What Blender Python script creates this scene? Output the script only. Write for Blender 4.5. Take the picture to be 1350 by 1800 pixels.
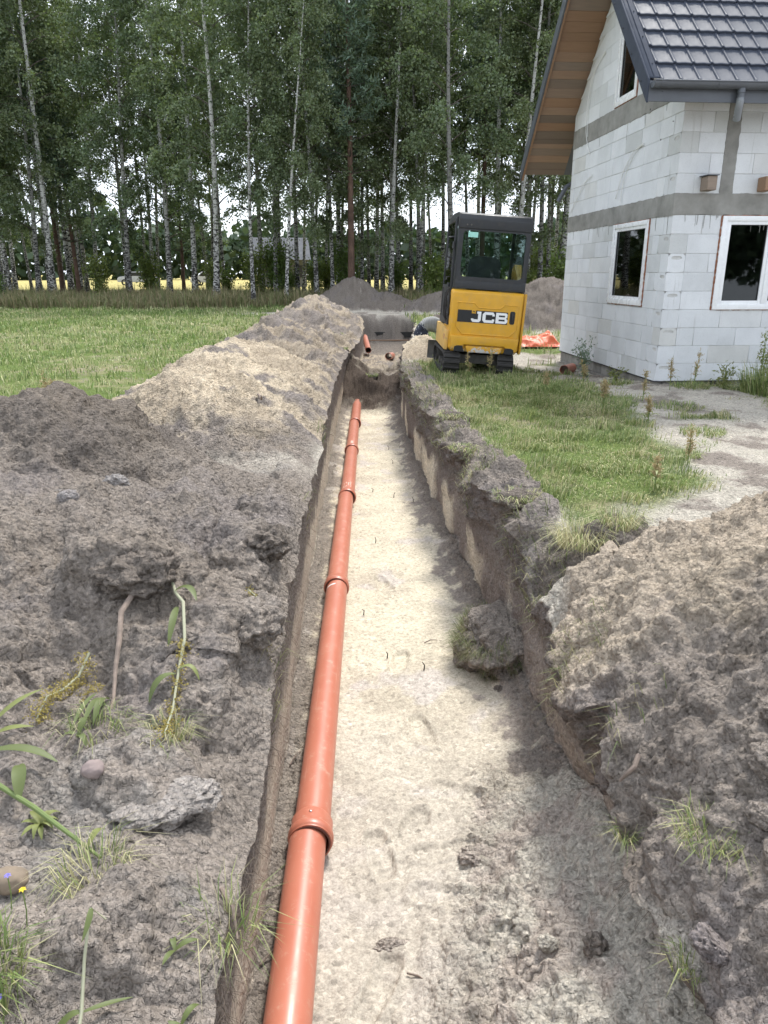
import bpy, bmesh, math, random
import numpy as np
from mathutils import Vector, Matrix, Euler
for o in list(bpy.data.objects):
    bpy.data.objects.remove(o, do_unlink=True)
scene = bpy.context.scene
COL = scene.collection
R = math.radians
# ------------------------------------------------------------------ camera, sky, sun, exposure
cam_d = bpy.data.cameras.new('camera')
cam_d.sensor_fit = 'VERTICAL'
cam_d.sensor_height = 36.0
cam_d.lens = 36.0 * 1300.0 / 1800.0
cam_d.clip_start = 0.05
cam_d.clip_end = 3000.0
cam = bpy.data.objects.new('camera', cam_d)
COL.objects.link(cam)
cam.location = (0, 0, 1.5)
cam.rotation_euler = (R(90 - 17.825), 0, R(-1.049))
scene.camera = cam

SUN_EL, SUN_AZ = 56.0, 24.0          # azimuth measured from +Y towards +X (the sun stands high ahead, a little to the right)
world = bpy.data.worlds.new('World')
scene.world = world
world.use_nodes = True
wn, wl = world.node_tree.nodes, world.node_tree.links
wn.clear()
w_out = wn.new('ShaderNodeOutputWorld')
w_bg = wn.new('ShaderNodeBackground')
w_sky = wn.new('ShaderNodeTexSky')
w_sky.sky_type = 'NISHITA'
w_sky.sun_disc = False
w_sky.sun_elevation = R(SUN_EL)
w_sky.sun_rotation = R(SUN_AZ)
w_sky.air_density = 1.0
w_sky.dust_density = 2.0
w_tc = wn.new('ShaderNodeTexCoord')
w_map = wn.new('ShaderNodeMapping')
w_map.inputs['Scale'].default_value = (1.6, 1.6, 3.2)
w_no = wn.new('ShaderNodeTexNoise')
w_no.inputs['Scale'].default_value = 1.7
w_no.inputs['Detail'].default_value = 7.0
w_no.inputs['Roughness'].default_value = 0.6
w_ramp = wn.new('ShaderNodeValToRGB')
w_ramp.color_ramp.elements[0].position = 0.30
w_ramp.color_ramp.elements[0].color = (0.25, 0.25, 0.25, 1)
w_ramp.color_ramp.elements[1].position = 0.52
w_ramp.color_ramp.elements[1].color = (1, 1, 1, 1)
w_mix = wn.new('ShaderNodeMix')
w_mix.data_type = 'RGBA'
w_mix.inputs['B'].default_value = (5.0, 5.38, 5.95, 1)     # bright broken cloud over the blue
wl.new(w_tc.outputs['Generated'], w_map.inputs['Vector'])
wl.new(w_map.outputs['Vector'], w_no.inputs['Vector'])
wl.new(w_no.outputs['Fac'], w_ramp.inputs['Fac'])
wl.new(w_ramp.outputs['Color'], w_mix.inputs['Factor'])
wl.new(w_sky.outputs['Color'], w_mix.inputs['A'])
wl.new(w_mix.outputs['Result'], w_bg.inputs['Color'])
w_bg.inputs['Strength'].default_value = 0.10
wl.new(w_bg.outputs['Background'], w_out.inputs['Surface'])

sun_d = bpy.data.lights.new('sun', 'SUN')
sun_d.energy = 1.5
sun_d.angle = R(10)
sun_d.color = (1.0, 0.965, 0.91)
sun = bpy.data.objects.new('sun', sun_d)
COL.objects.link(sun)
_d = Vector((math.sin(R(SUN_AZ)) * math.cos(R(SUN_EL)), math.cos(R(SUN_AZ)) * math.cos(R(SUN_EL)), math.sin(R(SUN_EL))))
sun.rotation_euler = _d.to_track_quat('Z', 'Y').to_euler()
sun.location = _d * 60

scene.view_settings.view_transform = 'Standard'
scene.view_settings.look = 'None'
scene.view_settings.exposure = 1.68
scene.view_settings.gamma = 1.0
scene.view_settings.use_curve_mapping = False
scene.render.engine = 'CYCLES'
scene.cycles.use_denoising = True
try:
    scene.cycles.denoiser = 'OPENIMAGEDENOISE'
    scene.cycles.denoising_prefilter = 'ACCURATE'
except Exception:
    pass
scene.cycles.max_bounces = 5
scene.cycles.diffuse_bounces = 3
scene.cycles.transparent_max_bounces = 8
scene.cycles.use_adaptive_sampling = True
scene.cycles.adaptive_threshold = 0.02

rnd = random.Random(7)
rng = np.random.default_rng(11)

# ------------------------------------------------------------------ helpers: tags, meshes, noise
def tag(o, label=None, cat=None, group=None, kind=None):
    if label: o['label'] = label
    if cat: o['category'] = cat
    if group: o['group'] = group
    if kind: o['kind'] = kind
    return o

def empty(name, loc=(0, 0, 0), rot=(0, 0, 0), parent=None):
    o = bpy.data.objects.new(name, None)
    o.location = loc
    o.rotation_euler = rot
    o.empty_display_size = 0.1
    COL.objects.link(o)
    if parent: o.parent = parent
    return o

def link_mesh(name, me, parent=None, mat=None):
    if mat is not None and not me.materials:
        me.materials.append(mat)
    o = bpy.data.objects.new(name, me)
    COL.objects.link(o)
    if parent: o.parent = parent
    return o

def np_mesh(name, V, F, mat=None, col=None, smooth=True, attr='tint'):
    """V (n,3); F (m,k) one polygon size; col (n,3) point colours"""
    me = bpy.data.meshes.new(name)
    V = np.asarray(V, np.float32); F = np.asarray(F, np.int32)
    m, k = F.shape
    me.vertices.add(len(V)); me.vertices.foreach_set('co', V.ravel())
    me.loops.add(m * k); me.loops.foreach_set('vertex_index', F.ravel())
    me.polygons.add(m)
    me.polygons.foreach_set('loop_start', np.arange(0, m * k, k, dtype=np.int32))
    if smooth:
        me.polygons.foreach_set('use_smooth', np.ones(m, bool))
    if col is not None:
        a = me.color_attributes.new(attr, 'FLOAT_COLOR', 'POINT')
        c = np.ones((len(V), 4), np.float32); c[:, :np.shape(col)[1]] = col
        a.data.foreach_set('color', c.ravel())
    me.update(calc_edges=True)
    if mat is not None: me.materials.append(mat)
    return me

def np_obj(name, V, F, mat=None, col=None, smooth=True, parent=None):
    return link_mesh(name, np_mesh(name, V, F, mat, col, smooth), parent)

class MB:
    """collects boxes, tubes and prisms, then links them as one mesh object"""
    def __init__(s): s.v = []; s.f = []; s.M = None
    def add(s, vs, fs):
        n = len(s.v)
        s.v += [tuple(s.M @ Vector(v)) if s.M else tuple(v) for v in vs]
        s.f += [tuple(i + n for i in f) for f in fs]
        return s
    def box(s, x0, x1, y0, y1, z0, z1):
        return s.add([(x0, y0, z0), (x1, y0, z0), (x1, y1, z0), (x0, y1, z0), (x0, y0, z1), (x1, y0, z1), (x1, y1, z1), (x0, y1, z1)],
                     [(0, 3, 2, 1), (4, 5, 6, 7), (0, 1, 5, 4), (1, 2, 6, 5), (2, 3, 7, 6), (3, 0, 4, 7)])
    def hexa(s, p):        # eight corners: bottom ring then top ring
        return s.add(p, [(0, 3, 2, 1), (4, 5, 6, 7), (0, 1, 5, 4), (1, 2, 6, 5), (2, 3, 7, 6), (3, 0, 4, 7)])
    def prism(s, poly, a, b, axis='y'):
        """2-D outline extruded along an axis from a to b: outline coordinates are the other two axes in order"""
        def P(u, w, t):
            return {'x': (t, u, w), 'y': (u, t, w), 'z': (u, w, t)}[axis]
        n = len(poly)
        vs = [P(u, w, a) for u, w in poly] + [P(u, w, b) for u, w in poly]
        fs = [tuple(range(n)), tuple(range(2 * n - 1, n - 1, -1))] + [(i, (i + n), (i + 1) % n + n, (i + 1) % n) for i in range(n)]
        return s.add(vs, fs)
    def tube(s, pts, rad, n=8, cap=True):
        pts = [Vector(p) for p in pts]
        if not hasattr(rad, '__len__'): rad = [rad] * len(pts)
        vs, fs = [], []
        up = None
        for i, p in enumerate(pts):
            t = (pts[min(i + 1, len(pts) - 1)] - pts[max(i - 1, 0)]).normalized()
            if up is None:
                up = Vector((0, 0, 1)) if abs(t.z) < 0.9 else Vector((1, 0, 0))
            a = t.cross(up).normalized(); b = a.cross(t).normalized(); up = b
            for k in range(n):
                th = 2 * math.pi * k / n
                vs.append(p + (a * math.cos(th) + b * math.sin(th)) * rad[i])
        for i in range(len(pts) - 1):
            for k in range(n):
                fs.append((i * n + k, i * n + (k + 1) % n, (i + 1) * n + (k + 1) % n, (i + 1) * n + k))
        if cap:
            fs.append(tuple(range(n - 1, -1, -1)))
            fs.append(tuple((len(pts) - 1) * n + k for k in range(n)))
        return s.add(vs, fs)
    def lathe(s, prof, n=24, axis='y'):
        """profile of (along, radius) turned round an axis"""
        vs, fs = [], []
        for a, r in prof:
            for k in range(n):
                th = 2 * math.pi * k / n
                u, w = r * math.cos(th), r * math.sin(th)
                vs.append({'y': (u, a, w), 'x': (a, u, w), 'z': (u, w, a)}[axis])
        for i in range(len(prof) - 1):
            for k in range(n):
                fs.append((i * n + k, i * n + (k + 1) % n, (i + 1) * n + (k + 1) % n, (i + 1) * n + k))
        return s.add(vs, fs)
    def mesh(s, name, mat=None, bevel=0.0, smooth=False, seg=2):
        me = bpy.data.meshes.new(name)
        me.from_pydata([tuple(v) for v in s.v], [], s.f)
        bm = bmesh.new(); bm.from_mesh(me)
        bmesh.ops.recalc_face_normals(bm, faces=bm.faces)
        if bevel:
            bmesh.ops.bevel(bm, geom=[e for e in bm.edges if e.is_manifold and e.calc_face_angle(0) > 0.5], offset=bevel, segments=seg, profile=0.6, affect='EDGES', clamp_overlap=True)
        bm.to_mesh(me); bm.free()
        if smooth or bevel:
            me.polygons.foreach_set('use_smooth', [True] * len(me.polygons))
            if bevel or smooth:
                try: me.set_sharp_from_angle(angle=R(38))
                except Exception: pass
        if mat is not None: me.materials.append(mat)
        return me
    def build(s, name, mat=None, parent=None, bevel=0.0, smooth=False, seg=2):
        return link_mesh(name, s.mesh(name, mat, bevel, smooth, seg), parent)

_perm = np.random.default_rng(3).permutation(256).astype(np.int32)
_perm = np.concatenate([_perm, _perm, _perm])
_g3 = np.random.default_rng(5).normal(size=(256, 3)); _g3 /= np.linalg.norm(_g3, axis=1)[:, None]
_g3 = _g3.astype(np.float32); _gx, _gy, _gz = (np.ascontiguousarray(_g3[:, k]) for k in range(3))
def perlin(x, y, z=None):
    x = np.asarray(x, np.float32); y = np.asarray(y, np.float32)
    if z is None:
        xi = np.floor(x).astype(np.int32); yi = np.floor(y).astype(np.int32)
        xf = x - xi; yf = y - yi; xi &= 255; yi &= 255
        u = xf * xf * xf * (xf * (xf * 6 - 15) + 10); v = yf * yf * yf * (yf * (yf * 6 - 15) + 10)
        out = 0
        for dx in (0, 1):
            a = _perm[(xi + dx) & 255]
            for dy in (0, 1):
                k = _perm[_perm[a + ((yi + dy) & 255)]]
                out = out + (u if dx else 1 - u) * (v if dy else 1 - v) * (_gx[k] * (xf - dx) + _gy[k] * (yf - dy))
        return out * 1.6
    z = np.asarray(z, np.float32)
    xi = np.floor(x).astype(np.int32); yi = np.floor(y).astype(np.int32); zi = np.floor(z).astype(np.int32)
    xf = x - xi; yf = y - yi; zf = z - zi
    xi &= 255; yi &= 255; zi &= 255
    u = xf * xf * xf * (xf * (xf * 6 - 15) + 10); v = yf * yf * yf * (yf * (yf * 6 - 15) + 10); w = zf * zf * zf * (zf * (zf * 6 - 15) + 10)
    out = 0
    for dx in (0, 1):
        a = _perm[(xi + dx) & 255]
        wx = u if dx else 1 - u
        for dy in (0, 1):
            b = _perm[a + ((yi + dy) & 255)]
            wy = v if dy else 1 - v
            for dz in (0, 1):
                k = _perm[b + ((zi + dz) & 255)]
                out = out + wx * wy * (w if dz else 1 - w) * (_gx[k] * (xf - dx) + _gy[k] * (yf - dy) + _gz[k] * (zf - dz))
    return out * 1.6
def fbm(x, y, z=None, oct=4, gain=0.5, lac=2.03):
    t, a = 0, 1.0
    for i in range(oct):
        t = t + a * perlin(np.asarray(x) * lac ** i + 17.3 * i, np.asarray(y) * lac ** i + 5.1 * i, None if z is None else np.asarray(z) * lac ** i)
        a *= gain
    return t
_wp = np.random.default_rng(9).random((4096, 4)).astype(np.float32)
def worley(x, y, z):
    """distance to the nearest cell point and a random number of that cell"""
    x = np.asarray(x, np.float32); y = np.asarray(y, np.float32); z = np.asarray(z, np.float32)
    xi = np.floor(x).astype(np.int32); yi = np.floor(y).astype(np.int32); zi = np.floor(z).astype(np.int32)
    best = np.full(x.shape, 9.0, np.float32); rid = np.zeros(x.shape, np.float32)
    for dx in (-1, 0, 1):
        for dy in (-1, 0, 1):
            for dz in (-1, 0, 1):
                cx, cy, cz = xi + dx, yi + dy, zi + dz
                h = _wp[(cx * 1619 + cy * 31337 + cz * 6971 + ((cx * cy) << 3) + (cy * cz) * 7) & 4095]
                d = (cx + h[..., 0] - x) ** 2 + (cy + h[..., 1] - y) ** 2 + (cz + h[..., 2] - z) ** 2
                m = d < best
                best = np.where(m, d, best); rid = np.where(m, h[..., 3], rid)
    return np.sqrt(best), rid
def sstep(a, b, x):
    t = np.clip((np.asarray(x, np.float64) - a) / (b - a), 0, 1); return t * t * (3 - 2 * t)
def lerp(a, b, t): return a + (b - a) * t

# ------------------------------------------------------------------ materials
def new_mat(name):
    m = bpy.data.materials.new(name); m.use_nodes = True
    nt = m.node_tree; nt.nodes.clear()
    out = nt.nodes.new('ShaderNodeOutputMaterial')
    b = nt.nodes.new('ShaderNodeBsdfPrincipled')
    nt.links.new(b.outputs['BSDF'], out.inputs['Surface'])
    return m, nt, b
def node(nt, kind, **kw):
    n = nt.nodes.new(kind)
    for k, v in kw.items():
        if hasattr(n, k) and k not in ('Scale',): 
            try: setattr(n, k, v); continue
            except Exception: pass
        n.inputs[k.replace('_', ' ')].default_value = v
    return n
def mixc(nt, a, b, fac, blend='MIX'):
    m = nt.nodes.new('ShaderNodeMix'); m.data_type = 'RGBA'; m.blend_type = blend
    for s, val in (('A', a), ('B', b), ('Factor', fac)):
        if isinstance(val, (int, float)): m.inputs[s].default_value = val
        elif isinstance(val, tuple): m.inputs[s].default_value = (*val, 1) if len(val) == 3 else val
        else: nt.links.new(val, m.inputs[s])
    return m.outputs['Result']
def ramp(nt, src, stops):
    r = nt.nodes.new('ShaderNodeValToRGB')
    while len(r.color_ramp.elements) < len(stops): r.color_ramp.elements.new(0.5)
    for e, (p, c) in zip(r.color_ramp.elements, stops):
        e.position = p; e.color = (c, c, c, 1) if isinstance(c, (int, float)) else (*c, 1)
    nt.links.new(src, r.inputs['Fac'])
    return r.outputs['Color']
def noise(nt, scale, detail=4, rough=0.55, coord=None, dist=0.0):
    n = nt.nodes.new('ShaderNodeTexNoise')
    n.inputs['Scale'].default_value = scale; n.inputs['Detail'].default_value = detail; n.inputs['Roughness'].default_value = rough
    n.inputs['Distortion'].default_value = dist
    if coord is not None: nt.links.new(coord, n.inputs['Vector'])
    return n.outputs['Fac']
def coord(nt, kind='Object'):
    return nt.nodes.new('ShaderNodeTexCoord').outputs[kind]
def wpos(nt):
    return nt.nodes.new('ShaderNodeNewGeometry').outputs['Position']
def bump(nt, b, h, strength=0.4, dist=0.01, prev=None, by=None):
    n = nt.nodes.new('ShaderNodeBump'); n.inputs['Strength'].default_value = strength; n.inputs['Distance'].default_value = dist
    nt.links.new(h, n.inputs['Height'])
    if by is not None: nt.links.new(by, n.inputs['Strength'])
    if prev is not None: nt.links.new(prev, n.inputs['Normal'])
    if b is not None: nt.links.new(n.outputs['Normal'], b.inputs['Normal'])
    return n.outputs['Normal']
def simple(name, col, rough=0.6, var=0.12, scale=6.0, metal=0.0, bmp=0.0, bscale=60.0, bdist=0.004, spec=0.5, world_space=False, objvar=0.0):
    """a plain painted or raw surface with blotchy variation, fine relief and wear"""
    m, nt, b = new_mat(name)
    c = wpos(nt) if world_space else coord(nt)
    n = noise(nt, scale, 5, 0.6, c)
    lo = tuple(max(0, x * (1 - var)) for x in col); hi = tuple(min(1, x * (1 + var)) for x in col)
    res = mixc(nt, lo, hi, ramp(nt, n, [(0.3, 0.0), (0.7, 1.0)]))
    if objvar:
        oi = nt.nodes.new('ShaderNodeObjectInfo')
        k = nt.nodes.new('ShaderNodeMapRange'); nt.links.new(oi.outputs['Random'], k.inputs['Value'])
        k.inputs['To Min'].default_value = 1 - objvar; k.inputs['To Max'].default_value = 1 + objvar * 0.5
        hs = nt.nodes.new('ShaderNodeHueSaturation'); nt.links.new(res, hs.inputs['Color']); nt.links.new(k.outputs['Result'], hs.inputs['Value'])
        res = hs.outputs['Color']
    nt.links.new(res, b.inputs['Base Color'])
    rr = ramp(nt, noise(nt, scale * 2.3, 4, 0.6, c), [(0.3, max(0.02, rough - 0.08)), (0.7, min(1, rough + 0.08))])
    nt.links.new(rr, b.inputs['Roughness'])
    b.inputs['Metallic'].default_value = metal
    b.inputs['Specular IOR Level'].default_value = spec
    if bmp: bump(nt, b, noise(nt, bscale, 4, 0.6, c), bmp, bdist)
    return m
# ------------------------------------------------------------------ soil material (colour of the soil kinds comes from the mesh attribute)
def soil_material():
    m, nt, b = new_mat('soil')
    p = wpos(nt)
    a = nt.nodes.new('ShaderNodeAttribute'); a.attribute_name = 'tint'
    g1 = noise(nt, 45, 4, 0.75, p)
    g2 = noise(nt, 110, 2, 0.6, p)
    c = mixc(nt, a.outputs['Color'], ramp(nt, g1, [(0.25, 0.62), (0.5, 1.0), (0.75, 1.35)]), 1.0, 'MULTIPLY')
    c = mixc(nt, c, ramp(nt, g2, [(0.25, 0.80), (0.75, 1.20)]), 1.0, 'MULTIPLY')
    # pale grains and dark humus crumbs
    v = nt.nodes.new('ShaderNodeTexVoronoi'); v.inputs['Scale'].default_value = 48; nt.links.new(p, v.inputs['Vector'])
    sp = nt.nodes.new('ShaderNodeSeparateColor'); nt.links.new(v.outputs['Color'], sp.inputs['Color'])
    c = mixc(nt, c, ramp(nt, sp.outputs['Red'], [(0.0, 0.62), (0.16, 1.0), (0.86, 1.0), (1.0, 1.35)]), 0.75, 'MULTIPLY')
    nt.links.new(c, b.inputs['Base Color'])
    b.inputs['Roughness'].default_value = 0.97
    b.inputs['Specular IOR Level'].default_value = 0.12
    n1 = bump(nt, None, g1, 1.0, 0.028, by=a.outputs['Alpha'])
    n2 = bump(nt, None, v.outputs['Distance'], 0.6, -0.016, n1, by=a.outputs['Alpha'])
    bump(nt, b, g2, 0.4, 0.004, n2)
    return m
SOIL = soil_material()

GREY = np.array([0.272, 0.234, 0.200]); DARK = np.array([0.180, 0.153, 0.130]); BROWN = np.array([0.125, 0.096, 0.076])
SAND = np.array([0.60, 0.50, 0.37]); SANDY = np.array([0.43, 0.355, 0.265]); FLOOR = np.array([0.515, 0.455, 0.350])
PALE = np.array([0.50, 0.455, 0.385]); GREEN = np.array([0.14, 0.19, 0.055]); TAN = np.array([0.33, 0.30, 0.17]); STRAW = np.array([0.42, 0.36, 0.14])

def interp(ys, vs): return lambda y: np.interp(y, ys, vs)
lipL_f = interp([0.3, 1, 2, 3.5, 6, 9, 12, 14, 17, 20, 25, 29.5], [-.355, -.355, -.365, -.41, -.46, -.50, -.51, -.42, -.24, -.16, -.3, -.38])
floL_f = interp([0.3, 1, 2.6, 5, 10, 13, 15, 17, 20, 25, 29.5], [-.415, -.415, -.435, -.50, -.55, -.555, -.5, -.3, -.2, -.34, -.4])
lipR_f = interp([0.3, 1, 2, 3, 3.9, 4.6, 5.4, 7.8, 10, 12.6, 15, 18, 20, 25, 29.5], [.84, .84, .82, .86, .97, .90, .84, .70, .60, .54, .70, 1.0, 1.15, 1.5, 1.8])
floR_f = interp([0.3, 1, 2, 3.3, 4.2, 5.4, 7.8, 10, 12.6, 15, 18, 20, 25, 29.5], [1.0, 1.0, .98, .94, .92, .84, .69, .61, .53, .66, .95, 1.1, 1.5, 1.8])

def cone(x, y, cx, cy, rx, ry, rot, h, rnd_=0.10):
    c, s = math.cos(R(rot)), math.sin(R(rot))
    dx, dy = x - cx, y - cy
    u, v = (dx * c + dy * s) / rx, (-dx * s + dy * c) / ry
    r = np.sqrt(u * u + v * v + rnd_ * rnd_) - rnd_
    return h * np.clip(1 - r, 0, 1) ** 1.08
def heaps(x, y):
    """added height and the number of the heap that makes it"""
    wx = x + 0.10 * perlin(x * 1.3, y * 1.3) + 0.05 * perlin(x * 3.1 + 9, y * 3.1)
    wy = y + 0.12 * perlin(x * 1.3 + 40, y * 1.3 + 7)
    H = [np.full(x.shape, 0.0)]
    # 1 grey heap in the left foreground
    h1 = np.maximum(cone(wx, wy, -2.16, 4.95, 1.0, 1.4, 6, 0.80, 0.22), cone(wx, wy, -3.2, 4.8, 1.3, 1.5, 0, 0.62, 0.28))
    h1 = np.maximum(h1, cone(wx, wy, -1.95, 3.75, 1.75, 1.9, 0, 0.42, 0.30))
    h1 = np.maximum(h1, cone(wx, wy, -1.05, 3.1, 0.85, 1.0, 0, 0.30, 0.25))
    H.append(h1)
    # 2 sand windrow, 3 dark ridge farther on
    crest = np.interp(y, [5, 8, 12, 16, 20, 25], [-1.95, -1.88, -1.85, -1.75, -1.6, -1.4])
    hh = np.interp(y, [5.9, 6.6, 7.3, 9, 11, 12.6], [0.0, 0.36, 0.58, 0.64, 0.66, 0.0])
    d = wx - crest
    prof = lambda d, wl, wr: np.clip(1 - (np.sqrt(np.where(d < 0, d / wl, d / wr) ** 2 + 0.02) - 0.141), 0, 1)
    H.append(hh * (0.95 + 0.12 * perlin(wy * 0.9, wy * 0 + 3.3)) * prof(d, 1.05, 1.40))
    hh3 = np.interp(y, [11.2, 12.6, 14, 17, 20, 23, 26.5], [0.0, 0.56, 0.68, 0.62, 0.92, 0.76, 0.0])
    H.append(hh3 * (0.95 + 0.18 * perlin(wy * 0.7, wy * 0 + 8.3)) * prof(d, 1.1, 1.5))
    # 4 heap in the right foreground
    h4 = np.maximum(cone(wx, wy, 2.45, 2.45, 1.75, 1.75, 0, 0.92), cone(wx, wy, 2.3, 0.9, 1.55, 1.6, 0, 0.62))
    H.append(h4)
    # 5 small sand cone, 6 7 far heaps, 8 heap beyond the digger
    H.append(cone(wx, wy, 0.98, 14.45, 0.80, 0.85, 0, 0.40, 0.10))
    H.append(np.maximum(cone(wx, wy, -0.75, 34.2, 2.1, 2.0, 0, 1.42, 0.12), cone(wx, wy, 0.7, 34.0, 1.8, 1.6, 0, 0.75)))
    H.append(np.maximum(cone(wx, wy, 3.6, 33.2, 2.6, 1.8, 0, 0.95), cone(wx, wy, 2.0, 32.8, 1.3, 1.2, 0, 0.5)))
    H.append(np.maximum(cone(wx, wy, 5.3, 22.8, 2.4, 2.2, 0, 1.42, 0.15), cone(wx, wy, 3.2, 22.8, 1.6, 1.6, 0, 0.75)))
    # 9 low berm on the right lip
    lr = np.interp(y, [0.3, 2, 3, 3.9, 4.6, 5.4, 7.8, 10, 12.6, 15, 20], [.84, .82, .86, .97, .90, .84, .70, .60, .54, .7, 1.15])
    bh = np.interp(y, [3.0, 3.8, 4.8, 5.4, 6.4, 8, 11, 12.8, 13.6], [0.0, 0.06, 0.13, 0.17, 0.12, 0.13, 0.14, 0.12, 0.0]) * (0.85 + 0.5 * perlin(wy * 1.6, wy * 0 + 21))
    dd = (wx - lr - 0.11)
    H.append(bh * np.clip(1 - (dd / np.where(dd < 0, 0.35, 0.25)) ** 2, 0, 1))
    # 10 turf lump between berm and heap
    H.append(cone(wx, wy, 1.30, 3.98, 0.42, 0.30, -12, 0.20, 0.3))
    H = np.stack(H)
    k = np.argmax(H, 0)
    return H.max(0), k
def ground_base(x, y):
    z = 0.03 * perlin(x * 0.35, y * 0.35) + 0.02 * perlin(x * 1.1 + 3, y * 1.1)
    z = z - 0.17 * np.exp(-(((x - 3.5) / 1.3) ** 2 + ((y - 13.6) / 2.2) ** 2)) + 0.03 * np.exp(-(((x - 4.2) / 1.5) ** 2 + ((y - 9.6) / 1.0) ** 2))
    z = z + 0.35 * sstep(32, 60, y)
    return z
def grass_mask(x, y):
    """where turf covers the ground"""
    n = perlin(x * 0.9, y * 0.9) * 0.5 + perlin(x * 2.7 + 5, y * 2.7) * 0.35
    lr = np.interp(y, [3.9, 4.6, 5.4, 7.8, 10, 12.6, 20], [.97, .90, .84, .70, .60, .54, 1.15])
    xr = np.interp(y, [3.7, 4.2, 5.4, 6.9, 9.7, 11.4, 14], [1.25, 1.75, 2.75, 3.1, 3.4, 2.9, 2.2])
    right = sstep(0.0, 0.25, x - lr - 0.15 - 0.08 * sstep(5.8, 4.6, y) + 0.2 * n) * sstep(0.0, 0.5, xr - x + 0.55 * n) * sstep(3.95, 4.35, y + 0.25 * n)
    right = np.maximum(right, 0.85 * sstep(0.10, 0.45, n + 0.05) * sstep(6.0, 7.5, y) * sstep(1.5, 2.5, x))
    right = np.maximum(right, sstep(14.5, 16, y + n) * (x > lr + 0.4) * sstep(-0.35, 0.2, n))
    left = sstep(0.25, 0.6, -x - 2.3 + 0.2 * n) * sstep(5.0, 6.5, y + 0.6 * n)
    left = np.maximum(left, sstep(-3.6, -4.4, x + 0.5 * n))
    m = np.where(x < 0, left, right)
    m = np.maximum(m, sstep(23.5, 25, y + n) * (np.abs(x - 0.6) > 1.9 + 0.3 * n))
    m = np.maximum(m, sstep(36, 37, y + n))
    m = m * (1 - sstep(1.7, 0.9, np.abs(y - 30.6 - 0.4 * n)) * sstep(-6.2, -4.6, x + n) * sstep(9, 7, x))
    return np.clip(m, 0, 1)

# ---- rows and columns of the swept surface
rows = [-8, -5, -3.2, -2, -1.2, -0.6, -0.2, 0.1, 0.3, 0.45, 0.6, 0.72, 0.82]
y_ = 0.9
while y_ < 37:
    rows.append(y_); y_ += max(0.0075, 0.0050 * y_)
while y_ < 1500:
    rows.append(y_); y_ *= 1.06
YR = np.array(rows); NR = len(YR)
nLO, nLI, nW, nF = 36, 310, 46, 140
tLI = (np.linspace(1, 0, nLI + 1)) ** 1.12          # 1 far .. 0 at the lip
tOUT = (np.linspace(1, 0, nLO + 1)[:-1]) ** 2.4
Yc = YR[:, None]
nz = lambda f, o: perlin(YR * f, YR * 0 + o)
lipL = lipL_f(YR) + 0.030 * nz(1.7, 1) + 0.018 * nz(4.2, 2) + 0.006 * nz(12, 3)
lipR = lipR_f(YR) + 0.085 * nz(1.2, 11) + 0.060 * nz(3.1, 12) + 0.024 * nz(9, 13)
floL = np.minimum(floL_f(YR) + 0.02 * nz(1.9, 4), lipL + 0.03)
floR = floR_f(YR) + 0.03 * nz(1.6, 14) + 0.015 * nz(5.5, 15)
depth = sstep(0.25, 0.75, YR) * (1 - sstep(29.2, 29.6, YR))
WL = 2.7 + 0.23 * np.maximum(YR, 0); WR = 2.5 + 0.30 * np.maximum(YR, 0)
OUT = 60 + 1.3 * np.maximum(YR, 0)
xl_in = lipL[:, None] - WL[:, None] * tLI[None, :]
xl_out = (lipL - WL)[:, None] - OUT[:, None] * tOUT[None, :]
xr_in = lipR[:, None] + WR[:, None] * tLI[None, ::-1]
xr_out = (lipR + WR)[:, None] + OUT[:, None] * tOUT[None, ::-1]
XL = np.concatenate([xl_out, xl_in], 1); XRr = np.concatenate([xr_in, xr_out], 1)
BUMPS = [(-1.02, 2.95, .34, .30, .20), (-0.58, 2.72, .22, .30, .13), (-0.62, 3.35, .20, .30, .14), (-0.66, 1.92, .26, .16, .09), (-0.55, 1.42, .24, .18, .10), (-0.80, 1.30, .18, .16, .08), (-0.60, 2.28, .20, .20, .09),
         (-1.5, 2.35, .3, .25, .10), (-0.56, 4.3, .2, .5, .12), (-0.58, 5.6, .2, .5, .10), (1.06, 3.55, .22, .2, .08), (1.02, 3.15, .2, .25, .06), (-1.9, 1.7, .3, .3, .06), (-1.25, 1.55, .2, .2, .05)]
def bumps(x, y):
    z = np.zeros(x.shape)
    wx = x + 0.05 * perlin(x * 5, y * 5); wy = y + 0.05 * perlin(x * 5 + 30, y * 5)
    for bx, by, rx, ry, h in BUMPS:
        r = ((wx - bx) / rx) ** 2 + ((wy - by) / ry) ** 2
        z = z + h * np.clip(1 - r, 0, 1) ** 0.8
    return z
def top(x):
    y = np.broadcast_to(Yc, x.shape)
    h, k = heaps(x, y)
    return ground_base(x, y) + h + bumps(x, y), h, k
ZL, HL, KL = top(XL); ZR, HR, KR = top(XRr)
# the lips have crumbled: the surface rounds off towards the edge
kR = np.interp(YR, [0.5, 1, 3, 4.2, 5, 6, 12, 20], [0, 0.34, 0.32, 0.22, 0.12, 0.09, 0.06, 0.0])[:, None] * (1 + 0.8 * nz(1.9, 31)[:, None])
kL = np.interp(YR, [0.5, 1, 3, 5, 12, 20], [0, 0.10, 0.12, 0.10, 0.08, 0.0])[:, None] * (1 + 0.8 * nz(2.3, 41)[:, None])
ZR = ZR - kR * np.exp(-(np.maximum(XRr - lipR[:, None], 0) / 0.22) ** 1.4)
ZL = ZL - kL * np.exp(-(np.maximum(lipL[:, None] - XL, 0) / 0.14) ** 1.4)
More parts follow.
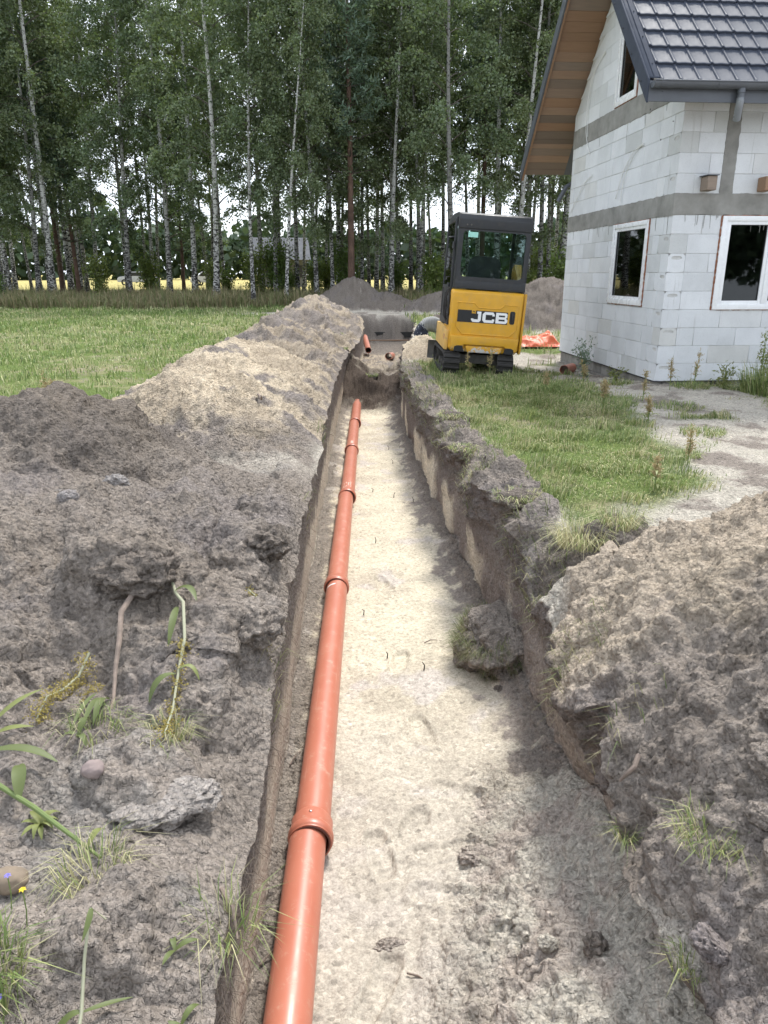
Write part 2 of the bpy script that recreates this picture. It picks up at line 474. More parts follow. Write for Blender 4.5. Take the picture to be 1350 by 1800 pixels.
# soften the edge where a heap or the ground breaks into the trench
tf = np.linspace(0, 1, nF + 1)
XF = floL[:, None] + (floR - floL)[:, None] * tf[None, :]
YF = np.broadcast_to(Yc, XF.shape)
zf = -0.92 + 0.012 * fbm(XF * 2.2, YF * 2.2, oct=3)
edge = np.minimum(XF - floL[:, None], floR[:, None] - XF)
edgeL = np.maximum(XF - floL[:, None], 0); edgeR = np.maximum(floR[:, None] - XF, 0)
tal = np.clip(0.75 + 0.9 * perlin(XF * 1.1 + 3, YF * 1.7), 0, 2)
talL = np.clip(0.7 + 0.9 * perlin(YF * 2.1, XF * 0.6 + 33), 0, 2)
zf = zf + 0.13 * tal * np.exp(-(edgeR / 0.13) ** 1.3) + 0.07 * talL * np.exp(-(edgeL / 0.10) ** 1.3)
zf = zf + 0.24 * sstep(3.7, 2.1, YF + 0.5 * perlin(XF * 2, YF * 2)) * sstep(0.25, 0.95, XF) + 0.07 * sstep(2.9, 1.9, YF) * sstep(0.0, 0.4, XF)
zf = zf + 0.05 * sstep(2.2, 1.5, YF) * sstep(-0.1, 0.3, XF)
fall = np.interp(YR, [13.3, 13.9, 14.5, 15.2, 16.5, 18.5, 20.5, 22, 24, 29], [0, 0.14, 0.34, 0.50, 0.50, 0.44, 0.30, 0.12, 0.02, 0.0])[:, None]
zf = zf + fall * (0.9 + 0.35 * perlin(XF * 1.7, YF * 0.9)) + 0.22 * sstep(13.4, 14, YF) * sstep(17, 15, YF) * np.maximum(0, perlin(XF * 3.4, YF * 2.6) + 0.15) + 0.25 * sstep(13.5, 14.3, YF) * sstep(18, 15.5, YF) * sstep(0.05, -0.5, XF)
zf = zf + 0.30 * sstep(15.5, 17.5, YF) * sstep(23, 20, YF) * sstep(0.45, 1.2, XF)
# boot prints and a ridge or two pressed into the floor
prints = [(0.03, 2.62, 10), (0.17, 2.78, -30), (0.30, 2.35, 70), (0.02, 1.98, -25), (0.42, 3.0, 55), (0.28, 3.55, 15), (0.5, 2.0, 20), (0.18, 4.3, -10), (0.1, 5.6, 20), (0.33, 2.62, 95)]
dz = np.zeros_like(zf)
for px, py, a in prints:
    c, s = math.cos(R(a)), math.sin(R(a))
    u = (XF - px) * c + (YF - py) * s; v = -(XF - px) * s + (YF - py) * c
    ins = (np.abs(u / 0.052) ** 4 + np.abs(v / 0.145) ** 4) ** 0.25
    dep = sstep(1.12, 0.86, ins)
    rim = np.exp(-((ins - 1.16) / 0.14) ** 2)
    dz += dep * (-0.020 + 0.007 * (np.sin(v * 170 + np.abs(u) * 60) > 0)) + 0.010 * rim
zf = zf + dz + 0.007 * perlin(YF * 5.5, XF * 0.9 + 4) * (YF < 13) + 0.012 * np.maximum(0, perlin(XF * 6, YF * 6) - 0.25)
ZTOPF, HF_, KF_ = top(XF)
dF = sstep(0.25, 0.75, YF) * (1 - sstep(28.6, 29.5, YF + 0.5 * perlin(XF * 1.7, YF * 0.9)))
zf = zf * dF + (1 - dF) * ZTOPF
ZF = zf
# walls
def wall(xa, za, xb, zb):
    s = np.linspace(0, 1, nW + 1)[1:-1][None, :]
    sx = s ** 0.8
    return xa[:, None] + (xb - xa)[:, None] * sx, za[:, None] + (zb - za)[:, None] * s
XWL, ZWL = wall(XL[:, -1], ZL[:, -1], XF[:, 0], ZF[:, 0])
XWR, ZWR = wall(XF[:, -1], ZF[:, -1], XRr[:, 0], ZR[:, 0])
X = np.concatenate([XL, XWL, XF, XWR, XRr], 1)
Z = np.concatenate([ZL, ZWL, ZF, ZWR, ZR], 1)
Y = np.broadcast_to(Yc, X.shape).copy()
nC = X.shape[1]
i0 = XL.shape[1]; i1 = i0 + XWL.shape[1]; i2 = i1 + XF.shape[1]; i3 = i2 + XWR.shape[1]
HID = np.concatenate([np.where(HL > 0.035, KL, 0), np.full(XWL.shape, -1), np.where((depth[:, None] < 0.02) & (HF_ > 0.035), KF_, -2), np.full(XWR.shape, -1), np.where(HR > 0.035, KR, 0)], 1)
HH = np.concatenate([HL, np.zeros(XWL.shape), np.where(depth[:, None] < 0.02, HF_, 0.0), np.zeros(XWR.shape), HR], 1)
# normals of the smooth surface
P = np.stack([X, Y, Z], -1)
def normals(P):
    du = np.gradient(P, axis=1); dv = np.gradient(P, axis=0)
    n = np.cross(du, dv); L = np.linalg.norm(n, axis=-1, keepdims=True)
    return n / np.maximum(L, 1e-9)
N = normals(P)
N[N[..., 2] < -0.3] *= -1
# ---- roughness: lumps, clods, crumbs (only where the camera can tell)
gm = grass_mask(X, Y) * (HH < 0.06)
gm[:, i0:i3] *= (depth[:, None] < 0.02)
isfloor = np.zeros(X.shape); isfloor[:, i1:i2] = 1; isfloor *= (depth[:, None] > 0.02)
iswall = np.zeros(X.shape); iswall[:, i0:i1] = 1; iswall[:, i2:i3] = 1; iswall *= (depth[:, None] > 0.02)
smooth_floor = isfloor * sstep(0.02, 0.22, np.concatenate([np.zeros((NR, i1)), edge, np.zeros((NR, nC - i2))], 1)) * sstep(0.0, 0.9, Y + 0.4 * perlin(X * 2, Y * 2) - (1.25 + 1.55 * sstep(0.05, 0.65, X))) * sstep(13.6, 13.1, Y)
heapy = sstep(0.01, 0.10, HH)
amp = 0.35 + 0.65 * heapy
nl_ = sstep(7.0, 5.0, Y) * (X < 0.2)
amp = np.maximum(amp, nl_ * (0.45 + 0.5 * sstep(-0.2, 0.3, perlin(X * 1.6 + 3, Y * 1.6))))
amp = amp * (1 - 0.75 * gm)
amp = np.where(isfloor > 0, 0.75 - 0.62 * smooth_floor, amp)
amp = np.where(iswall > 0, 0.55, amp)
rough_k = 0.55 + 0.6 * sstep(-0.45, 0.35, perlin(X * 0.9 + 11, Y * 0.9 + 4))
dtr = depth[:, None]
near = sstep(60, 40, Y)
lump = fbm(X * 2.6, Y * 2.6, Z * 2.6, oct=3)
ridged = 1 - np.abs(fbm(X * 6.5, Y * 6.5, Z * 6.5, oct=2))
seen = (Y > 0.7) & (Y < 37) & (np.abs(X - 0.2) < 0.62 * Y + 1.5) & (gm < 0.98)
def cells(f):
    w = np.full(X.shape, 0.5, np.float32); r = np.full(X.shape, 0.5, np.float32)
    w[seen], r[seen] = worley(X[seen] * f, Y[seen] * f, Z[seen] * f)
    return w, r
(w1, r1), (w2, r2), (w3, r3) = cells(8.5), cells(17), cells(36)
clod = np.clip(0.62 - w1, -0.15, 0.6) * (r1 > 0.45) * (0.4 + 1.2 * r1)
crumb = np.clip(0.6 - w2, -0.1, 0.6) * (0.3 + 1.4 * r2 * r2)
gran = np.clip(0.6 - w3, 0, 0.6) * (0.4 + r3)
fine = fbm(X * 17, Y * 17, Z * 17, oct=3)
sandy_heap = ((HID == 2) | ((HID == 4) & (Y + 0.25 * perlin(X * 2, Y * 2) > 2.45)) | (HID == 5))
clod_k = np.where(sandy_heap, 0.35, 1.0) * sstep(-0.5, 0.5, perlin(X * 1.9 + 50, Y * 1.9) + 0.15)
disp = amp * (0.034 * lump + 0.018 * (ridged - 0.7) + 0.050 * clod * clod_k * rough_k + rough_k * (0.040 * crumb + (0.010 + 0.024 * sstep(2.0, 3.5, Y)) * gran) + 0.024 * fine)
# walls: vertical scrape marks of the bucket, roots and pockets near the top
wz = np.clip(-Z / 0.9, 0, 1)
disp = np.where(iswall > 0, 0.022 * fbm(Y * 9, Z * 1.6, oct=3) + 0.055 * fbm(Y * 3, Z * 3, oct=2) * (1 - wz) + (0.014 * fine + 0.10 * clod + 0.04 * crumb + 0.02 * gran) * (1 - 0.80 * sstep(0.15, 0.5, wz + 0.12 * (X < 0.1))), disp)
big = fbm(X * 1.9 + 5, Y * 1.9, Z * 1.9, oct=3); big2 = fbm(X * 4.5 + 5, Y * 4.5, Z * 4.5, oct=2)
disp = disp + heapy * (1 - iswall) * (1 - isfloor) * np.select([HID == 1, HID == 2, HID == 3, HID == 9, HID == 4, HID >= 6], [0.085 * big + 0.035 * big2, 0.06 * big + 0.03 * big2, 0.15 * big + 0.075 * big2, 0.05 * big + 0.075 * big2, 0.06 * big + 0.03 * big2, 0.06 * big + 0.05 * big2], 0.0)
taper = 1 - 0.75 * np.exp(-((X - lipL[:, None]) / 0.10) ** 2) * (X < lipL[:, None] + 0.005)
leftw = iswall * (X < 0.15)
disp = disp * taper * np.where(leftw > 0, 0.45, 1.0)
disp = disp * np.where(iswall + isfloor > 0, dtr, 1) * near
disp = np.where(isfloor > 0, disp + 0.004 * fine * near, disp)
P = P + N * disp[..., None]
X, Y, Z = P[..., 0], P[..., 1], P[..., 2]
N2 = normals(P)

# ---- colours of the soil kinds
def C3(c): return np.broadcast_to(c, X.shape + (3,))
def mixv(a, b, t): return a + (b - a) * t[..., None]
nA = fbm(X * 1.5, Y * 1.5, Z * 1.5, oct=4); nB = fbm(X * 4.1 + 9, Y * 4.1, Z * 4.1, oct=3); nD = fbm(X * 0.55 + 3, Y * 0.55 + 8, oct=3)
col = mixv(C3(PALE), C3(GREY), sstep(-0.1, 0.5, nA + 0.4 * nB - 0.1))                     # bare ground
nearL = sstep(7.0, 5.0, Y) * (X < 0.2)
col = mixv(col, mixv(C3(np.array([0.29, 0.26, 0.23])), C3(GREY), sstep(-0.25, 0.15, nA + 0.5 * nB + 0.30)), nearL)
streak = perlin(X * 0.16 + 3, Y * 0.55)
turf = mixv(C3(GREEN), C3(TAN), sstep(-0.2, 0.5, nA * 0.5 + nD * 0.5 + 0.5 * streak))
turf = mixv(turf, C3(np.array([0.27, 0.24, 0.17])), sstep(0.30, 0.65, nB * 0.7 + nD * 0.5))
col = mixv(col, turf, gm)
far_t = sstep(56, 64, Y)                                                                     # ripe field beyond the wood
col = mixv(col, C3(STRAW), far_t)
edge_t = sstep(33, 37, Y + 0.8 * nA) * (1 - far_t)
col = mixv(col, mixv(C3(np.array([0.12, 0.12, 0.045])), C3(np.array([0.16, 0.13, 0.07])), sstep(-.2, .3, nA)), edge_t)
hcol = mixv(C3(GREY), C3(DARK), 0.7 * sstep(0.1, 0.7, nA * 0.6 + 0.6 * nB))
hcol = mixv(hcol, C3(np.array([0.255, 0.222, 0.200])), sstep(0.1, 0.6, -nA + 0.3 * nB))
hsand = mixv(C3(SAND), C3(SANDY), sstep(-0.25, 0.35, nA + 0.3 * nB))
s2 = sstep(-0.16, 0.10, nA * 0.6 + nB * 0.25 + 0.34 * sstep(0.10, 0.36, HH) - 0.06) * sstep(6.0, 7.0, Y + 0.4 * nB - 0.25 * (X + 1.6))
s3 = 0.8 * sstep(0.08, 0.30, nA + 0.25 * nB + 0.05)
s4 = sstep(2.30, 2.62, Y + 0.22 * nA + 0.12 * nB + 0.25 * (X - 1.4)) * 0.85
s5 = np.ones_like(X)
sfac = np.select([HID == 1, HID == 2, HID == 3, HID == 4, HID == 5], [0.10 * sstep(0.1, 0.5, nA), s2, s3, s4, s5], 0.0)
hsand = np.where((HID == 4)[..., None], mixv(C3(np.array([0.47, 0.39, 0.30])), C3(SANDY * 0.9), sstep(-0.3, 0.4, nA)), hsand)
hcol = mixv(hcol, C3(DARK * 0.85), 0.75 * (HID == 1) * sstep(3.9, 4.5, Y + 0.3 * nB) * sstep(-1.2, -1.6, X + 0.2 * nA))
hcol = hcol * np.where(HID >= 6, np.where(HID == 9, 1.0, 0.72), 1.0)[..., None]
hs = mixv(hcol, hsand, sfac)
col = np.where((HID > 0)[..., None], mixv(col, hs, sstep(0.02, 0.07, HH)), col)
# trench floor and walls
fc = mixv(C3(FLOOR), C3(np.array([0.44, 0.385, 0.30])), sstep(-0.1, 0.4, nA))
fc = mixv(fc, C3(np.array([0.42, 0.375, 0.335])), 0.8 * sstep(0.25, 0.6, nB * 0.7 + nA * 0.5 + 0.30 * sstep(3.4, 2.0, Y)))
dist_e = np.concatenate([np.zeros((NR, i1)), edge, np.zeros((NR, nC - i2))], 1)
eL = np.concatenate([np.ones((NR, i1)), edgeL, np.ones((NR, nC - i2))], 1); eR = np.concatenate([np.ones((NR, i1)), edgeR, np.ones((NR, nC - i2))], 1)
nE = fbm(X * 9, Y * 9, oct=4, gain=0.65)
crumbs_t = np.maximum(sstep(0.22, 0.14, eR + 0.16 * nB + 0.08 * nA + 0.10 * nE), 0.85 * sstep(0.17, 0.10, eL + 0.14 * nB + 0.05 * nA + 0.07 * nE))
fc = mixv(fc, C3(np.array([0.395, 0.352, 0.298])), 0.8 * sstep(4.6, 2.4, Y + 0.5 * nA))
fc = mixv(fc, C3(GREY * 0.92), crumbs_t)
fc = mixv(fc, mixv(C3(GREY * 1.75), C3(PALE), sstep(-0.3, 0.2, nB)), sstep(0.25, 0.55, sstep(3.5, 2.2, Y) * sstep(0.15, 0.7, X) * 1.0 + (0.3 * nA + 0.28 * nE) * sstep(5, 3, Y)))
dk = sstep(13.3, 13.9, Y + 0.3 * nB) * sstep(16.2, 15.2, Y + 0.5 * nB)
fc = mixv(fc, C3(BROWN * 0.85), dk)
fc = mixv(fc, mixv(C3(SANDY), C3(GREY), sstep(0, .4, nB)), sstep(15.4, 16.2, Y + 0.5 * nB))
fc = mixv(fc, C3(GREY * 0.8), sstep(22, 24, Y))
wc = mixv(C3(np.array([0.19, 0.16, 0.142])), C3(np.array([0.62, 0.555, 0.44])), sstep(0.42, 0.60, wz + 0.16 * nB) * sstep(4.2, 5.2, Y + 0.6 * nB) * np.where(X > 0, sstep(-0.15, 0.1, perlin(Y * 0.9 + 2, Y * 0 + 5)), 0.8))
wc = mixv(wc, C3(np.array([0.42, 0.36, 0.29])), sstep(0.30, 0.6, wz + 0.1 * nB) * np.where(X < 0.2, 0.9 * sstep(6.5, 4.5, Y), 0.35 * sstep(4.8, 2.8, Y)))
wc = mixv(wc, C3(DARK), 0.6 * sstep(0.1, 0.5, nB + 0.3 * nA) * (1 - sstep(0.4, 0.7, wz)))
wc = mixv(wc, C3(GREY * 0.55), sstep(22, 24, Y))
col = np.where(isfloor[..., None] > 0, mixv(col, fc, np.broadcast_to(dtr, X.shape)), col)
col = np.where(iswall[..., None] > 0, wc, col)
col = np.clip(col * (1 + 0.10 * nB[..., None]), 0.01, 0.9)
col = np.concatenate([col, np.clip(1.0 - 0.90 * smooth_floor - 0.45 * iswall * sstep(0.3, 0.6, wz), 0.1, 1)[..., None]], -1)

# ---- cut the surface into ground, trench and one object for each heap
idx = np.arange(NR * nC).reshape(NR, nC)
Q = np.stack([idx[:-1, :-1], idx[:-1, 1:], idx[1:, 1:], idx[1:, :-1]], -1).reshape(-1, 4)
fh = HID[:-1, :-1].copy()
fkeep = fh.copy()
fh[:, i0 - 1:i0 + nW - 1] = -1; fh[:, i1 - 1] = -1; fh[:, i2 - 1:i3] = -1; fh[:, i1:i2 - 1] = -2
flat_ = np.broadcast_to((depth[:-1] < 0.02)[:, None], fh.shape) & (fh < 0)
fcol = np.broadcast_to(fkeep[:, [i1 + 1]], fh.shape) * 1
fcol = np.where(np.arange(nC - 1)[None, :] > i2 - 2, np.broadcast_to(fkeep[:, [i2 - 2]], fh.shape), np.where(np.arange(nC - 1)[None, :] < i1, fcol, fkeep))
fh = np.where(flat_, np.maximum(fcol, 0), fh)
fh = fh.ravel()
PV = P.reshape(-1, 3); CV4 = col.reshape(-1, 4); CV = CV4[:, :3]
def cut(name, sel):
    q = Q[sel]
    u, inv = np.unique(q, return_inverse=True)
    return np_obj(name, PV[u], inv.reshape(q.shape), SOIL, CV4[u])
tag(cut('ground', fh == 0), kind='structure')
tag(cut('trench_wall', fh == -1), kind='structure')
tag(cut('trench_floor', fh == -2), kind='structure')
for k, lab in {1: 'rounded heap of clumpy dark grey topsoil at left edge, in front of the sand ridge',
               2: 'long ridge of pale yellow sand along the left side of the trench',
               3: 'lumpy dark ridge of soil and sods beyond the pale sand ridge, left of trench',
               4: 'big heap in the right foreground, beige sand above and grey crumbs below',
               5: 'small beige sand heap just left of the yellow digger',
               6: 'pointed grey soil heap at the far end of the trench before the wood',
               7: 'low flat grey soil heap left of the digger near the trees',
               8: 'tall grey soil heap between the digger and the block house',
               9: 'low grey berm of loose soil along the right trench edge beside the grass',
               10: 'small hump of sods with dry roots between grass and right foreground heap'}.items():
    tag(cut('soil_berm' if k == 9 else 'soil_heap', fh == k), lab, 'soil berm' if k == 9 else 'soil heap')

def ground_at(x, y, floor=False):
    """a point of the finished surface near (x, y)"""
    r = int(np.clip(np.searchsorted(YR, y), 1, NR - 2))
    if floor: sl = slice(i1, i2)
    else: sl = slice(0, i0) if x < 0.25 else slice(i3, nC)
    c = sl.start + int(np.argmin(np.abs(X[r, sl] - x)))
    return float(Z[r, c])
def ground_many(x, y):
    r = np.clip(np.searchsorted(YR, y), 1, NR - 2)
    out = np.zeros(len(x))
    o = np.argsort(r, kind='stable'); rsrt = r[o]
    cuts = np.flatnonzero(np.diff(rsrt)) + 1
    for g in np.split(o, cuts):
        if len(g) == 0: continue
        k = r[g[0]]; lf = x[g] < 0.25
        out[g] = np.where(lf, np.interp(x[g], X[k, :i0], Z[k, :i0]), np.interp(x[g], X[k, i3:], Z[k, i3:]))
    return out
# ------------------------------------------------------------------ orange sewer pipes
def pipe_material():
    m, nt, b = new_mat('orange_pipe_plastic')
    c = coord(nt)
    n = noise(nt, 3.0, 5, 0.6, c)
    base = mixc(nt, (0.43, 0.138, 0.084), (0.48, 0.170, 0.108), ramp(nt, n, [(0.3, 0.0), (0.7, 1.0)]))
    mp = nt.nodes.new('ShaderNodeMapping'); mp.inputs['Scale'].default_value = (60, 1.5, 60); nt.links.new(c, mp.inputs['Vector'])
    scr = noise(nt, 1.0, 3, 0.6, mp.outputs['Vector'])
    base = mixc(nt, base, (0.66, 0.36, 0.27), ramp(nt, scr, [(0.66, 0.0), (0.74, 0.35)]))
    dust = noise(nt, 22, 6, 0.75, c)
    base = mixc(nt, base, (0.55, 0.46, 0.35), ramp(nt, dust, [(0.55, 0.0), (0.8, 0.5)]))
    nt.links.new(base, b.inputs['Base Color'])
    nt.links.new(ramp(nt, dust, [(0.3, 0.27), (0.75, 0.55)]), b.inputs['Roughness'])
    b.inputs['Specular IOR Level'].default_value = 0.55
    bump(nt, b, scr, 0.05, 0.002)
    return m
PIPE = pipe_material()
RING = simple('rubber_ring', (0.10, 0.035, 0.025), 0.55, 0.2, 20)
CHALK = simple('white_chalk', (0.75, 0.74, 0.72), 0.9, 0.1, 40)
PRINT = simple('pipe_print', (0.72, 0.55, 0.46), 0.8, 0.1, 40)
PR, PXC = 0.080, -0.277
def pipe(y0, y1, x, z0, z1, label, group='orange pipes in the trench', socket=True, yaw=0.0, name='sewer_pipe'):
    """socket mouth at y0 (towards the camera), spigot end at y1"""
    L = y1 - y0
    root = empty(name, (x, y0, z0), (math.atan2(z1 - z0, L), 0, yaw))
    tag(root, label, 'pipe', group)
    b0 = 0.0
    if socket:
        m = MB().lathe([(0.135, PR), (0.115, PR + 0.012), (0.055, PR + 0.012), (0.050, PR + 0.0135), (0.046, PR + 0.0175), (0.034, PR + 0.0195), (0.018, PR + 0.0195), (0.010, PR + 0.0165), (0.006, PR + 0.0135), (0.0, PR + 0.0135), (0.0, PR + 0.005), (0.05, PR + 0.004)], 40)
        so = m.build('socket', PIPE, root, smooth=True)
        MB().lathe([(0.002, PR + 0.009), (-0.004, PR + 0.006), (-0.004, PR + 0.0005), (0.006, PR + 0.0005)], 40).build('seal_ring', RING, so, smooth=True)
        b0 = 0.10
    n = max(2, int(L / 0.3))
    prof = [(lerp(b0, L + 0.09, i / n), PR) for i in range(n + 1)]
    if not socket: prof = [(0.0, PR - 0.006), (0.0, PR)] + prof[1:] + [(L + 0.09, PR - 0.006), (0.0, PR - 0.006)]
    MB().lathe(prof, 40).build('barrel', PIPE, root, smooth=True)
    return root
JY = [-0.25, 2.589, 5.287, 7.726, 9.978, 11.908, 14.3]
plabs = ['nearest orange pipe length, running out of the bottom of the picture', 'second orange pipe length from the camera, white chalk dash near its far end',
         'third orange pipe length from the camera, white print at its far collar', 'fourth orange pipe length from the camera in the trench',
         'fifth orange pipe length from the camera, shortest of the straight run', 'far end of the orange pipe run, buried under dark fallen soil']
plabs[4] = 'fifth orange pipe length from the camera, second last before the dark soil'
pipes = []
for i in range(6):
    zz = -0.825
    pipes.append(pipe(JY[i], JY[i + 1], PXC + 0.004 * i + (0.004 if i % 2 else -0.004), zz + 0.004 * (i % 2), zz + 0.004 * ((i + 1) % 2), plabs[i]))
# marks on the pipes: a chalk dash, printed batch lines, a small screw in the near collar
def pipe_patch(parent, y0, y1, a0, a1, mat, name, r=PR + 0.0008, skew=0.0):
    na, ny = 8, 4
    V, F = [], []
    for j in range(ny + 1):
        for i in range(na + 1):
            a = R(lerp(a0, a1, i / na) + skew * j / ny); y = lerp(y0, y1, j / ny)
            V.append((r * math.sin(a), y, r * math.cos(a)))
    for j in range(ny):
        for i in range(na):
            k = j * (na + 1) + i; F.append((k, k + 1, k + na + 2, k + na + 1))
    return np_obj(name, V, F, mat, parent=parent)
pipe_patch(pipes[1], 2.698 + 0.33 - 0.02 - 0.15, 2.698 + 0.33 - 0.0 - 0.15, -62, -8, CHALK, 'chalk_mark', skew=8).location = (0, -0.25, 0)
pr_rng = random.Random(4)
for q in range(4):
    a = -34 + 18 * q
    for w_ in range(7):
        t = 0.16 + w_ * 0.028 + q * 0.012
        if pr_rng.random() < 0.8: pipe_patch(pipes[3], t, t + 0.02, a, a + pr_rng.uniform(5, 11), PRINT, 'print_mark')
for q in range(5):
    t = 0.17 + 0.03 * q
    pipe_patch(pipes[4], t, t + 0.02, -12, 16, PRINT, 'print_mark')
s_ = MB().lathe([(0.0, 0.0055), (0.003, 0.0055), (0.0045, 0.0035), (0.005, 0.0001)], 12, 'z').build('screw', simple('zinc', (0.5, 0.5, 0.52), 0.35, metal=1.0), pipes[1], smooth=True)
s_.location = (-0.002, 0.088, PR + 0.0115)
# two short lengths sticking out of the sand farther along, and a stub at the house
pipe(17.7, 19.0, 0.43, -0.34, -0.46, 'short orange pipe end poking out of the sand, right one beyond the soil fall', socket=False, yaw=R(-5))
pipe(20.2, 22.6, -0.05, -0.44, -0.30, 'far orange pipe rising at the left side of the trench before its end wall', socket=False, yaw=R(2.5))
pipe(12.9, 13.4, 3.36, -0.08, -0.10, 'short red brown pipe stub lying at the foot of the gable wall', group=None, socket=False, yaw=R(-28))

# ------------------------------------------------------------------ the block house
def block_material():
    m, nt, b = new_mat('aerated_concrete')
    c = wpos(nt)
    oi = nt.nodes.new('ShaderNodeObjectInfo')
    tone = ramp(nt, oi.outputs['Random'], [(0.0, (0.53, 0.54, 0.53)), (0.12, (0.63, 0.645, 0.655)), (0.6, (0.675, 0.69, 0.705)), (0.9, (0.71, 0.725, 0.74)), (1.0, (0.60, 0.60, 0.58))])
    st = noise(nt, 2.4, 6, 0.65, c)
    col_ = mixc(nt, tone, ramp(nt, st, [(0.3, 0.88), (0.6, 1.0)]), 1.0, 'MULTIPLY')
    fi = noise(nt, 70, 4, 0.7, c)
    col_ = mixc(nt, col_, ramp(nt, fi, [(0.28, 0.80), (0.45, 1.0)]), 0.8, 'MULTIPLY')
    drip = nt.nodes.new('ShaderNodeMapping'); drip.inputs['Scale'].default_value = (16, 16, 1.3); nt.links.new(c, drip.inputs['Vector'])
    dn = noise(nt, 1.0, 4, 0.6, drip.outputs['Vector'])
    col_ = mixc(nt, col_, (0.36, 0.355, 0.33), ramp(nt, dn, [(0.64, 0.0), (0.72, 0.35)]))
    nt.links.new(col_, b.inputs['Base Color'])
    b.inputs['Roughness'].default_value = 0.95; b.inputs['Specular IOR Level'].default_value = 0.15
    bump(nt, b, fi, 0.35, 0.004)
    return m
BLOCK = block_material()
MORTAR = simple('mortar', (0.54, 0.535, 0.52), 0.95, 0.25, 5, bmp=0.4, bscale=40, bdist=0.006, spec=0.1, world_space=True)
CONC = simple('cast_concrete', (0.255, 0.25, 0.232), 0.9, 0.28, 3.5, bmp=0.5, bscale=26, bdist=0.006, spec=0.2, world_space=True)
PLINTH = simple('plinth_concrete', (0.27, 0.26, 0.24), 0.95, 0.3, 4, bmp=0.5, bscale=30, bdist=0.008, spec=0.1, world_space=True, objvar=0.2)
PVC = simple('white_window_plastic', (0.80, 0.81, 0.82), 0.28, 0.03, 5)
FOAM = simple('mounting_foam', (0.27, 0.115, 0.065), 0.9, 0.35, 18, bmp=0.8, bscale=60, bdist=0.01)
ROOF = simple('roof_sheet_anthracite', (0.052, 0.060, 0.080), 0.60, 0.10, 3, bmp=0.05, bscale=90, bdist=0.002, spec=0.12)
TRIM = simple('anthracite_trim', (0.085, 0.093, 0.108), 0.38, 0.12, 4)
SCREW = simple('dark_screw', (0.03, 0.03, 0.035), 0.5)
def wood_mat(name, a, b_, objvar=0.3):
    m, nt, b = new_mat(name)
    c = coord(nt)
    mp = nt.nodes.new('ShaderNodeMapping'); mp.inputs['Scale'].default_value = (2.0, 28, 28); nt.links.new(c, mp.inputs['Vector'])
    gr = noise(nt, 1.2, 6, 0.65, mp.outputs['Vector'], 0.6)
    col_ = mixc(nt, a, b_, ramp(nt, gr, [(0.3, 0.0), (0.7, 1.0)]))
    oi = nt.nodes.new('ShaderNodeObjectInfo')
    col_ = mixc(nt, col_, mixc(nt, (0.26, 0.23, 0.20), (0.33, 0.195, 0.115), ramp(nt, oi.outputs['Random'], [(0.35, 0.0), (0.65, 1.0)])), 0.55)
    k = ramp(nt, oi.outputs['Random'], [(0.0, 1 - objvar), (0.5, 1.0), (1.0, 1 - objvar * 0.5)])
    col_ = mixc(nt, col_, k, 1.0, 'MULTIPLY')
    nt.links.new(col_, b.inputs['Base Color']); b.inputs['Roughness'].default_value = 0.75
    bump(nt, b, gr, 0.25, 0.004)
    return m
WOOD = wood_mat('soffit_wood', (0.34, 0.215, 0.135), (0.23, 0.14, 0.085), 0.45)
TIMBER = wood_mat('rough_timber', (0.36, 0.25, 0.16), (0.24, 0.15, 0.10), 0.2)
def glass_mat(name, tint=(0.02, 0.025, 0.025), rough=0.02, see=0.35):
    m = bpy.data.materials.new(name); m.use_nodes = True; nt = m.node_tree; nt.nodes.clear()
    out = nt.nodes.new('ShaderNodeOutputMaterial')
    tr = nt.nodes.new('ShaderNodeBsdfTransparent'); tr.inputs['Color'].default_value = (*tint, 1)
    gl = nt.nodes.new('ShaderNodeBsdfGlossy'); gl.inputs['Roughness'].default_value = rough; gl.inputs['Color'].default_value = (0.95, 0.97, 0.97, 1)
    fr = nt.nodes.new('ShaderNodeFresnel'); fr.inputs['IOR'].default_value = 1.5
    mp = nt.nodes.new('ShaderNodeMapRange'); mp.inputs['From Max'].default_value = 1.0; mp.inputs['To Min'].default_value = 0.0; mp.inputs['To Max'].default_value = 1.0
    nt.links.new(fr.outputs['Fac'], mp.inputs['Value'])
    mx = nt.nodes.new('ShaderNodeMixShader')
    nt.links.new(mp.outputs['Result'], mx.inputs['Fac']); nt.links.new(tr.outputs[0], mx.inputs[1]); nt.links.new(gl.outputs[0], mx.inputs[2])
    nt.links.new(mx.outputs[0], out.inputs['Surface'])
    return m
WGLASS = glass_mat('window_glass', (0.30, 0.32, 0.32))
ROOMDARK = simple('raw_interior', (0.16, 0.155, 0.15), 0.9, 0.2, 3)

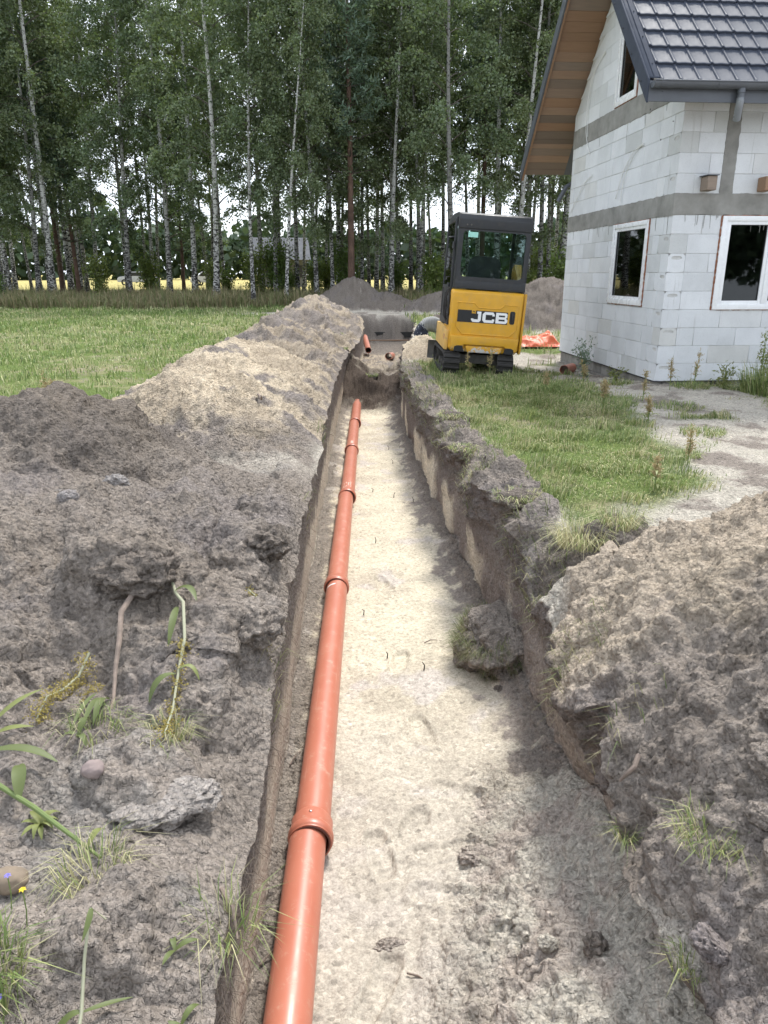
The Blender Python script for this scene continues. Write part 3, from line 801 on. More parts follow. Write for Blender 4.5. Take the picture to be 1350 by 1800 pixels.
house = empty('block_house', (3.994, 10.4, 0), (0, 0, R(3.44)))
tag(house, 'unfinished white block house with dark grey metal roof, right of the digger', 'house')
Z0, CH = 0.067, 0.2425
HL_, HW_ = 5.2, 4.42           # length along the eave, width of the gable
hr = random.Random(21)
wall_f = empty('front_wall', parent=house); wall_g = empty('gable_wall', parent=house)
_bc = {}
def block_mesh(l, h, d, pocket=None):
    key = (round(l, 3), round(h, 3), round(d, 3), pocket)
    if key in _bc: return _bc[key]
    if pocket is None:
        me = MB().box(0, l, 0, d, 0, h).mesh('block', BLOCK, bevel=0.004, seg=1)
    else:      # a grip pocket sunk into the visible end
        m = MB()
        side = 'y' if pocket == 'front' else 'x'
        ext = l if pocket == 'front' else d
        w, hh_ = 0.075, 0.024
        cx, cz = (min(0.12, ext / 2), h - 0.055)
        n = 16
        ang = [2 * math.pi * (k + 0.5) / n for k in range(n)]
        inner = [(cx + w * math.copysign(abs(math.cos(a)) ** 0.6, math.cos(a)), cz + hh_ * math.sin(a)) for a in ang]
        outer = []
        for a in ang:
            dx, dz_ = math.cos(a), math.sin(a)
            ts = []
            if dx > 0: ts.append((ext - cx) / dx)
            if dx < 0: ts.append(-cx / dx)
            if dz_ > 0: ts.append((h - cz) / dz_)
            if dz_ < 0: ts.append(-cz / dz_)
            t = min(ts); outer.append((cx + dx * t, cz + dz_ * t))
        def P3(u, z, t): return (u, t, z) if side == 'y' else (t, u, z)
        vs = [P3(u, z, 0) for u, z in outer] + [P3(u, z, 0) for u, z in inner] + [P3(u, z + 0.008, 0.045) for u, z in inner]
        fs = [(k, (k + 1) % n, n + (k + 1) % n, n + k) for k in range(n)] + [(n + k, n + (k + 1) % n, 2 * n + (k + 1) % n, 2 * n + k) for k in range(n)] + [tuple(range(2 * n, 3 * n))]
        m.add(vs, fs)
        # body behind the face plate
        dd = d if side == 'y' else l
        rim = [P3(0, 0, 0), P3(ext, 0, 0), P3(ext, h, 0), P3(0, h, 0)]
        bk = [P3(0, 0, dd), P3(ext, 0, dd), P3(ext, h, dd), P3(0, h, dd)]
        m.add(rim + bk, [(0, 1, 5, 4), (1, 2, 6, 5), (2, 3, 7, 6), (3, 0, 4, 7), (4, 5, 6, 7)])
        me = m.mesh('block', BLOCK)
    _bc[key] = me
    return me
def put_block(parent, x, y, z, l, d, h, pocket=None):
    g = hr.choice((0.0015, 0.0025, 0.004))
    o = link_mesh('block', block_mesh(l - 2 * g, h - g * 1.6, d, pocket), parent)
    j = lambda: hr.uniform(-0.002, 0.002)
    if parent is wall_f: o.location = (x + g, y + j(), z + g * 0.5)
    else:
        o.location = (x + j(), y + g, z + g * 0.5)
    return o
def gable_block(y0, y1, z, h, d=0.13, pocket=None):
    g = hr.choice((0.0015, 0.0025, 0.004))
    o = link_mesh('block', block_mesh(d, h - g * 1.6, y1 - y0 - 2 * g, pocket), wall_g)
    o.location = (hr.uniform(-0.002, 0.002), y0 + g, z + g * 0.5)
    return o
def split_run(a, b, off, L=0.60, minl=0.09):
    """joints of one course between a and b, staggered by off"""
    xs = [a]
    x = a + off
    while x < b - minl:
        if x > a + minl: xs.append(x)
        x += L
    xs.append(b)
    return list(zip(xs[:-1], xs[1:]))
FW = (0.69, 2.12, 1.037)            # front window: x0, x1, sill
GW = (0.70, 2.04, 1.06)             # gable window: y0, y1, sill
GU = (1.62, 2.46, 3.965, 5.15)      # upper gable window
courses = [(Z0 + i * CH, CH) for i in range(9)] + [(2.505 + i * CH, CH) for i in range(4)] + [(2.505 + 4 * CH, 3.66 - 2.505 - 4 * CH)]
for ci, (z, h) in enumerate(courses):
    even = ci % 2 == 0
    # corner block belongs to the front on even courses, to the gable on odd ones
    if even:
        put_block(wall_f, 0, 0, z, 0.24 if ci in (0, 4, 6, 2) else 0.42, 0.24, h, 'front' if ci in (0, 2, 4, 6) else None)
        fa, ga = (0.24 if ci in (0, 4, 6, 2) else 0.42), 0.24
    else:
        gable_block(0, 0.36 if ci != 3 else 0.3, z, h, 0.24, 'side' if h > 0.2 and ci < 13 else None)
        fa, ga = 0.24, (0.36 if ci != 3 else 0.3)
    off = (0.30 if even else 0.54) + hr.uniform(-0.06, 0.06)
    runs = [(fa, HL_)]
    if z + h > FW[2] + 0.02 and z < 2.24: runs = [(fa, FW[0] - 0.015), (FW[1] + 0.015, HL_)]
    for (a, b_) in runs:
        if ci >= 9:      # the grey cast column runs up through the front wall
            for (u, v) in split_run(a, 0.60, off) + split_run(0.765, HL_, off): put_block(wall_f, u, 0, z, v - u, 0.13, h)
        else:
            for (u, v) in split_run(a, b_, off): put_block(wall_f, u, 0, z, v - u, 0.13, h)
    off = (0.42 if even else 0.20) + hr.uniform(-0.06, 0.06)
    runs = [(ga, HW_)]
    if z + h > GW[2] + 0.02 and z < 2.24: runs = [(ga, GW[0] - 0.015), (GW[1] + 0.015, HW_)]
    for (a, b_) in runs:
        for (u, v) in split_run(a, b_, off): gable_block(u, v, z, h)
# gable triangle above the second beam, cut to the slope of the roof
UND = lambda y: 6.33 - abs(y - 2.3)
for ci in range(9):
    z = 3.95 + ci * CH; h = CH
    off = 0.1 + 0.3 * (ci % 2) + hr.uniform(-0.06, 0.06)
    lo, hi = 2.3 - (6.33 - z), 2.3 + (6.33 - z)
    if hi - lo < 0.3: break
    runs = [(max(lo, 0), min(hi, HW_))]
    if z < GU[3] - 0.02: runs = [(max(lo, 0), GU[0] - 0.015), (GU[1] + 0.015, min(hi, HW_))]
    for (a, b_) in runs:
        for (u, v) in split_run(a, b_, off):
            zu, zv = min(h, UND(u) - z - 0.02), min(h, UND(v) - z - 0.02)
            zu, zv = max(zu, 0.01), max(zv, 0.01)
            g = 0.003
            MB().hexa([(0, u + g, z), (0.13, u + g, z), (0.13, v - g, z), (0, v - g, z), (0, u + g, z + zu - g), (0.13, u + g, z + zu - g), (0.13, v - g, z + zv - g), (0, v - g, z + zv - g)]).build('block', BLOCK, wall_g)
# mortar core behind the blocks with the window openings left free
def core(segs):
    m = MB()
    for s in segs: m.box(*s)
    return m
T0, T1 = 0.007, 0.235
core([(T0 + .02, FW[0], T0, T1, Z0, 2.249), (FW[1], HL_, T0, T1, Z0, 2.249), (FW[0], FW[1], T0, T1, Z0, FW[2]), (T0 + .02, HL_, T0, T1, 2.505, 3.66)]).build('mortar_core', MORTAR, wall_f)
core([(T0, T1, T0 + .02, GW[0], Z0, 2.249), (T0, T1, GW[1], HW_, Z0, 2.249), (T0, T1, GW[0], GW[1], Z0, GW[2]), (T0, T1, T0 + .02, HW_, 2.505, 3.66)]).build('mortar_core', MORTAR, wall_g)
mg = MB()
for (a, b_) in ((0.02, GU[0]), (GU[1], HW_ - 0.02)):
    mg.prism([(a, 3.95), (b_, 3.95), (b_, UND(b_) - 0.03), (a, UND(a) - 0.03)], T0, T1, 'x')
mg.prism([(GU[0], GU[3]), (GU[1], GU[3]), (GU[1], UND(GU[1]) - 0.03), (2.3, UND(2.3) - 0.03), (GU[0], UND(GU[0]) - 0.03)], T0, T1, 'x')
mg.build('mortar_core', MORTAR, wall_g)
# walls on the sides turned away
m = MB(); m.box(0.24, HL_, HW_ - 0.24, HW_, Z0, 3.66).box(HL_ - 0.24, HL_, 0.24, HW_ - 0.24, Z0, 3.66)
m.prism([(0.05, 3.66), (HW_ - 0.05, 3.66), (2.3, 6.25)], HL_ - 0.24, HL_ - 0.01, 'x'); m.build('rear_wall', MORTAR, house)
MB().box(0.26, HL_ - 0.3, 0.26, HW_ - 0.26, -0.1, 0.06).build('interior_floor', ROOMDARK, house)
MB().box(0.26, HL_ - 0.3, 0.26, HW_ - 0.26, 2.42, 2.50).build('interior_ceiling', ROOMDARK, house)
# cast beams with a ragged lower edge, and the cast column
def ragged_beam(parent, along, a, b_, z0, z1, name, proud=0.006, thick=0.2, amp_=0.016, seed=0):
    n = int((b_ - a) / 0.03)
    V, F = [], []
    rr = np.random.default_rng(seed)
    lowj = amp_ * (fbm(np.arange(n + 1) * 0.18, np.zeros(n + 1) + seed * 3.7, oct=3)) - 0.004; upj = 0.5 * amp_ * fbm(np.arange(n + 1) * 0.2, np.zeros(n + 1) + 40 + seed, oct=3) + 0.004
    for i in range(n + 1):
        t = lerp(a, b_, i / n)
        for dd, zz in ((-proud, z0 + lowj[i]), (-proud * 1.3, z0 + 0.03), (-proud * 1.3, z1 - 0.03), (-proud, z1 + upj[i]), (thick, z1), (thick, z0)):
            V.append((t, dd, zz) if along == 'x' else (dd, t, zz))
    for i in range(n):
        for k in range(6):
            F.append((i * 6 + k, i * 6 + (k + 1) % 6, (i + 1) * 6 + (k + 1) % 6, (i + 1) * 6 + k))
    m = MB(); m.add(V, F + [tuple(range(6)), tuple(n * 6 + k for k in range(5, -1, -1))])
    return m.build(name, CONC, parent)
ragged_beam(wall_f, 'x', -0.007, HL_, 2.249, 2.505, 'ring_beam', seed=1)
ragged_beam(wall_g, 'y', 0.0, HW_ + 0.003, 2.249, 2.505, 'ring_beam', seed=2, proud=0.0062)
ragged_beam(wall_g, 'y', 0.0, HW_ + 0.003, 3.66, 3.95, 'ring_beam', seed=3)
n = 30; V = []; F = []
for i in range(n + 1):
    z = lerp(2.49, 3.66, i / n); e0 = 0.012 * float(fbm(i * 0.6, 7.7, oct=3)); e1 = 0.012 * float(fbm(i * 0.6, 19.7, oct=3))
    V += [(0.595 + e0, -0.003, z), (0.605 + e0, -0.007, z), (0.762 + e1, -0.007, z), (0.772 + e1, -0.003, z), (0.772, 0.2, z), (0.595, 0.2, z)]
for i in range(n):
    for k in range(6): F.append((i * 6 + k, i * 6 + (k + 1) % 6, (i + 1) * 6 + (k + 1) % 6, (i + 1) * 6 + k))
MB().add(V, F).build('cast_column', CONC, wall_f)
# runs of grout below the beams
dr_ = random.Random(14)
for k in range(34):
    gab = k % 2 == 0
    t = dr_.uniform(0.05, 4.3) if gab else dr_.uniform(0.02, 1.6)
    zt = 2.252 if dr_.random() < 0.8 or not gab else 3.662
    ln_ = dr_.uniform(0.04, 0.26); w_ = dr_.uniform(0.002, 0.005); sl = dr_.uniform(-0.08, 0.08)
    pts = [(t + sl * ln_ * q / 3 + dr_.uniform(-.003, .003), zt - ln_ * q / 3) for q in range(4)]
    P3_ = [(-0.0015, u, z) if gab else (u, -0.0015, z) for u, z in pts]
    MB().tube(P3_, [w_, w_ * 0.9, w_ * 0.8, w_ * 0.6], 5).build('grout_run', CONC, wall_g if gab else wall_f)
# plinth of small blocks
pl_root = empty('plinth', parent=house)
MB().box(0.05, HL_ - 0.05, 0.05, HW_ - 0.05, -0.45, Z0 - 0.012).build('footing', PLINTH, pl_root)
for row in range(2):
    z1 = Z0 - 0.012 - row * 0.165; z0 = z1 - 0.16
    for (u, v) in split_run(0.03, HW_ - 0.02, 0.2 + 0.19 * row, 0.385):
        MB().box(0.028, 0.12, u + 0.004, v - 0.004, z0, z1).build('plinth_block', PLINTH, pl_root, bevel=0.005, seg=1)
    for (u, v) in split_run(0.03, HL_ - 0.02, 0.1 + 0.19 * row, 0.385):
        if u < 2.4: MB().box(u + 0.004 + (0.1 if u < 0.05 else 0), v - 0.004, 0.027, 0.12, z0, z1).build('plinth_block', PLINTH, pl_root, bevel=0.005, seg=1)
MB().box(-0.004, HL_, -0.004, HW_, Z0 - 0.012, Z0 - 0.004).build('damp_course', SCREW, pl_root)
# windows
def window(M, w, h, panes, seal=True):
    """local: x across, z up, y into the wall; panes = list of (x0, x1)"""
    root = empty('window', parent=house); root.matrix_local = M
    f = 0.062
    m = MB(); m.box(0, f, -0.022, 0.05, 0, h).box(w - f, w, -0.022, 0.05, 0, h).box(f, w - f, -0.022, 0.05, 0, f + 0.012).box(f, w - f, -0.022, 0.05, h - f, h)
    for (a, b_) in zip(panes[:-1], panes[1:]):
        m.box(a[1] - 0.01, b_[0] + 0.01, -0.022, 0.05, f + 0.012, h - f)
    fr = m.build('frame', PVC, root, bevel=0.004)
    for (a, b_) in panes:
        s = 0.055; z0, z1 = f + 0.0, h - f + 0.008
        m = MB(); m.box(a - 0.008, a + s, -0.006, 0.058, z0, z1).box(b_ - s, b_ + 0.008, -0.006, 0.058, z0, z1).box(a + s, b_ - s, -0.006, 0.058, z0, z0 + s).box(a + s, b_ - s, -0.006, 0.058, z1 - s, z1)
        sa = m.build('sash', PVC, root, bevel=0.005)
        MB().box(a + s - 0.004, b_ - s + 0.004, 0.020, 0.026, z0 + s - 0.004, z1 - s + 0.004).build('pane', WGLASS, sa)
        m = MB(); 
        for (q0, q1, r0, r1) in ((a + s, a + s + .006, z0 + s, z1 - s), (b_ - s - .006, b_ - s, z0 + s, z1 - s), (a + s + .006, b_ - s - .006, z0 + s, z0 + s + .006), (a + s + .006, b_ - s - .006, z1 - s - .006, z1 - s)): m.box(q0, q1, 0.008, 0.019, r0, r1)
        m.build('gasket', SCREW, sa)
    for k, (p0, p1) in enumerate((((-0.008, 0), (w + 0.008, 0)), ((-0.008, h), (w + 0.008, h)), ((-0.01, 0), (-0.01, h)), ((w + 0.01, 0), (w + 0.01, h)))):
        n = 40; pts = []; rad = []
        for i in range(n + 1):
            t = i / n; j = float(perlin(i * 0.7 + 13 * k, w * 5.0)); j2 = float(perlin(i * 0.33 + 29 * k, h * 5.0))
            pts.append((lerp(p0[0], p1[0], t) + 0.004 * j, -0.004 + 0.006 * j2, lerp(p0[1], p1[1], t) + 0.004 * j2)); rad.append(max(0.003, 0.010 + 0.012 * j))
        MB().tube(pts, rad, 6).build('foam_seal', FOAM, root, smooth=True)
    return root
gmat = lambda y, z: Matrix(((0, 1, 0, 0.0), (-1, 0, 0, y), (0, 0, 1, z), (0, 0, 0, 1)))       # x runs towards -y, so it reads left to right from outside
gmat2 = lambda y, z: Matrix(((0, 1, 0, 0.0), (-1, 0, 0, y), (0, 0, 1, z), (0, 0, 0, 1)))
wf = window(Matrix.Translation((FW[0], 0, FW[2])), FW[1] - FW[0], 2.236 - FW[2], [(0.075, 0.70), (0.73, FW[1] - FW[0] - 0.075)])
wg = window(gmat(GW[1], GW[2]), GW[1] - GW[0], 2.236 - GW[2], [(0.075, GW[1] - GW[0] - 0.075)])
wu = window(gmat(GU[1], GU[2]), GU[1] - GU[0], GU[3] - GU[2], [(0.075, GU[1] - GU[0] - 0.075)])
# paper notice behind the pane of the lower gable window: white sheet with dark lines over a red one
PAPER = simple('paper', (0.78, 0.78, 0.76), 0.8, 0.04); REDP = simple('red_paper', (0.50, 0.14, 0.12), 0.8, 0.08); INK = simple('ink', (0.03, 0.03, 0.035), 0.8)
nt_ = MB().box(0.16, 0.36, 0.036, 0.038, 0.36, 0.54).build('notice', PAPER, wg)
MB().box(0.16, 0.36, 0.0362, 0.0382, 0.17, 0.33).build('notice', REDP, wg)
q = random.Random(3)
for r_ in range(2):
    x = 0.185
    for k in range(4 if r_ == 0 else 7):
        wd = 0.022 if r_ == 0 else 0.016
        hh_ = 0.045
        z = 0.47 - r_ * 0.075
        x0 = x + (0.03 if r_ == 0 else 0)
        mm = MB().box(x0, x0 + 0.005, 0.0340, 0.0352, z, z + hh_)
        mm.box(x0 + 0.005, x0 + wd - 0.004, 0.0340, 0.0352, z + hh_ - 0.008, z + hh_)
        if k % 2: mm.box(x0 + wd - 0.009, x0 + wd - 0.004, 0.0340, 0.0352, z, z + hh_ - 0.008)
        mm.build('letter', INK, nt_)
        x += wd + 0.004
# ---- roof: underside plane z = 6.30 - |y - 2.3| at the verge, tiles above
roof = empty('roof', parent=house)
YE0, YE1, OV = -0.50, 5.32, -0.70
TH = 0.155
def slope_pt(s, side):       # s = metres down the slope from the ridge
    return (2.3 - s * math.sqrt(.5), -1) if side < 0 else (2.3 + s * math.sqrt(.5), 1)
SL0, SL1 = (2.3 - YE0) * math.sqrt(2), (YE1 - 2.3) * math.sqrt(2)
def roof_slab(side, ylen, x0, x1, dz0, dz1):
    ye = 2.3 + side * ylen
    zz = 6.30 - ylen
    return [(x0, 2.3, 6.30 + dz0), (x1, 2.3, 6.30 + dz0), (x1, ye, zz + dz0), (x0, ye, zz + dz0), (x0, 2.3, 6.30 + dz1), (x1, 2.3, 6.30 + dz1), (x1, ye, zz + dz1), (x0, ye, zz + dz1)]
MB().hexa(roof_slab(-1, 2.3 - YE0, OV + 0.03, HL_ + 0.5, 0.07, 0.17)).build('roof_deck', TRIM, roof)
MB().hexa(roof_slab(1, YE1 - 2.3, OV + 0.03, HL_ + 0.5, 0.07, 0.21)).build('roof_deck', TRIM, roof)
# stamped tiles of the slope towards the camera
CW, RL = 0.232, 0.335
def tile_mesh():
    prof = [(0.0, 0.0), (0.010, 0.013), (0.024, 0.015), (0.040, 0.004), (0.060, 0.0), (0.14, 0.005), (0.222, 0.0), (0.232, 0.0)]
    V, F = [], []
    ss = [0.0, 0.30, 0.322, 0.333, 0.335]; rise = [0.0, 0.0, 0.004, 0.0, -0.024]
    for s, r_ in zip(ss, rise):
        for (u, z) in prof:
            k = 1.25 if s > 0.31 and u < 0.045 else 1.0
            V.append((u, s, z * k + r_ + 0.024 * s / RL))
    n = len(prof)
    for j in range(len(ss) - 1):
        for i in range(n - 1): F.append((j * n + i, j * n + i + 1, (j + 1) * n + i + 1, (j + 1) * n + i))
    me = np_mesh('tile', V, F, ROOF)
    try: me.set_sharp_from_angle(angle=R(50))
    except Exception: pass
    return me
tme = tile_mesh()
nrow = int(SL0 / RL); ncol = int((HL_ + 0.4 - OV - 0.1) / CW)
rowbase = SL0 - nrow * RL
sh = math.sqrt(.5)
for r_ in range(nrow):
    for c_ in range(ncol):
        o = link_mesh('tile', tme, roof)
        s = rowbase + r_ * RL + 0.03
        M = Matrix(((1, 0, 0, OV + 0.13 + c_ * CW), (0, -sh, -sh, 2.3 - s * sh), (0, -sh, sh, 6.30 + 0.19 - s * sh), (0, 0, 0, 1)))
        o.matrix_local = M
# verge flashing on the near slope (a broad folded strip), far verge board, ridge
def strip(side, ylen, x0, x1, d0, d1, name, mat, y_start=0.0):
    ye, ys = 2.3 + side * ylen, 2.3 + side * y_start
    ze, zs = 6.30 - ylen, 6.30 - y_start
    return MB().hexa([(x0, ys, zs + d0), (x1, ys, zs + d0), (x1, ye, ze + d0), (x0, ye, ze + d0), (x0, ys, zs + d1), (x1, ys, zs + d1), (x1, ye, ze + d1), (x0, ye, ze + d1)]).build(name, mat, roof, bevel=0.004, seg=1)
ln = 2.3 - YE0 + 0.035
v1 = strip(-1, ln, OV - 0.028, OV, -0.02, 0.235, 'verge_board', ROOF)
v2 = strip(-1, ln - 0.03, OV - 0.001, OV + 0.125, 0.216, 0.236, 'verge_flashing', ROOF)
strip(-1, ln - 0.032, OV + 0.050, OV + 0.062, 0.236, 0.250, 'verge_seam', ROOF)
v3 = strip(1, YE1 - 2.3 + 0.03, OV - 0.028, OV, -0.02, 0.235, 'verge_board', TRIM)
strip(1, YE1 - 2.3 + 0.025, OV + 0.001, OV + 0.04, -0.018, 0.07, 'verge_batten', WOOD)
for i in range(9):
    t = 0.35 + i * 0.38
    for dx, dz_ in ((-0.032, 0.05), (0.09, 0.238)):
        s_ = MB().lathe([(0, 0.010), (0.006, 0.009), (0.009, 0.0)], 8, 'x' if dx < 0 else 'z').build('screw_head', SCREW, v1 if dx < 0 else v2)
        yy = 2.3 - t
        s_.location = (OV + dx, yy, 6.30 - t + dz_)
        if dx < 0: s_.scale = (-1, 1, 1)
MB().tube([(OV, 2.3, 6.30 + 0.25), (HL_ + 0.5, 2.3, 6.30 + 0.25)], 0.09, 12).build('ridge_cap', ROOF, roof, smooth=True)
# soffit boards under the far overhang of the gable and a few under the near one
def soffit(side, ylen):
    t = 0.06; k = 0
    while t < ylen - 0.06:
        w_ = hr.choice((0.105, 0.115, 0.125))
        if k in (21, 22): w_ = 0.07
        ys, ye = t, min(t + w_ - 0.007, ylen - 0.02)
        dz_ = hr.uniform(-0.003, 0.003)
        P_ = lambda yy, x, d: (x, 2.3 + side * yy, 6.30 - yy + d)
        o = MB().hexa([P_(ys, OV + 0.042, 0.045 + dz_), P_(ys, 0.12, 0.045 + dz_), P_(ye, 0.12, 0.045 + dz_), P_(ye, OV + 0.042, 0.045 + dz_), P_(ys, OV + 0.042, 0.068 + dz_), P_(ys, 0.12, 0.068 + dz_), P_(ye, 0.12, 0.068 + dz_), P_(ye, OV + 0.042, 0.068 + dz_)]).build('soffit_board', WOOD, roof)
        t += w_; k += 1
soffit(1, YE1 - 2.3); soffit(-1, 2.3 - YE0)
# fascia, gutter with brackets, outlet and elbow
MB().box(OV - 0.01, HL_ + 0.5, YE0 - 0.035, YE0 - 0.012, 3.46, 3.68).build('fascia', TRIM, roof, bevel=0.003, seg=1)
gut = empty('gutter', parent=house)
def gutter_profile():
    pts = []
    for k in range(13):
        a = math.pi * (1 + k / 12.0)
        pts.append((0.066 * math.cos(a), 0.066 * math.sin(a)))
    return pts
gp = gutter_profile()
V, F = [], []
GY, GZ = YE0 - 0.105, 3.655
xs = np.linspace(OV + 0.012, HL_ + 0.48, 24)
full = [(u, w) for u, w in gp] + [(u * 0.95, w * 0.95) for u, w in reversed(gp)]
for x in xs:
    for (u, w) in full: V.append((x, GY + u, GZ + w))
n = len(full)
for i in range(len(xs) - 1):
    for k in range(n): F.append((i * n + k, i * n + (k + 1) % n, (i + 1) * n + (k + 1) % n, (i + 1) * n + k))
MB().add(V, F).build('gutter_channel', TRIM, gut, smooth=True)
MB().tube([(OV + 0.012, GY - 0.066, GZ + 0.004), (HL_ + 0.48, GY - 0.066, GZ + 0.004)], 0.010, 8).build('gutter_bead', TRIM, gut, smooth=True)
MB().prism([(GY + u, GZ + w) for u, w in gp], OV + 0.006, OV + 0.012, 'x').build('gutter_end_cap', TRIM, gut)
for x in (-0.60, 0.10, 0.80, 1.5, 2.2, 2.9, 3.6, 4.3, 5.0):
    b = [(u * 1.06, w * 1.06) for u, w in gp]
    MB().prism([(GY + u, GZ + w) for u, w in b] + [(GY + u * .93, GZ + w * .93) for u, w in reversed(b)], x - 0.011, x + 0.011, 'x').build('gutter_bracket', TRIM, gut)
MB().lathe([(0.0, 0.045), (-0.05, 0.046), (-0.055, 0.040), (-0.12, 0.039)], 18, 'z').build('gutter_outlet', TRIM, gut, smooth=True).location = (0.40, GY, GZ - 0.055)
PIPEG = simple('downpipe_grey', (0.20, 0.215, 0.235), 0.32, 0.1, 5)
m = MB()
ex, ey, ez = 0.40, GY, GZ - 0.155
path = [(ex, ey, ez), (ex, ey + 0.002, ez - 0.05), (ex + 0.006, ey + 0.02, ez - 0.085), (ex + 0.02, ey + 0.055, ez - 0.13), (ex + 0.045, ey + 0.115, ez - 0.215)]
m.tube(path, [0.044, 0.044, 0.044, 0.044, 0.044], 20, cap=False); m.tube(path[::-1], [0.040] * 5, 20, cap=False)
m.build('downpipe_elbow', PIPEG, gut, smooth=True)
# timber beam ends sticking out of the front wall
for x in (0.325, 1.10, 1.9):
    b = MB().box(x, x + 0.125, -0.20, -0.003, 2.53, 2.70).build('beam_end', TIMBER, wall_f, bevel=0.006, seg=1)
MB().box(0.30, 0.46, -0.225, -0.004, 2.7025, 2.712).build('beam_cap', TRIM, wall_f)
# white loops of cable hanging from the gable wall
CABLE = simple('white_cable', (0.74, 0.74, 0.72), 0.6)
def cable(pts, name='cable'):
    P_ = [Vector((-0.02, *p)) for p in pts]
    out = []
    for i in range(len(P_) - 1):
        p0, p1, p2, p3 = P_[max(i - 1, 0)], P_[i], P_[i + 1], P_[min(i + 2, len(P_) - 1)]
        for k in range(6):
            t = k / 6
            out.append(0.5 * ((2 * p1) + (-p0 + p2) * t + (2 * p0 - 5 * p1 + 4 * p2 - p3) * t * t + (-p0 + 3 * p1 - 3 * p2 + p3) * t ** 3))
    out.append(P_[-1])
    MB().tube(out, 0.006, 6).build(name, CABLE, wall_g, smooth=True)
cable([(3.05, 4.9), (3.6, 4.65), (3.75, 4.2), (3.7, 3.8), (3.45, 3.45)]); cable([(3.05, 4.88), (3.5, 4.7), (3.68, 4.2), (3.62, 3.75)])
cable([(1.15, 3.28), (1.5, 3.2), (1.85, 2.95), (2.05, 2.62)]); cable([(1.15, 3.26), (1.4, 3.2), (1.75, 2.9), (1.85, 2.56)])
cable([(3.2, 3.1), (3.6, 3.0), (4.0, 2.75), (4.38, 2.56)])
# downpipe elbow of the far eave seen past the far corner
MB().tube([(0.1, 4.62, 3.12), (-0.02, 4.62, 3.06), (-0.16, 4.62, 2.80)], 0.045, 10).build('downpipe_elbow', TRIM, gut, smooth=True)
# ------------------------------------------------------------------ the mini digger
def paint_mat(name, col_, chip=(0.50, 0.50, 0.50), rough=0.38, chips=True, dust=0.35):
    m, nt, b = new_mat(name)
    c = coord(nt)
    n1 = noise(nt, 3.0, 5, 0.6, c)
    base = mixc(nt, tuple(x * 0.86 for x in col_), tuple(min(1, x * 1.08) for x in col_), ramp(nt, n1, [(0.3, 0.0), (0.7, 1.0)]))
    d = noise(nt, 9.0, 6, 0.7, c)
    base = mixc(nt, base, (0.30, 0.255, 0.19), ramp(nt, d, [(0.5, 0.0), (0.78, dust)]))
    rr = ramp(nt, d, [(0.3, rough - 0.05), (0.7, rough + 0.25)])
    if chips:
        # scraped bare metal along the low bumper edge and a few scratches higher up
        sep = nt.nodes.new('ShaderNodeSeparateXYZ'); nt.links.new(c, sep.inputs[0])
        ch = noise(nt, 26, 5, 0.75, c)
        big = noise(nt, 5.0, 3, 0.6, c)
        band = nt.nodes.new('ShaderNodeMapRange'); band.inputs['From Min'].default_value = 0.62; band.inputs['From Max'].default_value = 0.36; nt.links.new(sep.outputs['Z'], band.inputs['Value'])
        mul = nt.nodes.new('ShaderNodeMath'); mul.operation = 'MULTIPLY'; nt.links.new(ch, mul.inputs[0]); nt.links.new(band.outputs['Result'], mul.inputs[1])
        mul2 = nt.nodes.new('ShaderNodeMath'); mul2.operation = 'MULTIPLY'; nt.links.new(mul.outputs[0], mul2.inputs[0]); nt.links.new(big, mul2.inputs[1])
        base = mixc(nt, base, chip, ramp(nt, mul2.outputs[0], [(0.215, 0.0), (0.235, 1.0)]))
        sc = nt.nodes.new('ShaderNodeMapping'); sc.inputs['Scale'].default_value = (12, 12, 46); sc.inputs['Rotation'].default_value = (0, 0.3, 0); nt.links.new(c, sc.inputs['Vector'])
        s2_ = noise(nt, 1.0, 4, 0.7, sc.outputs['Vector'])
        base = mixc(nt, base, (0.10, 0.075, 0.04), ramp(nt, s2_, [(0.70, 0.0), (0.73, 0.7)]))
    nt.links.new(base, b.inputs['Base Color']); nt.links.new(rr, b.inputs['Roughness'])
    bump(nt, b, n1, 0.03, 0.004)
    return m
YEL = paint_mat('yellow_paint', (0.66, 0.345, 0.022))
BLK = paint_mat('black_paint', (0.022, 0.024, 0.028), rough=0.42, chips=False, dust=0.10)
RUB = simple('track_rubber', (0.028, 0.026, 0.024), 0.85, 0.4, 12, bmp=0.4, bscale=50)
STEEL = simple('dirty_steel', (0.10, 0.095, 0.088), 0.6, 0.4, 8, metal=0.3, bmp=0.3, bscale=30)
DECW = simple('white_decal', (0.82, 0.82, 0.82), 0.35, 0.03); DECK = simple('black_decal', (0.012, 0.013, 0.016), 0.4, 0.1)
CHROME = simple('hydraulic_rod', (0.6, 0.6, 0.6), 0.15, 0.05, metal=1.0)
SEATM = simple('seat_vinyl', (0.025, 0.026, 0.028), 0.6, 0.2)
CGLASS = glass_mat('cab_glass', (0.80, 0.87, 0.86))
STICK = simple('green_sticker', (0.35, 0.68, 0.60), 0.5, 0.05)
LINER = simple('roof_liner', (0.55, 0.57, 0.57), 0.8, 0.05)
dg = empty('mini_digger', (1.715, 11.62, ground_at(1.6, 11.9) - 0.01), (0, R(3.9), R(0.5)))
tag(dg, 'yellow and black mini digger seen from behind, beside the trench', 'digger')
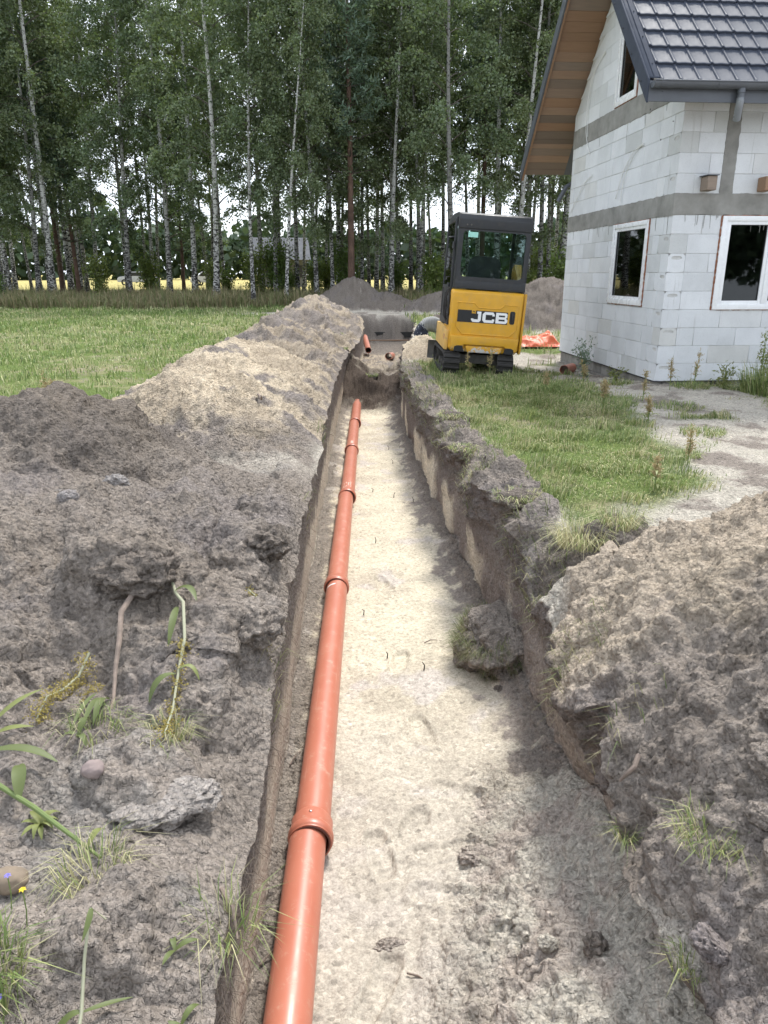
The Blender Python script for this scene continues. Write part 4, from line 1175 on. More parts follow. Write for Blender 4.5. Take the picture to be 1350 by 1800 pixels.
# rear bodywork: outline with chamfered lower corners, lofted in three steps so that the face is domed
def loft(sections, name, mat, parent, bevel=0.012, caps=True):
    n = len(sections[0]); V = [v for s in sections for v in s]; F = []
    for j in range(len(sections) - 1):
        for k in range(n): F.append((j * n + k, j * n + (k + 1) % n, (j + 1) * n + (k + 1) % n, (j + 1) * n + k))
    if caps: F += [tuple(range(n)), tuple((len(sections) - 1) * n + k for k in range(n - 1, -1, -1))]
    return MB().add(V, F).build(name, mat, parent, bevel=bevel)
def body_section(y, w0, w1, zb, zt, c=0.05):
    # seen from behind, z up; lower edge steps up towards the two exhaust cut-outs
    return [(-w0, y, zb + c), (-w0 + c, y, zb), (w0 - c, y, zb), (w0, y, zb + c), (w1, y, zt - 0.02), (w1 - 0.02, y, zt), (-w1 + 0.02, y, zt), (-w1, y, zt - 0.02)]
body = loft([body_section(0.0, 0.515, 0.535, 0.37, 1.235), body_section(0.05, 0.545, 0.560, 0.355, 1.275), body_section(0.62, 0.565, 0.570, 0.355, 1.29)], 'rear_body', YEL, dg)
# sloped top shoulder and bumper swelling
MB().prism([(0.0, 1.16), (0.06, 1.275), (0.07, 1.15), (0.012, 1.13)], -0.50, 0.50, 'x').build('shoulder', YEL, body)
bm_ = MB(); pts = [(-0.50, 0.40), (-0.36, 0.40), (-0.31, 0.475), (0.31, 0.475), (0.36, 0.40), (0.50, 0.40), (0.53, 0.60), (-0.53, 0.60)]
bm_.prism(pts, -0.052, 0.02, 'y'); bm_.build('bumper', YEL, body, bevel=0.012)
bm2 = MB().prism([(-0.25, 0.36), (0.25, 0.36), (0.29, 0.455), (-0.29, 0.455)], -0.045, 0.03, 'y').build('bumper_lip', YEL, body, bevel=0.010)
for sx in (-1, 1):
    MB().prism([(sx * 0.31, 0.365), (sx * 0.46, 0.365), (sx * 0.46, 0.435), (sx * 0.42, 0.455), (sx * 0.33, 0.455)], -0.056, -0.03, 'y').build('tie_down_plate', DECK, body)  # flat black plates stand in for recesses that are not cut
# raised rim of the rear hatch
rim = [(-0.455, 1.09), (-0.20, 1.09), (-0.135, 1.025), (0.20, 1.025), (0.265, 1.09), (0.47, 1.09), (0.47, 0.73), (0.375, 0.63), (-0.355, 0.63), (-0.455, 0.735)]
rp = [(x, -0.002, z) for x, z in rim]
MB().tube(rp + [rp[0], rp[1]], 0.011, 6, cap=False).build('hatch_rim', YEL, body, smooth=True)
hat = MB().prism(rim, -0.006, 0.004, 'y').build('hatch', YEL, body, bevel=0.003, seg=1)
# decal band and letters
MB().box(-0.445, 0.325, -0.0085, -0.0062, 0.805, 0.985).build('decal_band', DECK, hat)
def stroke(polys, x0, name):
    m = MB()
    for p in polys: m.prism([(x0 + u, 0.815 + w) for u, w in p], -0.0112, -0.0087, 'y')
    return m.build(name, DECW, hat)
h_ = 0.158
# J
stroke([[(0.0, 0.050), (0.0, 0.030), (0.026, 0.0), (0.026, 0.040), (0.042, 0.050)],
        [(0.026, 0.0), (0.122, 0.0), (0.104, 0.040), (0.026, 0.040)],
        [(0.104, 0.040), (0.122, 0.0), (0.150, 0.030), (0.150, 0.125), (0.104, 0.125)],
        [(0.086, 0.125), (0.150, 0.125), (0.150, h_), (0.086, h_)]], -0.235, 'letter')
# C
stroke([[(0.032, 0.0), (0.172, 0.0), (0.172, 0.004), (0.148, 0.040), (0.048, 0.040)],
        [(0.0, 0.034), (0.032, 0.0), (0.048, 0.040), (0.048, 0.118), (0.032, h_), (0.0, 0.124)],
        [(0.048, 0.118), (0.148, 0.118), (0.184, 0.124), (0.160, h_), (0.032, h_)],
        [(0.148, 0.100), (0.184, 0.100), (0.184, 0.124), (0.148, 0.118)],
        [(0.148, 0.040), (0.172, 0.0), (0.184, 0.034), (0.184, 0.056), (0.148, 0.056)]], -0.062, 'letter')
# B
stroke([[(0.0, 0.0), (0.046, 0.0), (0.046, h_), (0.0, h_)],
        [(0.046, 0.0), (0.156, 0.0), (0.140, 0.036), (0.046, 0.036)],
        [(0.046, 0.061), (0.140, 0.061), (0.156, 0.080), (0.140, 0.097), (0.046, 0.097)],
        [(0.046, 0.122), (0.140, 0.122), (0.154, h_), (0.046, h_)],
        [(0.140, 0.036), (0.156, 0.0), (0.182, 0.024), (0.182, 0.058), (0.160, 0.0795), (0.156, 0.080), (0.140, 0.061)],
        [(0.140, 0.097), (0.156, 0.080), (0.160, 0.0805), (0.176, 0.098), (0.176, 0.138), (0.154, h_), (0.140, 0.122)]], 0.142, 'letter')
em = MB().box(-0.232, -0.170, -0.0118, -0.0087, 0.940, 0.992).build('emblem', YEL, hat)
MB().prism([(-0.222, 0.952), (-0.204, 0.966), (-0.180, 0.952), (-0.180, 0.960), (-0.196, 0.972), (-0.182, 0.982), (-0.202, 0.975), (-0.222, 0.981), (-0.210, 0.968)], -0.0132, -0.0119, 'y').build('emblem_mark', DECK, em)
# hatch handle recess
MB().prism([(0.355, 0.835), (0.372, 0.812), (0.418, 0.812), (0.435, 0.835), (0.435, 0.985), (0.418, 1.005), (0.372, 1.005), (0.355, 0.985)], -0.009, -0.0062, 'y').build('hatch_handle_plate', DECK, hat)
MB().tube([(0.395, -0.012, 0.840), (0.395, -0.022, 0.86), (0.395, -0.022, 0.95), (0.395, -0.012, 0.975)], 0.013, 8).build('hatch_handle', BLK, hat, smooth=True)
# left side panels (paler than the right one, more blotched) and the side skirt
SIDEY = paint_mat('pale_yellow_side', (0.66, 0.40, 0.10), chips=False, dust=0.8, rough=0.55)
MB().prism([(0.05, 0.37), (1.45, 0.40), (1.45, 0.72), (0.62, 0.72), (0.05, 0.66)], -0.600, -0.548, 'x').build('side_panel', SIDEY, dg, bevel=0.012)
MB().prism([(0.05, 0.37), (1.45, 0.40), (1.45, 1.0), (0.62, 1.0), (0.62, 1.28), (0.05, 1.27)], 0.562, 0.600, 'x').build('side_panel', YEL, dg, bevel=0.012)
MB().box(-0.592, -0.603, 0.16, 0.22, 0.52, 0.60).build('side_reflector', simple('red_reflector', (0.35, 0.05, 0.04), 0.3), dg)
MB().box(-0.545, 0.56, 0.63, 1.50, 0.37, 0.62).build('platform', BLK, dg, bevel=0.01)
# cab
cab = empty('cab', parent=dg)
Y0, Y1, ZB, ZT = 0.045, 1.28, 1.29, 2.37
XL_, XR_ = -0.545, 0.555
m = MB()
m.box(XL_, XL_ + 0.075, Y0, Y0 + 0.085, ZB, ZT - 0.05); m.box(XR_ - 0.075, XR_, Y0, Y0 + 0.085, ZB, ZT - 0.05)
m.build('rear_pillar', BLK, cab, bevel=0.02)
for (xa, xb) in ((XL_, XL_ + 0.06), (XR_ - 0.06, XR_)): MB().box(xa, xb, Y1 - 0.06, Y1, 0.64, ZT - 0.05).build('front_pillar', BLK, cab, bevel=0.015)
MB().hexa([(XL_ + 0.02, Y0 - 0.01, ZB), (XR_ - 0.0, Y0 - 0.01, ZB), (XR_, Y0 + 0.08, ZB), (XL_, Y0 + 0.08, ZB), (XL_ + 0.02, Y0 + 0.0, ZB + 0.155), (XR_ - 0.01, Y0 + 0.0, ZB + 0.155), (XR_, Y0 + 0.08, ZB + 0.155), (XL_, Y0 + 0.08, ZB + 0.155)]).build('rear_sill', BLK, cab, bevel=0.012)
# roof: rounded rear edge
rs = []
for (y, z) in ((Y0 - 0.015, ZT - 0.235), (Y0 - 0.02, ZT - 0.09), (Y0 + 0.015, ZT - 0.025), (Y0 + 0.10, ZT), (Y0 + 0.7, ZT + 0.015), (Y1 - 0.02, ZT - 0.01), (Y1 + 0.03, ZT - 0.06), (Y1 + 0.03, ZT - 0.10), (Y1 - 0.1, ZT - 0.10), (Y0 + 0.06, ZT - 0.10), (Y0 + 0.05, ZT - 0.235)): rs.append((y, z))
rf = MB().prism(rs, XL_ + 0.012, XR_ - 0.012, 'x').build('roof', BLK, cab, bevel=0.022, seg=3)
for sx in (XL_ - 0.004, XR_ - 0.032): MB().prism([(y, z + 0.004) for y, z in rs], sx, sx + 0.036, 'x').build('roof_rail', BLK, rf, bevel=0.012)
for x in (-0.42, -0.36): MB().lathe([(0, 0.013), (-0.006, 0.012), (-0.008, 0.0)], 10, 'y').build('roof_bolt', STEEL, rf).location = (x, Y0 - 0.019, ZT - 0.175)
MB().box(XL_ + 0.08, XR_ - 0.08, Y0 + 0.1, Y1 - 0.1, ZT - 0.125, ZT - 0.103).build('roof_liner', LINER, cab)
# rear window: rounded pane in a black frame
def rounded(x0, x1, z0, z1, r, n=5):
    o = []
    for (cx, cz, a0) in ((x1 - r, z0 + r, -90), (x1 - r, z1 - r, 0), (x0 + r, z1 - r, 90), (x0 + r, z0 + r, 180)):
        for k in range(n + 1):
            a = R(a0 + 90 * k / n); o.append((cx + r * math.cos(a), cz + r * math.sin(a)))
    return o
wi = rounded(XL_ + 0.082, XR_ - 0.075, ZB + 0.175, ZT - 0.255, 0.06); wo = rounded(XL_ + 0.03, XR_ - 0.03, ZB + 0.12, ZT - 0.215, 0.05)
nW_ = len(wi)
V = [(x, Y0 - 0.006, z) for x, z in wo] + [(x, Y0 - 0.006, z) for x, z in wi] + [(x, Y0 + 0.03, z) for x, z in wo] + [(x, Y0 + 0.03, z) for x, z in wi]
F = []
for k in range(nW_):
    j = (k + 1) % nW_
    F += [(k, j, nW_ + j, nW_ + k), (2 * nW_ + k, 3 * nW_ + k, 3 * nW_ + j, 2 * nW_ + j), (nW_ + k, nW_ + j, 3 * nW_ + j, 3 * nW_ + k), (k, 2 * nW_ + k, 2 * nW_ + j, j)]
rw = MB().add(V, F).build('rear_window', BLK, cab)
MB().prism(wi, Y0 + 0.006, Y0 + 0.012, 'y').build('pane', CGLASS, rw)
MB().box(-0.39, -0.245, Y0 + 0.001, Y0 + 0.005, ZT - 0.345, ZT - 0.272).build('sticker', STICK, rw)
# front window, right side window
MB().box(XL_ + 0.06, XR_ - 0.06, Y1 - 0.035, Y1 - 0.028, 0.95, ZT - 0.10).build('front_window', CGLASS, cab)
MB().box(XR_ - 0.035, XR_ - 0.029, Y0 + 0.085, Y1 - 0.06, ZB + 0.05, ZT - 0.10).build('side_window', CGLASS, cab)
MB().box(XR_ - 0.045, XR_, Y0 + 0.085, Y1 - 0.06, ZB - 0.02, ZB + 0.05).build('side_rail', BLK, cab)
# door on the left: frame, pane, handle and the long grab rail
door = MB(); dx = XL_ - 0.035
for (a, b_, c_, d_) in ((Y0 + 0.09, Y0 + 0.15, 0.74, ZT - 0.07), (Y1 - 0.08, Y1 - 0.02, 0.74, ZT - 0.07), (Y0 + 0.15, Y1 - 0.08, 0.74, 0.84), (Y0 + 0.15, Y1 - 0.08, ZT - 0.13, ZT - 0.07), (Y0 + 0.15, Y1 - 0.08, 1.28, 1.33)): door.box(dx, dx + 0.035, a, b_, c_, d_)
dr = door.build('door', BLK, cab, bevel=0.008)
MB().box(dx + 0.012, dx + 0.018, Y0 + 0.15, Y1 - 0.08, 1.33, ZT - 0.13).build('pane', CGLASS, dr)
MB().box(dx + 0.010, dx + 0.022, Y0 + 0.15, Y1 - 0.08, 0.84, 1.28).build('door_panel', BLK, dr)
MB().tube([(dx, 0.20, 1.72), (dx - 0.075, 0.20, 1.73), (dx - 0.085, 0.20, 1.76), (dx - 0.085, 0.20, 1.98), (dx - 0.075, 0.20, 2.01), (dx, 0.20, 2.02)], 0.012, 8).build('grab_rail', BLK, dr, smooth=True)
MB().box(dx - 0.03, dx, 0.22, 0.34, 1.30, 1.36).build('door_lock', BLK, dr, bevel=0.008)
MB().tube([(dx, 0.35, 1.45), (dx - 0.05, 0.33, 1.44), (dx - 0.05, 0.33, 1.40)], 0.008, 6).build('latch', STEEL, dr)
for z in (0.95, 1.14, 1.9): MB().lathe([(-0.05, 0.022), (0.05, 0.022)], 8, 'z').build('hinge', BLK, dr).location = (dx - 0.005, Y0 + 0.07, z)
hose = MB()
for k in range(4):
    pts = [(dx - 0.01 - 0.012 * k, 0.14 + 0.05 * k, 1.28 - 0.02 * k), (dx - 0.045, 0.15 + 0.05 * k, 1.16), (dx - 0.02 - 0.01 * k, 0.18 + 0.05 * k, 1.0), (dx - 0.03, 0.22 + 0.05 * k, 0.86), (dx + 0.02, 0.26, 0.76)]
    MB().tube(pts, 0.014, 6).build('hose', RUB, dg, smooth=True)
# seat with backrest seen through the rear pane, console and lever
st = empty('seat', parent=cab)
MB().prism(rounded(-0.30, 0.20, 1.05, 1.78, 0.13), 0.33, 0.45, 'y').build('backrest', SEATM, st, bevel=0.03)
MB().box(-0.30, 0.20, 0.36, 0.85, 0.98, 1.12).build('seat_cushion', SEATM, st, bevel=0.04)
MB().box(-0.27, 0.17, 0.42, 0.80, 0.62, 0.98).build('seat_base', BLK, st)
MB().box(0.25, 0.36, 0.45, 1.0, 0.62, 1.30).build('console', BLK, cab, bevel=0.03)
MB().tube([(-0.36, 0.62, 1.25), (-0.38, 0.60, 1.45), (-0.37, 0.57, 1.60)], [0.02, 0.016, 0.026], 8).build('lever', STEEL, cab, smooth=True)
MB().box(-0.42, -0.30, 0.45, 0.95, 0.62, 1.25).build('console', BLK, cab, bevel=0.03)
# undercarriage: slew ring, track frames, rubber tracks with lugs
MB().lathe([(0.30, 0.30), (0.37, 0.34)], 24, 'z').build('slew_ring', STEEL, dg, smooth=True).location = (0.0, 0.72, 0)
MB().box(-0.36, 0.30, 0.25, 1.35, 0.16, 0.31).build('track_frame', STEEL, dg, bevel=0.02)
TRX = (-0.475, 0.36)
for tx in TRX:
    tr = empty('track', (tx, 0, 0), parent=dg)
    def loop(off):
        r0 = 0.165 + off; o = []
        for k in range(11):
            a = R(90 + 18 * k); o.append((0.10 + r0 * math.cos(a), 0.185 + r0 * math.sin(a)))
        for k in range(11):
            a = R(270 + 18 * k); o.append((1.50 + r0 * math.cos(a), 0.185 + r0 * math.sin(a)))
        return o
    lo, li = loop(0.0), loop(-0.035)
    n = len(lo); V = []; F = []
    for x in (-0.125, 0.125):
        V += [(x, y, z) for y, z in lo] + [(x, y, z) for y, z in li]
    for k in range(n):
        j = (k + 1) % n
        F += [(k, j, 2 * n + j, 2 * n + k), (n + k, 3 * n + k, 3 * n + j, n + j), (k, n + k, n + j, j), (2 * n + k, 2 * n + j, 3 * n + j, 3 * n + k)]
    belt = MB().add(V, F).build('belt', RUB, tr)
    # lugs round the belt
    L = []
    per = [(Vector((0, *lo[k])), Vector((0, *lo[(k + 1) % n]))) for k in range(n)]
    tot = sum((b_ - a).length for a, b_ in per); nl = 46; acc = 0; t = 0
    lug = MB().hexa([(-0.12, -0.022, -0.004), (0.12, -0.022, -0.004), (0.12, 0.022, -0.004), (-0.12, 0.022, -0.004), (-0.118, -0.012, 0.024), (0.118, -0.012, 0.024), (0.118, 0.012, 0.024), (-0.118, 0.012, 0.024)]).mesh('lug', RUB)
    k = 0; done = 0.0
    for i in range(nl):
        want = tot * i / nl
        while k < n - 1 and done + (per[k][1] - per[k][0]).length < want:
            done += (per[k][1] - per[k][0]).length; k += 1
        a, b_ = per[k]; d = (b_ - a); f_ = (want - done) / max(d.length, 1e-6); p = a + d * f_
        tn = d.normalized(); nn = Vector((0, tn.z, -tn.y))
        if (p - Vector((0, 0.8, 0.185))).dot(nn) < 0: nn = -nn
        o = link_mesh('lug', lug, belt)
        o.matrix_local = Matrix(((1, 0, 0, p.x), (0, tn.y, nn.y, p.y), (0, tn.z, nn.z, p.z), (0, 0, 0, 1)))
    for y in (0.10, 1.50): MB().lathe([(-0.09, 0.10), (-0.09, 0.128), (0.09, 0.128), (0.09, 0.10)], 18, 'x').build('wheel', STEEL, tr, smooth=True).location = (0, y, 0.185)
    for y in (0.45, 0.8, 1.15): MB().lathe([(-0.07, 0.02), (-0.07, 0.065), (0.07, 0.065), (0.07, 0.02)], 14, 'x').build('roller', STEEL, tr, smooth=True).location = (0, y, 0.10)
# dozer blade on two arms
bl = MB()
for k in range(6):
    pass
arc = [(1.93 + 0.05 * math.cos(a), 0.20 + 0.17 * math.sin(a)) for a in np.linspace(-1.2, 1.2, 8)]
blade = MB().prism([(y, z) for y, z in arc] + [(y - 0.03, z) for y, z in reversed(arc)], -0.68, 0.66, 'x').build('dozer_blade', STEEL, dg)
for x in (-0.3, 0.2): MB().tube([(x, 1.2, 0.22), (x, 1.93, 0.20)], 0.045, 6).build('blade_arm', STEEL, dg)
# boom, dipper and bucket reaching forward
bm3 = MB()
def beam2(pts, w, hgts, name, mat, x=0.18):
    m = MB(); V = []; F = []
    for (y, z), h in zip(pts, hgts):
        V += [(x - w, y, z - h), (x + w, y, z - h), (x + w, y, z + h), (x - w, y, z + h)]
    for i in range(len(pts) - 1):
        for k in range(4): F.append((i * 4 + k, i * 4 + (k + 1) % 4, (i + 1) * 4 + (k + 1) % 4, (i + 1) * 4 + k))
    F += [(0, 1, 2, 3), tuple(4 * (len(pts) - 1) + k for k in (3, 2, 1, 0))]
    return m.add(V, F).build(name, mat, dg, bevel=0.008)
beam2([(1.42, 0.62), (1.75, 1.25), (2.35, 1.62), (2.95, 1.45)], 0.065, [0.10, 0.12, 0.12, 0.07], 'boom', YEL)
beam2([(2.80, 1.58), (3.0, 1.42), (3.12, 0.75), (3.10, 0.45)], 0.055, [0.05, 0.09, 0.07, 0.05], 'dipper_arm', YEL)
MB().box(0.08, 0.28, 1.38, 1.56, 0.42, 0.80).build('kingpost', BLK, dg, bevel=0.02)
MB().tube([(0.18, 1.60, 0.75), (0.18, 1.98, 1.28)], 0.045, 10).build('boom_ram', BLK, dg, smooth=True)
MB().tube([(0.18, 1.98, 1.28), (0.18, 2.15, 1.50)], 0.024, 10).build('ram_rod', CHROME, dg, smooth=True)
bp = [(3.10, 0.46), (3.22, 0.40), (3.30, 0.22), (3.22, 0.06), (3.02, 0.02), (2.88, 0.12), (2.93, 0.12), (3.04, 0.06), (3.19, 0.10), (3.25, 0.22), (3.18, 0.37), (3.06, 0.42)]
MB().prism(bp, 0.0, 0.36, 'x').build('bucket', STEEL, dg)
for x in (0.0, 0.35): MB().prism([(3.10, 0.46), (3.22, 0.40), (3.30, 0.22), (3.22, 0.06), (3.02, 0.02), (2.88, 0.12)], x, x + 0.012, 'x').build('bucket_cheek', STEEL, dg)

# ------------------------------------------------------------------ the man bent over behind the sand heap
def cloth_mat(name, col_, stripe=None, scale=70, print_=None):
    m, nt, b = new_mat(name)
    c = coord(nt)
    base = mixc(nt, tuple(x * 0.8 for x in col_), col_, noise(nt, 14, 4, 0.6, c))
    if stripe:
        w = nt.nodes.new('ShaderNodeTexWave'); w.inputs['Scale'].default_value = scale; w.bands_direction = 'X'; w.inputs['Distortion'].default_value = 1.5; nt.links.new(c, w.inputs['Vector'])
        base = mixc(nt, base, stripe, ramp(nt, w.outputs['Fac'], [(0.5, 0.0), (0.7, 0.6)]))
    if print_:
        base = mixc(nt, base, print_, ramp(nt, noise(nt, 17, 3, 0.5, c), [(0.60, 0.0), (0.63, 1.0)]))
    nt.links.new(base, b.inputs['Base Color']); b.inputs['Roughness'].default_value = 0.9
    bump(nt, b, noise(nt, 26, 4, 0.6, c), 0.6, 0.012)
    return m
SHIRT = cloth_mat('grey_shirt', (0.30, 0.30, 0.285), (0.17, 0.17, 0.165), 9)
SHORTS = cloth_mat('navy_trousers', (0.020, 0.024, 0.040), print_=(0.45, 0.46, 0.48))
SKIN = simple('skin', (0.46, 0.27, 0.18), 0.55, 0.1); HAIR = simple('brown_hair', (0.05, 0.033, 0.022), 0.8, 0.2); BOOT = simple('work_boot', (0.05, 0.04, 0.03), 0.8)
def person():
    gz_ = ground_at(1.05, 15.9)
    J = {'pelvis': (0, 0, 0.34), 'waist': (0.14, 0.02, 0.45), 'chest': (0.33, 0.03, 0.45), 'neckb': (0.46, 0.03, 0.36), 'neck': (0.53, 0.03, 0.31), 'head': (0.60, 0.03, 0.24), 'crown': (0.66, 0.03, 0.16)}
    R_ = {'pelvis': .155, 'waist': .145, 'chest': .165, 'neckb': .11, 'neck': .058, 'head': .092, 'crown': .075}
    E = [('pelvis', 'waist'), ('waist', 'chest'), ('chest', 'neckb'), ('neckb', 'neck'), ('neck', 'head'), ('head', 'crown')]
    for s, sg in (('l', 1), ('r', -1)):
        J['hip' + s] = (-0.01, sg * 0.10, 0.26); R_['hip' + s] = .105
        J['knee' + s] = (0.22, sg * 0.16, 0.07); R_['knee' + s] = .065
        J['calf' + s] = (0.02, sg * 0.17, 0.06); R_['calf' + s] = .055
        J['ank' + s] = (-0.20, sg * 0.16, 0.055); R_['ank' + s] = .042
        J['toe' + s] = (-0.30, sg * 0.16, 0.0); R_['toe' + s] = .032
        J['sho' + s] = (0.41, 0.03 + sg * 0.19, 0.38); R_['sho' + s] = .070
        J['elb' + s] = (0.52, 0.03 + sg * 0.25, 0.16); R_['elb' + s] = .043
        J['wri' + s] = (0.70, 0.03 + sg * 0.16, 0.05); R_['wri' + s] = .030
        J['palm' + s] = (0.77, 0.03 + sg * 0.14, 0.035); R_['palm' + s] = .032
        E += [('pelvis', 'hip' + s), ('hip' + s, 'knee' + s), ('knee' + s, 'calf' + s), ('calf' + s, 'ank' + s), ('ank' + s, 'toe' + s), ('neckb', 'sho' + s), ('sho' + s, 'elb' + s), ('elb' + s, 'wri' + s), ('wri' + s, 'palm' + s)]
        for k in range(5):
            nm = 'f%d%s' % (k, s)
            if k == 0: J[nm] = (0.785, 0.03 + sg * 0.085, 0.03)
            else: J[nm] = (0.845 - 0.006 * abs(k - 2), 0.03 + sg * (0.10 + 0.022 * k), 0.018)
            R_[nm] = .0095; E.append(('palm' + s, nm))
    names = list(J); me = bpy.data.meshes.new('body')
    me.from_pydata([J[n] for n in names], [(names.index(a), names.index(b_)) for a, b_ in E], [])
    o = bpy.data.objects.new('body_skeleton', me); COL.objects.link(o)
    sk = o.modifiers.new('skin', 'SKIN'); sk.use_smooth_shade = True
    for i, n in enumerate(names):
        v = me.skin_vertices[0].data[i]; v.radius = (R_[n], R_[n] * (1.15 if n in ('chest', 'pelvis', 'waist') else 1.0)); v.use_root = n == 'pelvis'
    ss = o.modifiers.new('sub', 'SUBSURF'); ss.levels = 2; ss.render_levels = 2
    bpy.context.view_layer.update()
    dgp = bpy.context.evaluated_depsgraph_get()
    me2 = bpy.data.meshes.new_from_object(o.evaluated_get(dgp))
    bpy.data.objects.remove(o, do_unlink=True)
    me2.name = 'body'; me2.materials.clear()
    for mt in (SHIRT, SHORTS, SKIN, BOOT): me2.materials.append(mt)
    pts = np.array([J[n] for n in names])
    seg = [(np.array(J[a]), np.array(J[b_]), a, b_) for a, b_ in E]
    for p in me2.polygons:
        c = np.array(p.center); best = None
        for a, b_, na, nb in seg:
            t = np.clip(np.dot(c - a, b_ - a) / np.dot(b_ - a, b_ - a), 0, 1); d = np.linalg.norm(c - a - t * (b_ - a)) - 0.3 * R_[nb]
            if best is None or d < best[0]: best = (d, na, nb, t)
        _, na, nb, t = best
        if nb in ('neck', 'head', 'crown') or nb[:3] in ('wri', 'pal') or nb[0] == 'f' or (nb[:3] == 'elb' and t > 0.6): p.material_index = 2
        elif nb[:3] == 'toe': p.material_index = 3
        elif nb[:3] in ('hip', 'kne', 'cal', 'ank') or (na == 'pelvis' and t < 0.45): p.material_index = 1
        else: p.material_index = 0
    root = empty('person', (1.02, 15.75, gz_ + 0.06), (0, 0, R(12)))
    tag(root, 'person in grey shirt and dark patterned trousers bent over beside the digger', 'person')
    link_mesh('body', me2, root)
    # hair: a cap of small lumps over the crown, ears and nose below
    V, F = [], []
    hd = Vector((0.635, 0.03, 0.20))
    m = MB()
    n, k = 14, 8
    for j in range(k + 1):
        for i in range(n):
            th, ph = 2 * math.pi * i / n, math.pi * 0.62 * j / k
            r = 0.108 * (1 + 0.05 * rnd.uniform(-1, 1))
            v = Vector((math.cos(ph) * 0.6 + 0, math.sin(ph) * math.cos(th), math.sin(ph) * math.sin(th)))
            d = Vector((0.45, 0, 0.55)).normalized()
            q_ = d.to_track_quat('X', 'Z')
            V.append(hd + q_ @ Vector((math.cos(ph), math.sin(ph) * math.cos(th), math.sin(ph) * math.sin(th))) * r)
    for j in range(k):
        for i in range(n): F.append((j * n + i, j * n + (i + 1) % n, (j + 1) * n + (i + 1) % n, (j + 1) * n + i))
    m.add(V, F); m.build('hair', HAIR, root, smooth=True)
    for sg in (1, -1): MB().lathe([(-0.012, 0.004), (0.0, 0.026), (0.010, 0.022), (0.012, 0.004)], 10, 'y').build('ear', SKIN, root, smooth=True).location = (0.60, 0.03 + sg * 0.098, 0.22)
    MB().tube([(0.60, 0.03, 0.115), (0.625, 0.03, 0.095), (0.65, 0.03, 0.105)], [0.010, 0.017, 0.012], 8).build('nose', SKIN, root, smooth=True)
person()

# ------------------------------------------------------------------ crumpled orange sheet in the grass before the heap
def crumple():
    n, k = 60, 26
    u = np.linspace(-1, 1, n); v = np.linspace(-1, 1, k)
    U, W_ = np.meshgrid(u, v, indexing='ij')
    x = U * 0.56 + 0.05 * perlin(U * 3, W_ * 3); y = W_ * 0.36 + 0.05 * perlin(U * 3 + 9, W_ * 3)
    env = np.clip(1 - np.abs(U) ** 2.5, 0, 1) * np.clip(1 - np.abs(W_) ** 2.2, 0, 1)
    hgt = 0.22 + 0.16 * np.exp(-((U - 0.62) / 0.25) ** 2) - 0.05 * np.exp(-((U + 0.1) / 0.3) ** 2)
    z = env * hgt * (0.85 + 0.25 * perlin(U * 4, W_ * 4)) + 0.05 * (1 - np.abs(perlin(U * 7, W_ * 6))) * env + 0.02 * np.abs(perlin(U * 16, W_ * 12)) - 0.01
    V = np.stack([x, y, z], -1).reshape(-1, 3); I = np.arange(n * k).reshape(n, k)
    F = np.stack([I[:-1, :-1], I[1:, :-1], I[1:, 1:], I[:-1, 1:]], -1).reshape(-1, 4)
    m, nt, b = new_mat('orange_sheet'); c = coord(nt)
    nt.links.new(mixc(nt, (0.62, 0.10, 0.035), (0.80, 0.19, 0.08), noise(nt, 8, 4, 0.6, c)), b.inputs['Base Color']); b.inputs['Roughness'].default_value = 0.45
    bump(nt, b, noise(nt, 24, 4, 0.6, c, 1.0), 0.6, 0.02)
    o = np_obj('tarpaulin', V, F, m)
    o.location = (3.62, 16.6, ground_at(3.7, 16.6) + 0.05)
    tag(o, 'crumpled bright orange plastic sheet lying in the grass between digger and house', 'plastic sheet')
crumple()
# dark board laid across the pit at the far end of the trench
BRD = simple('dark_board', (0.03, 0.028, 0.026), 0.7, 0.3, 6)
o = MB().box(-0.55, 2.0, 28.95, 29.0, -0.80, -0.60).build('board', BRD); tag(o, 'dark wet board standing across the far end wall of the trench', 'board')
o = MB().box(-0.45, 1.8, 28.4, 28.48, -0.88, -0.845).build('plank', TIMBER); tag(o, 'thin pale plank lying before the dark board in the far pit', 'plank')
# ------------------------------------------------------------------ trees
def leaf_mat(name, c0, c1, trans=0.35):
    m = bpy.data.materials.new(name); m.use_nodes = True; nt = m.node_tree; nt.nodes.clear()
    out = nt.nodes.new('ShaderNodeOutputMaterial')
    a = nt.nodes.new('ShaderNodeAttribute'); a.attribute_name = 'tint'
    oi = nt.nodes.new('ShaderNodeObjectInfo')
    k = mixc(nt, c0, c1, oi.outputs['Random'])
    c = mixc(nt, k, a.outputs['Color'], 1.0, 'MULTIPLY')
    d = nt.nodes.new('ShaderNodeBsdfDiffuse'); nt.links.new(c, d.inputs['Color'])
    t = nt.nodes.new('ShaderNodeBsdfTranslucent'); nt.links.new(mixc(nt, c, (1.0, 1.15, 0.55), 1.0, 'MULTIPLY'), t.inputs['Color'])
    g = nt.nodes.new('ShaderNodeBsdfGlossy'); g.inputs['Roughness'].default_value = 0.45; g.inputs['Color'].default_value = (0.6, 0.65, 0.62, 1)
    m1 = nt.nodes.new('ShaderNodeMixShader'); m1.inputs['Fac'].default_value = trans; nt.links.new(d.outputs[0], m1.inputs[1]); nt.links.new(t.outputs[0], m1.inputs[2])
    m2 = nt.nodes.new('ShaderNodeMixShader'); m2.inputs['Fac'].default_value = 0.05; nt.links.new(m1.outputs[0], m2.inputs[1]); nt.links.new(g.outputs[0], m2.inputs[2])
    nt.links.new(m2.outputs[0], out.inputs['Surface'])
    return m
LEAF = leaf_mat('birch_leaves', (0.138, 0.182, 0.104), (0.185, 0.222, 0.118))
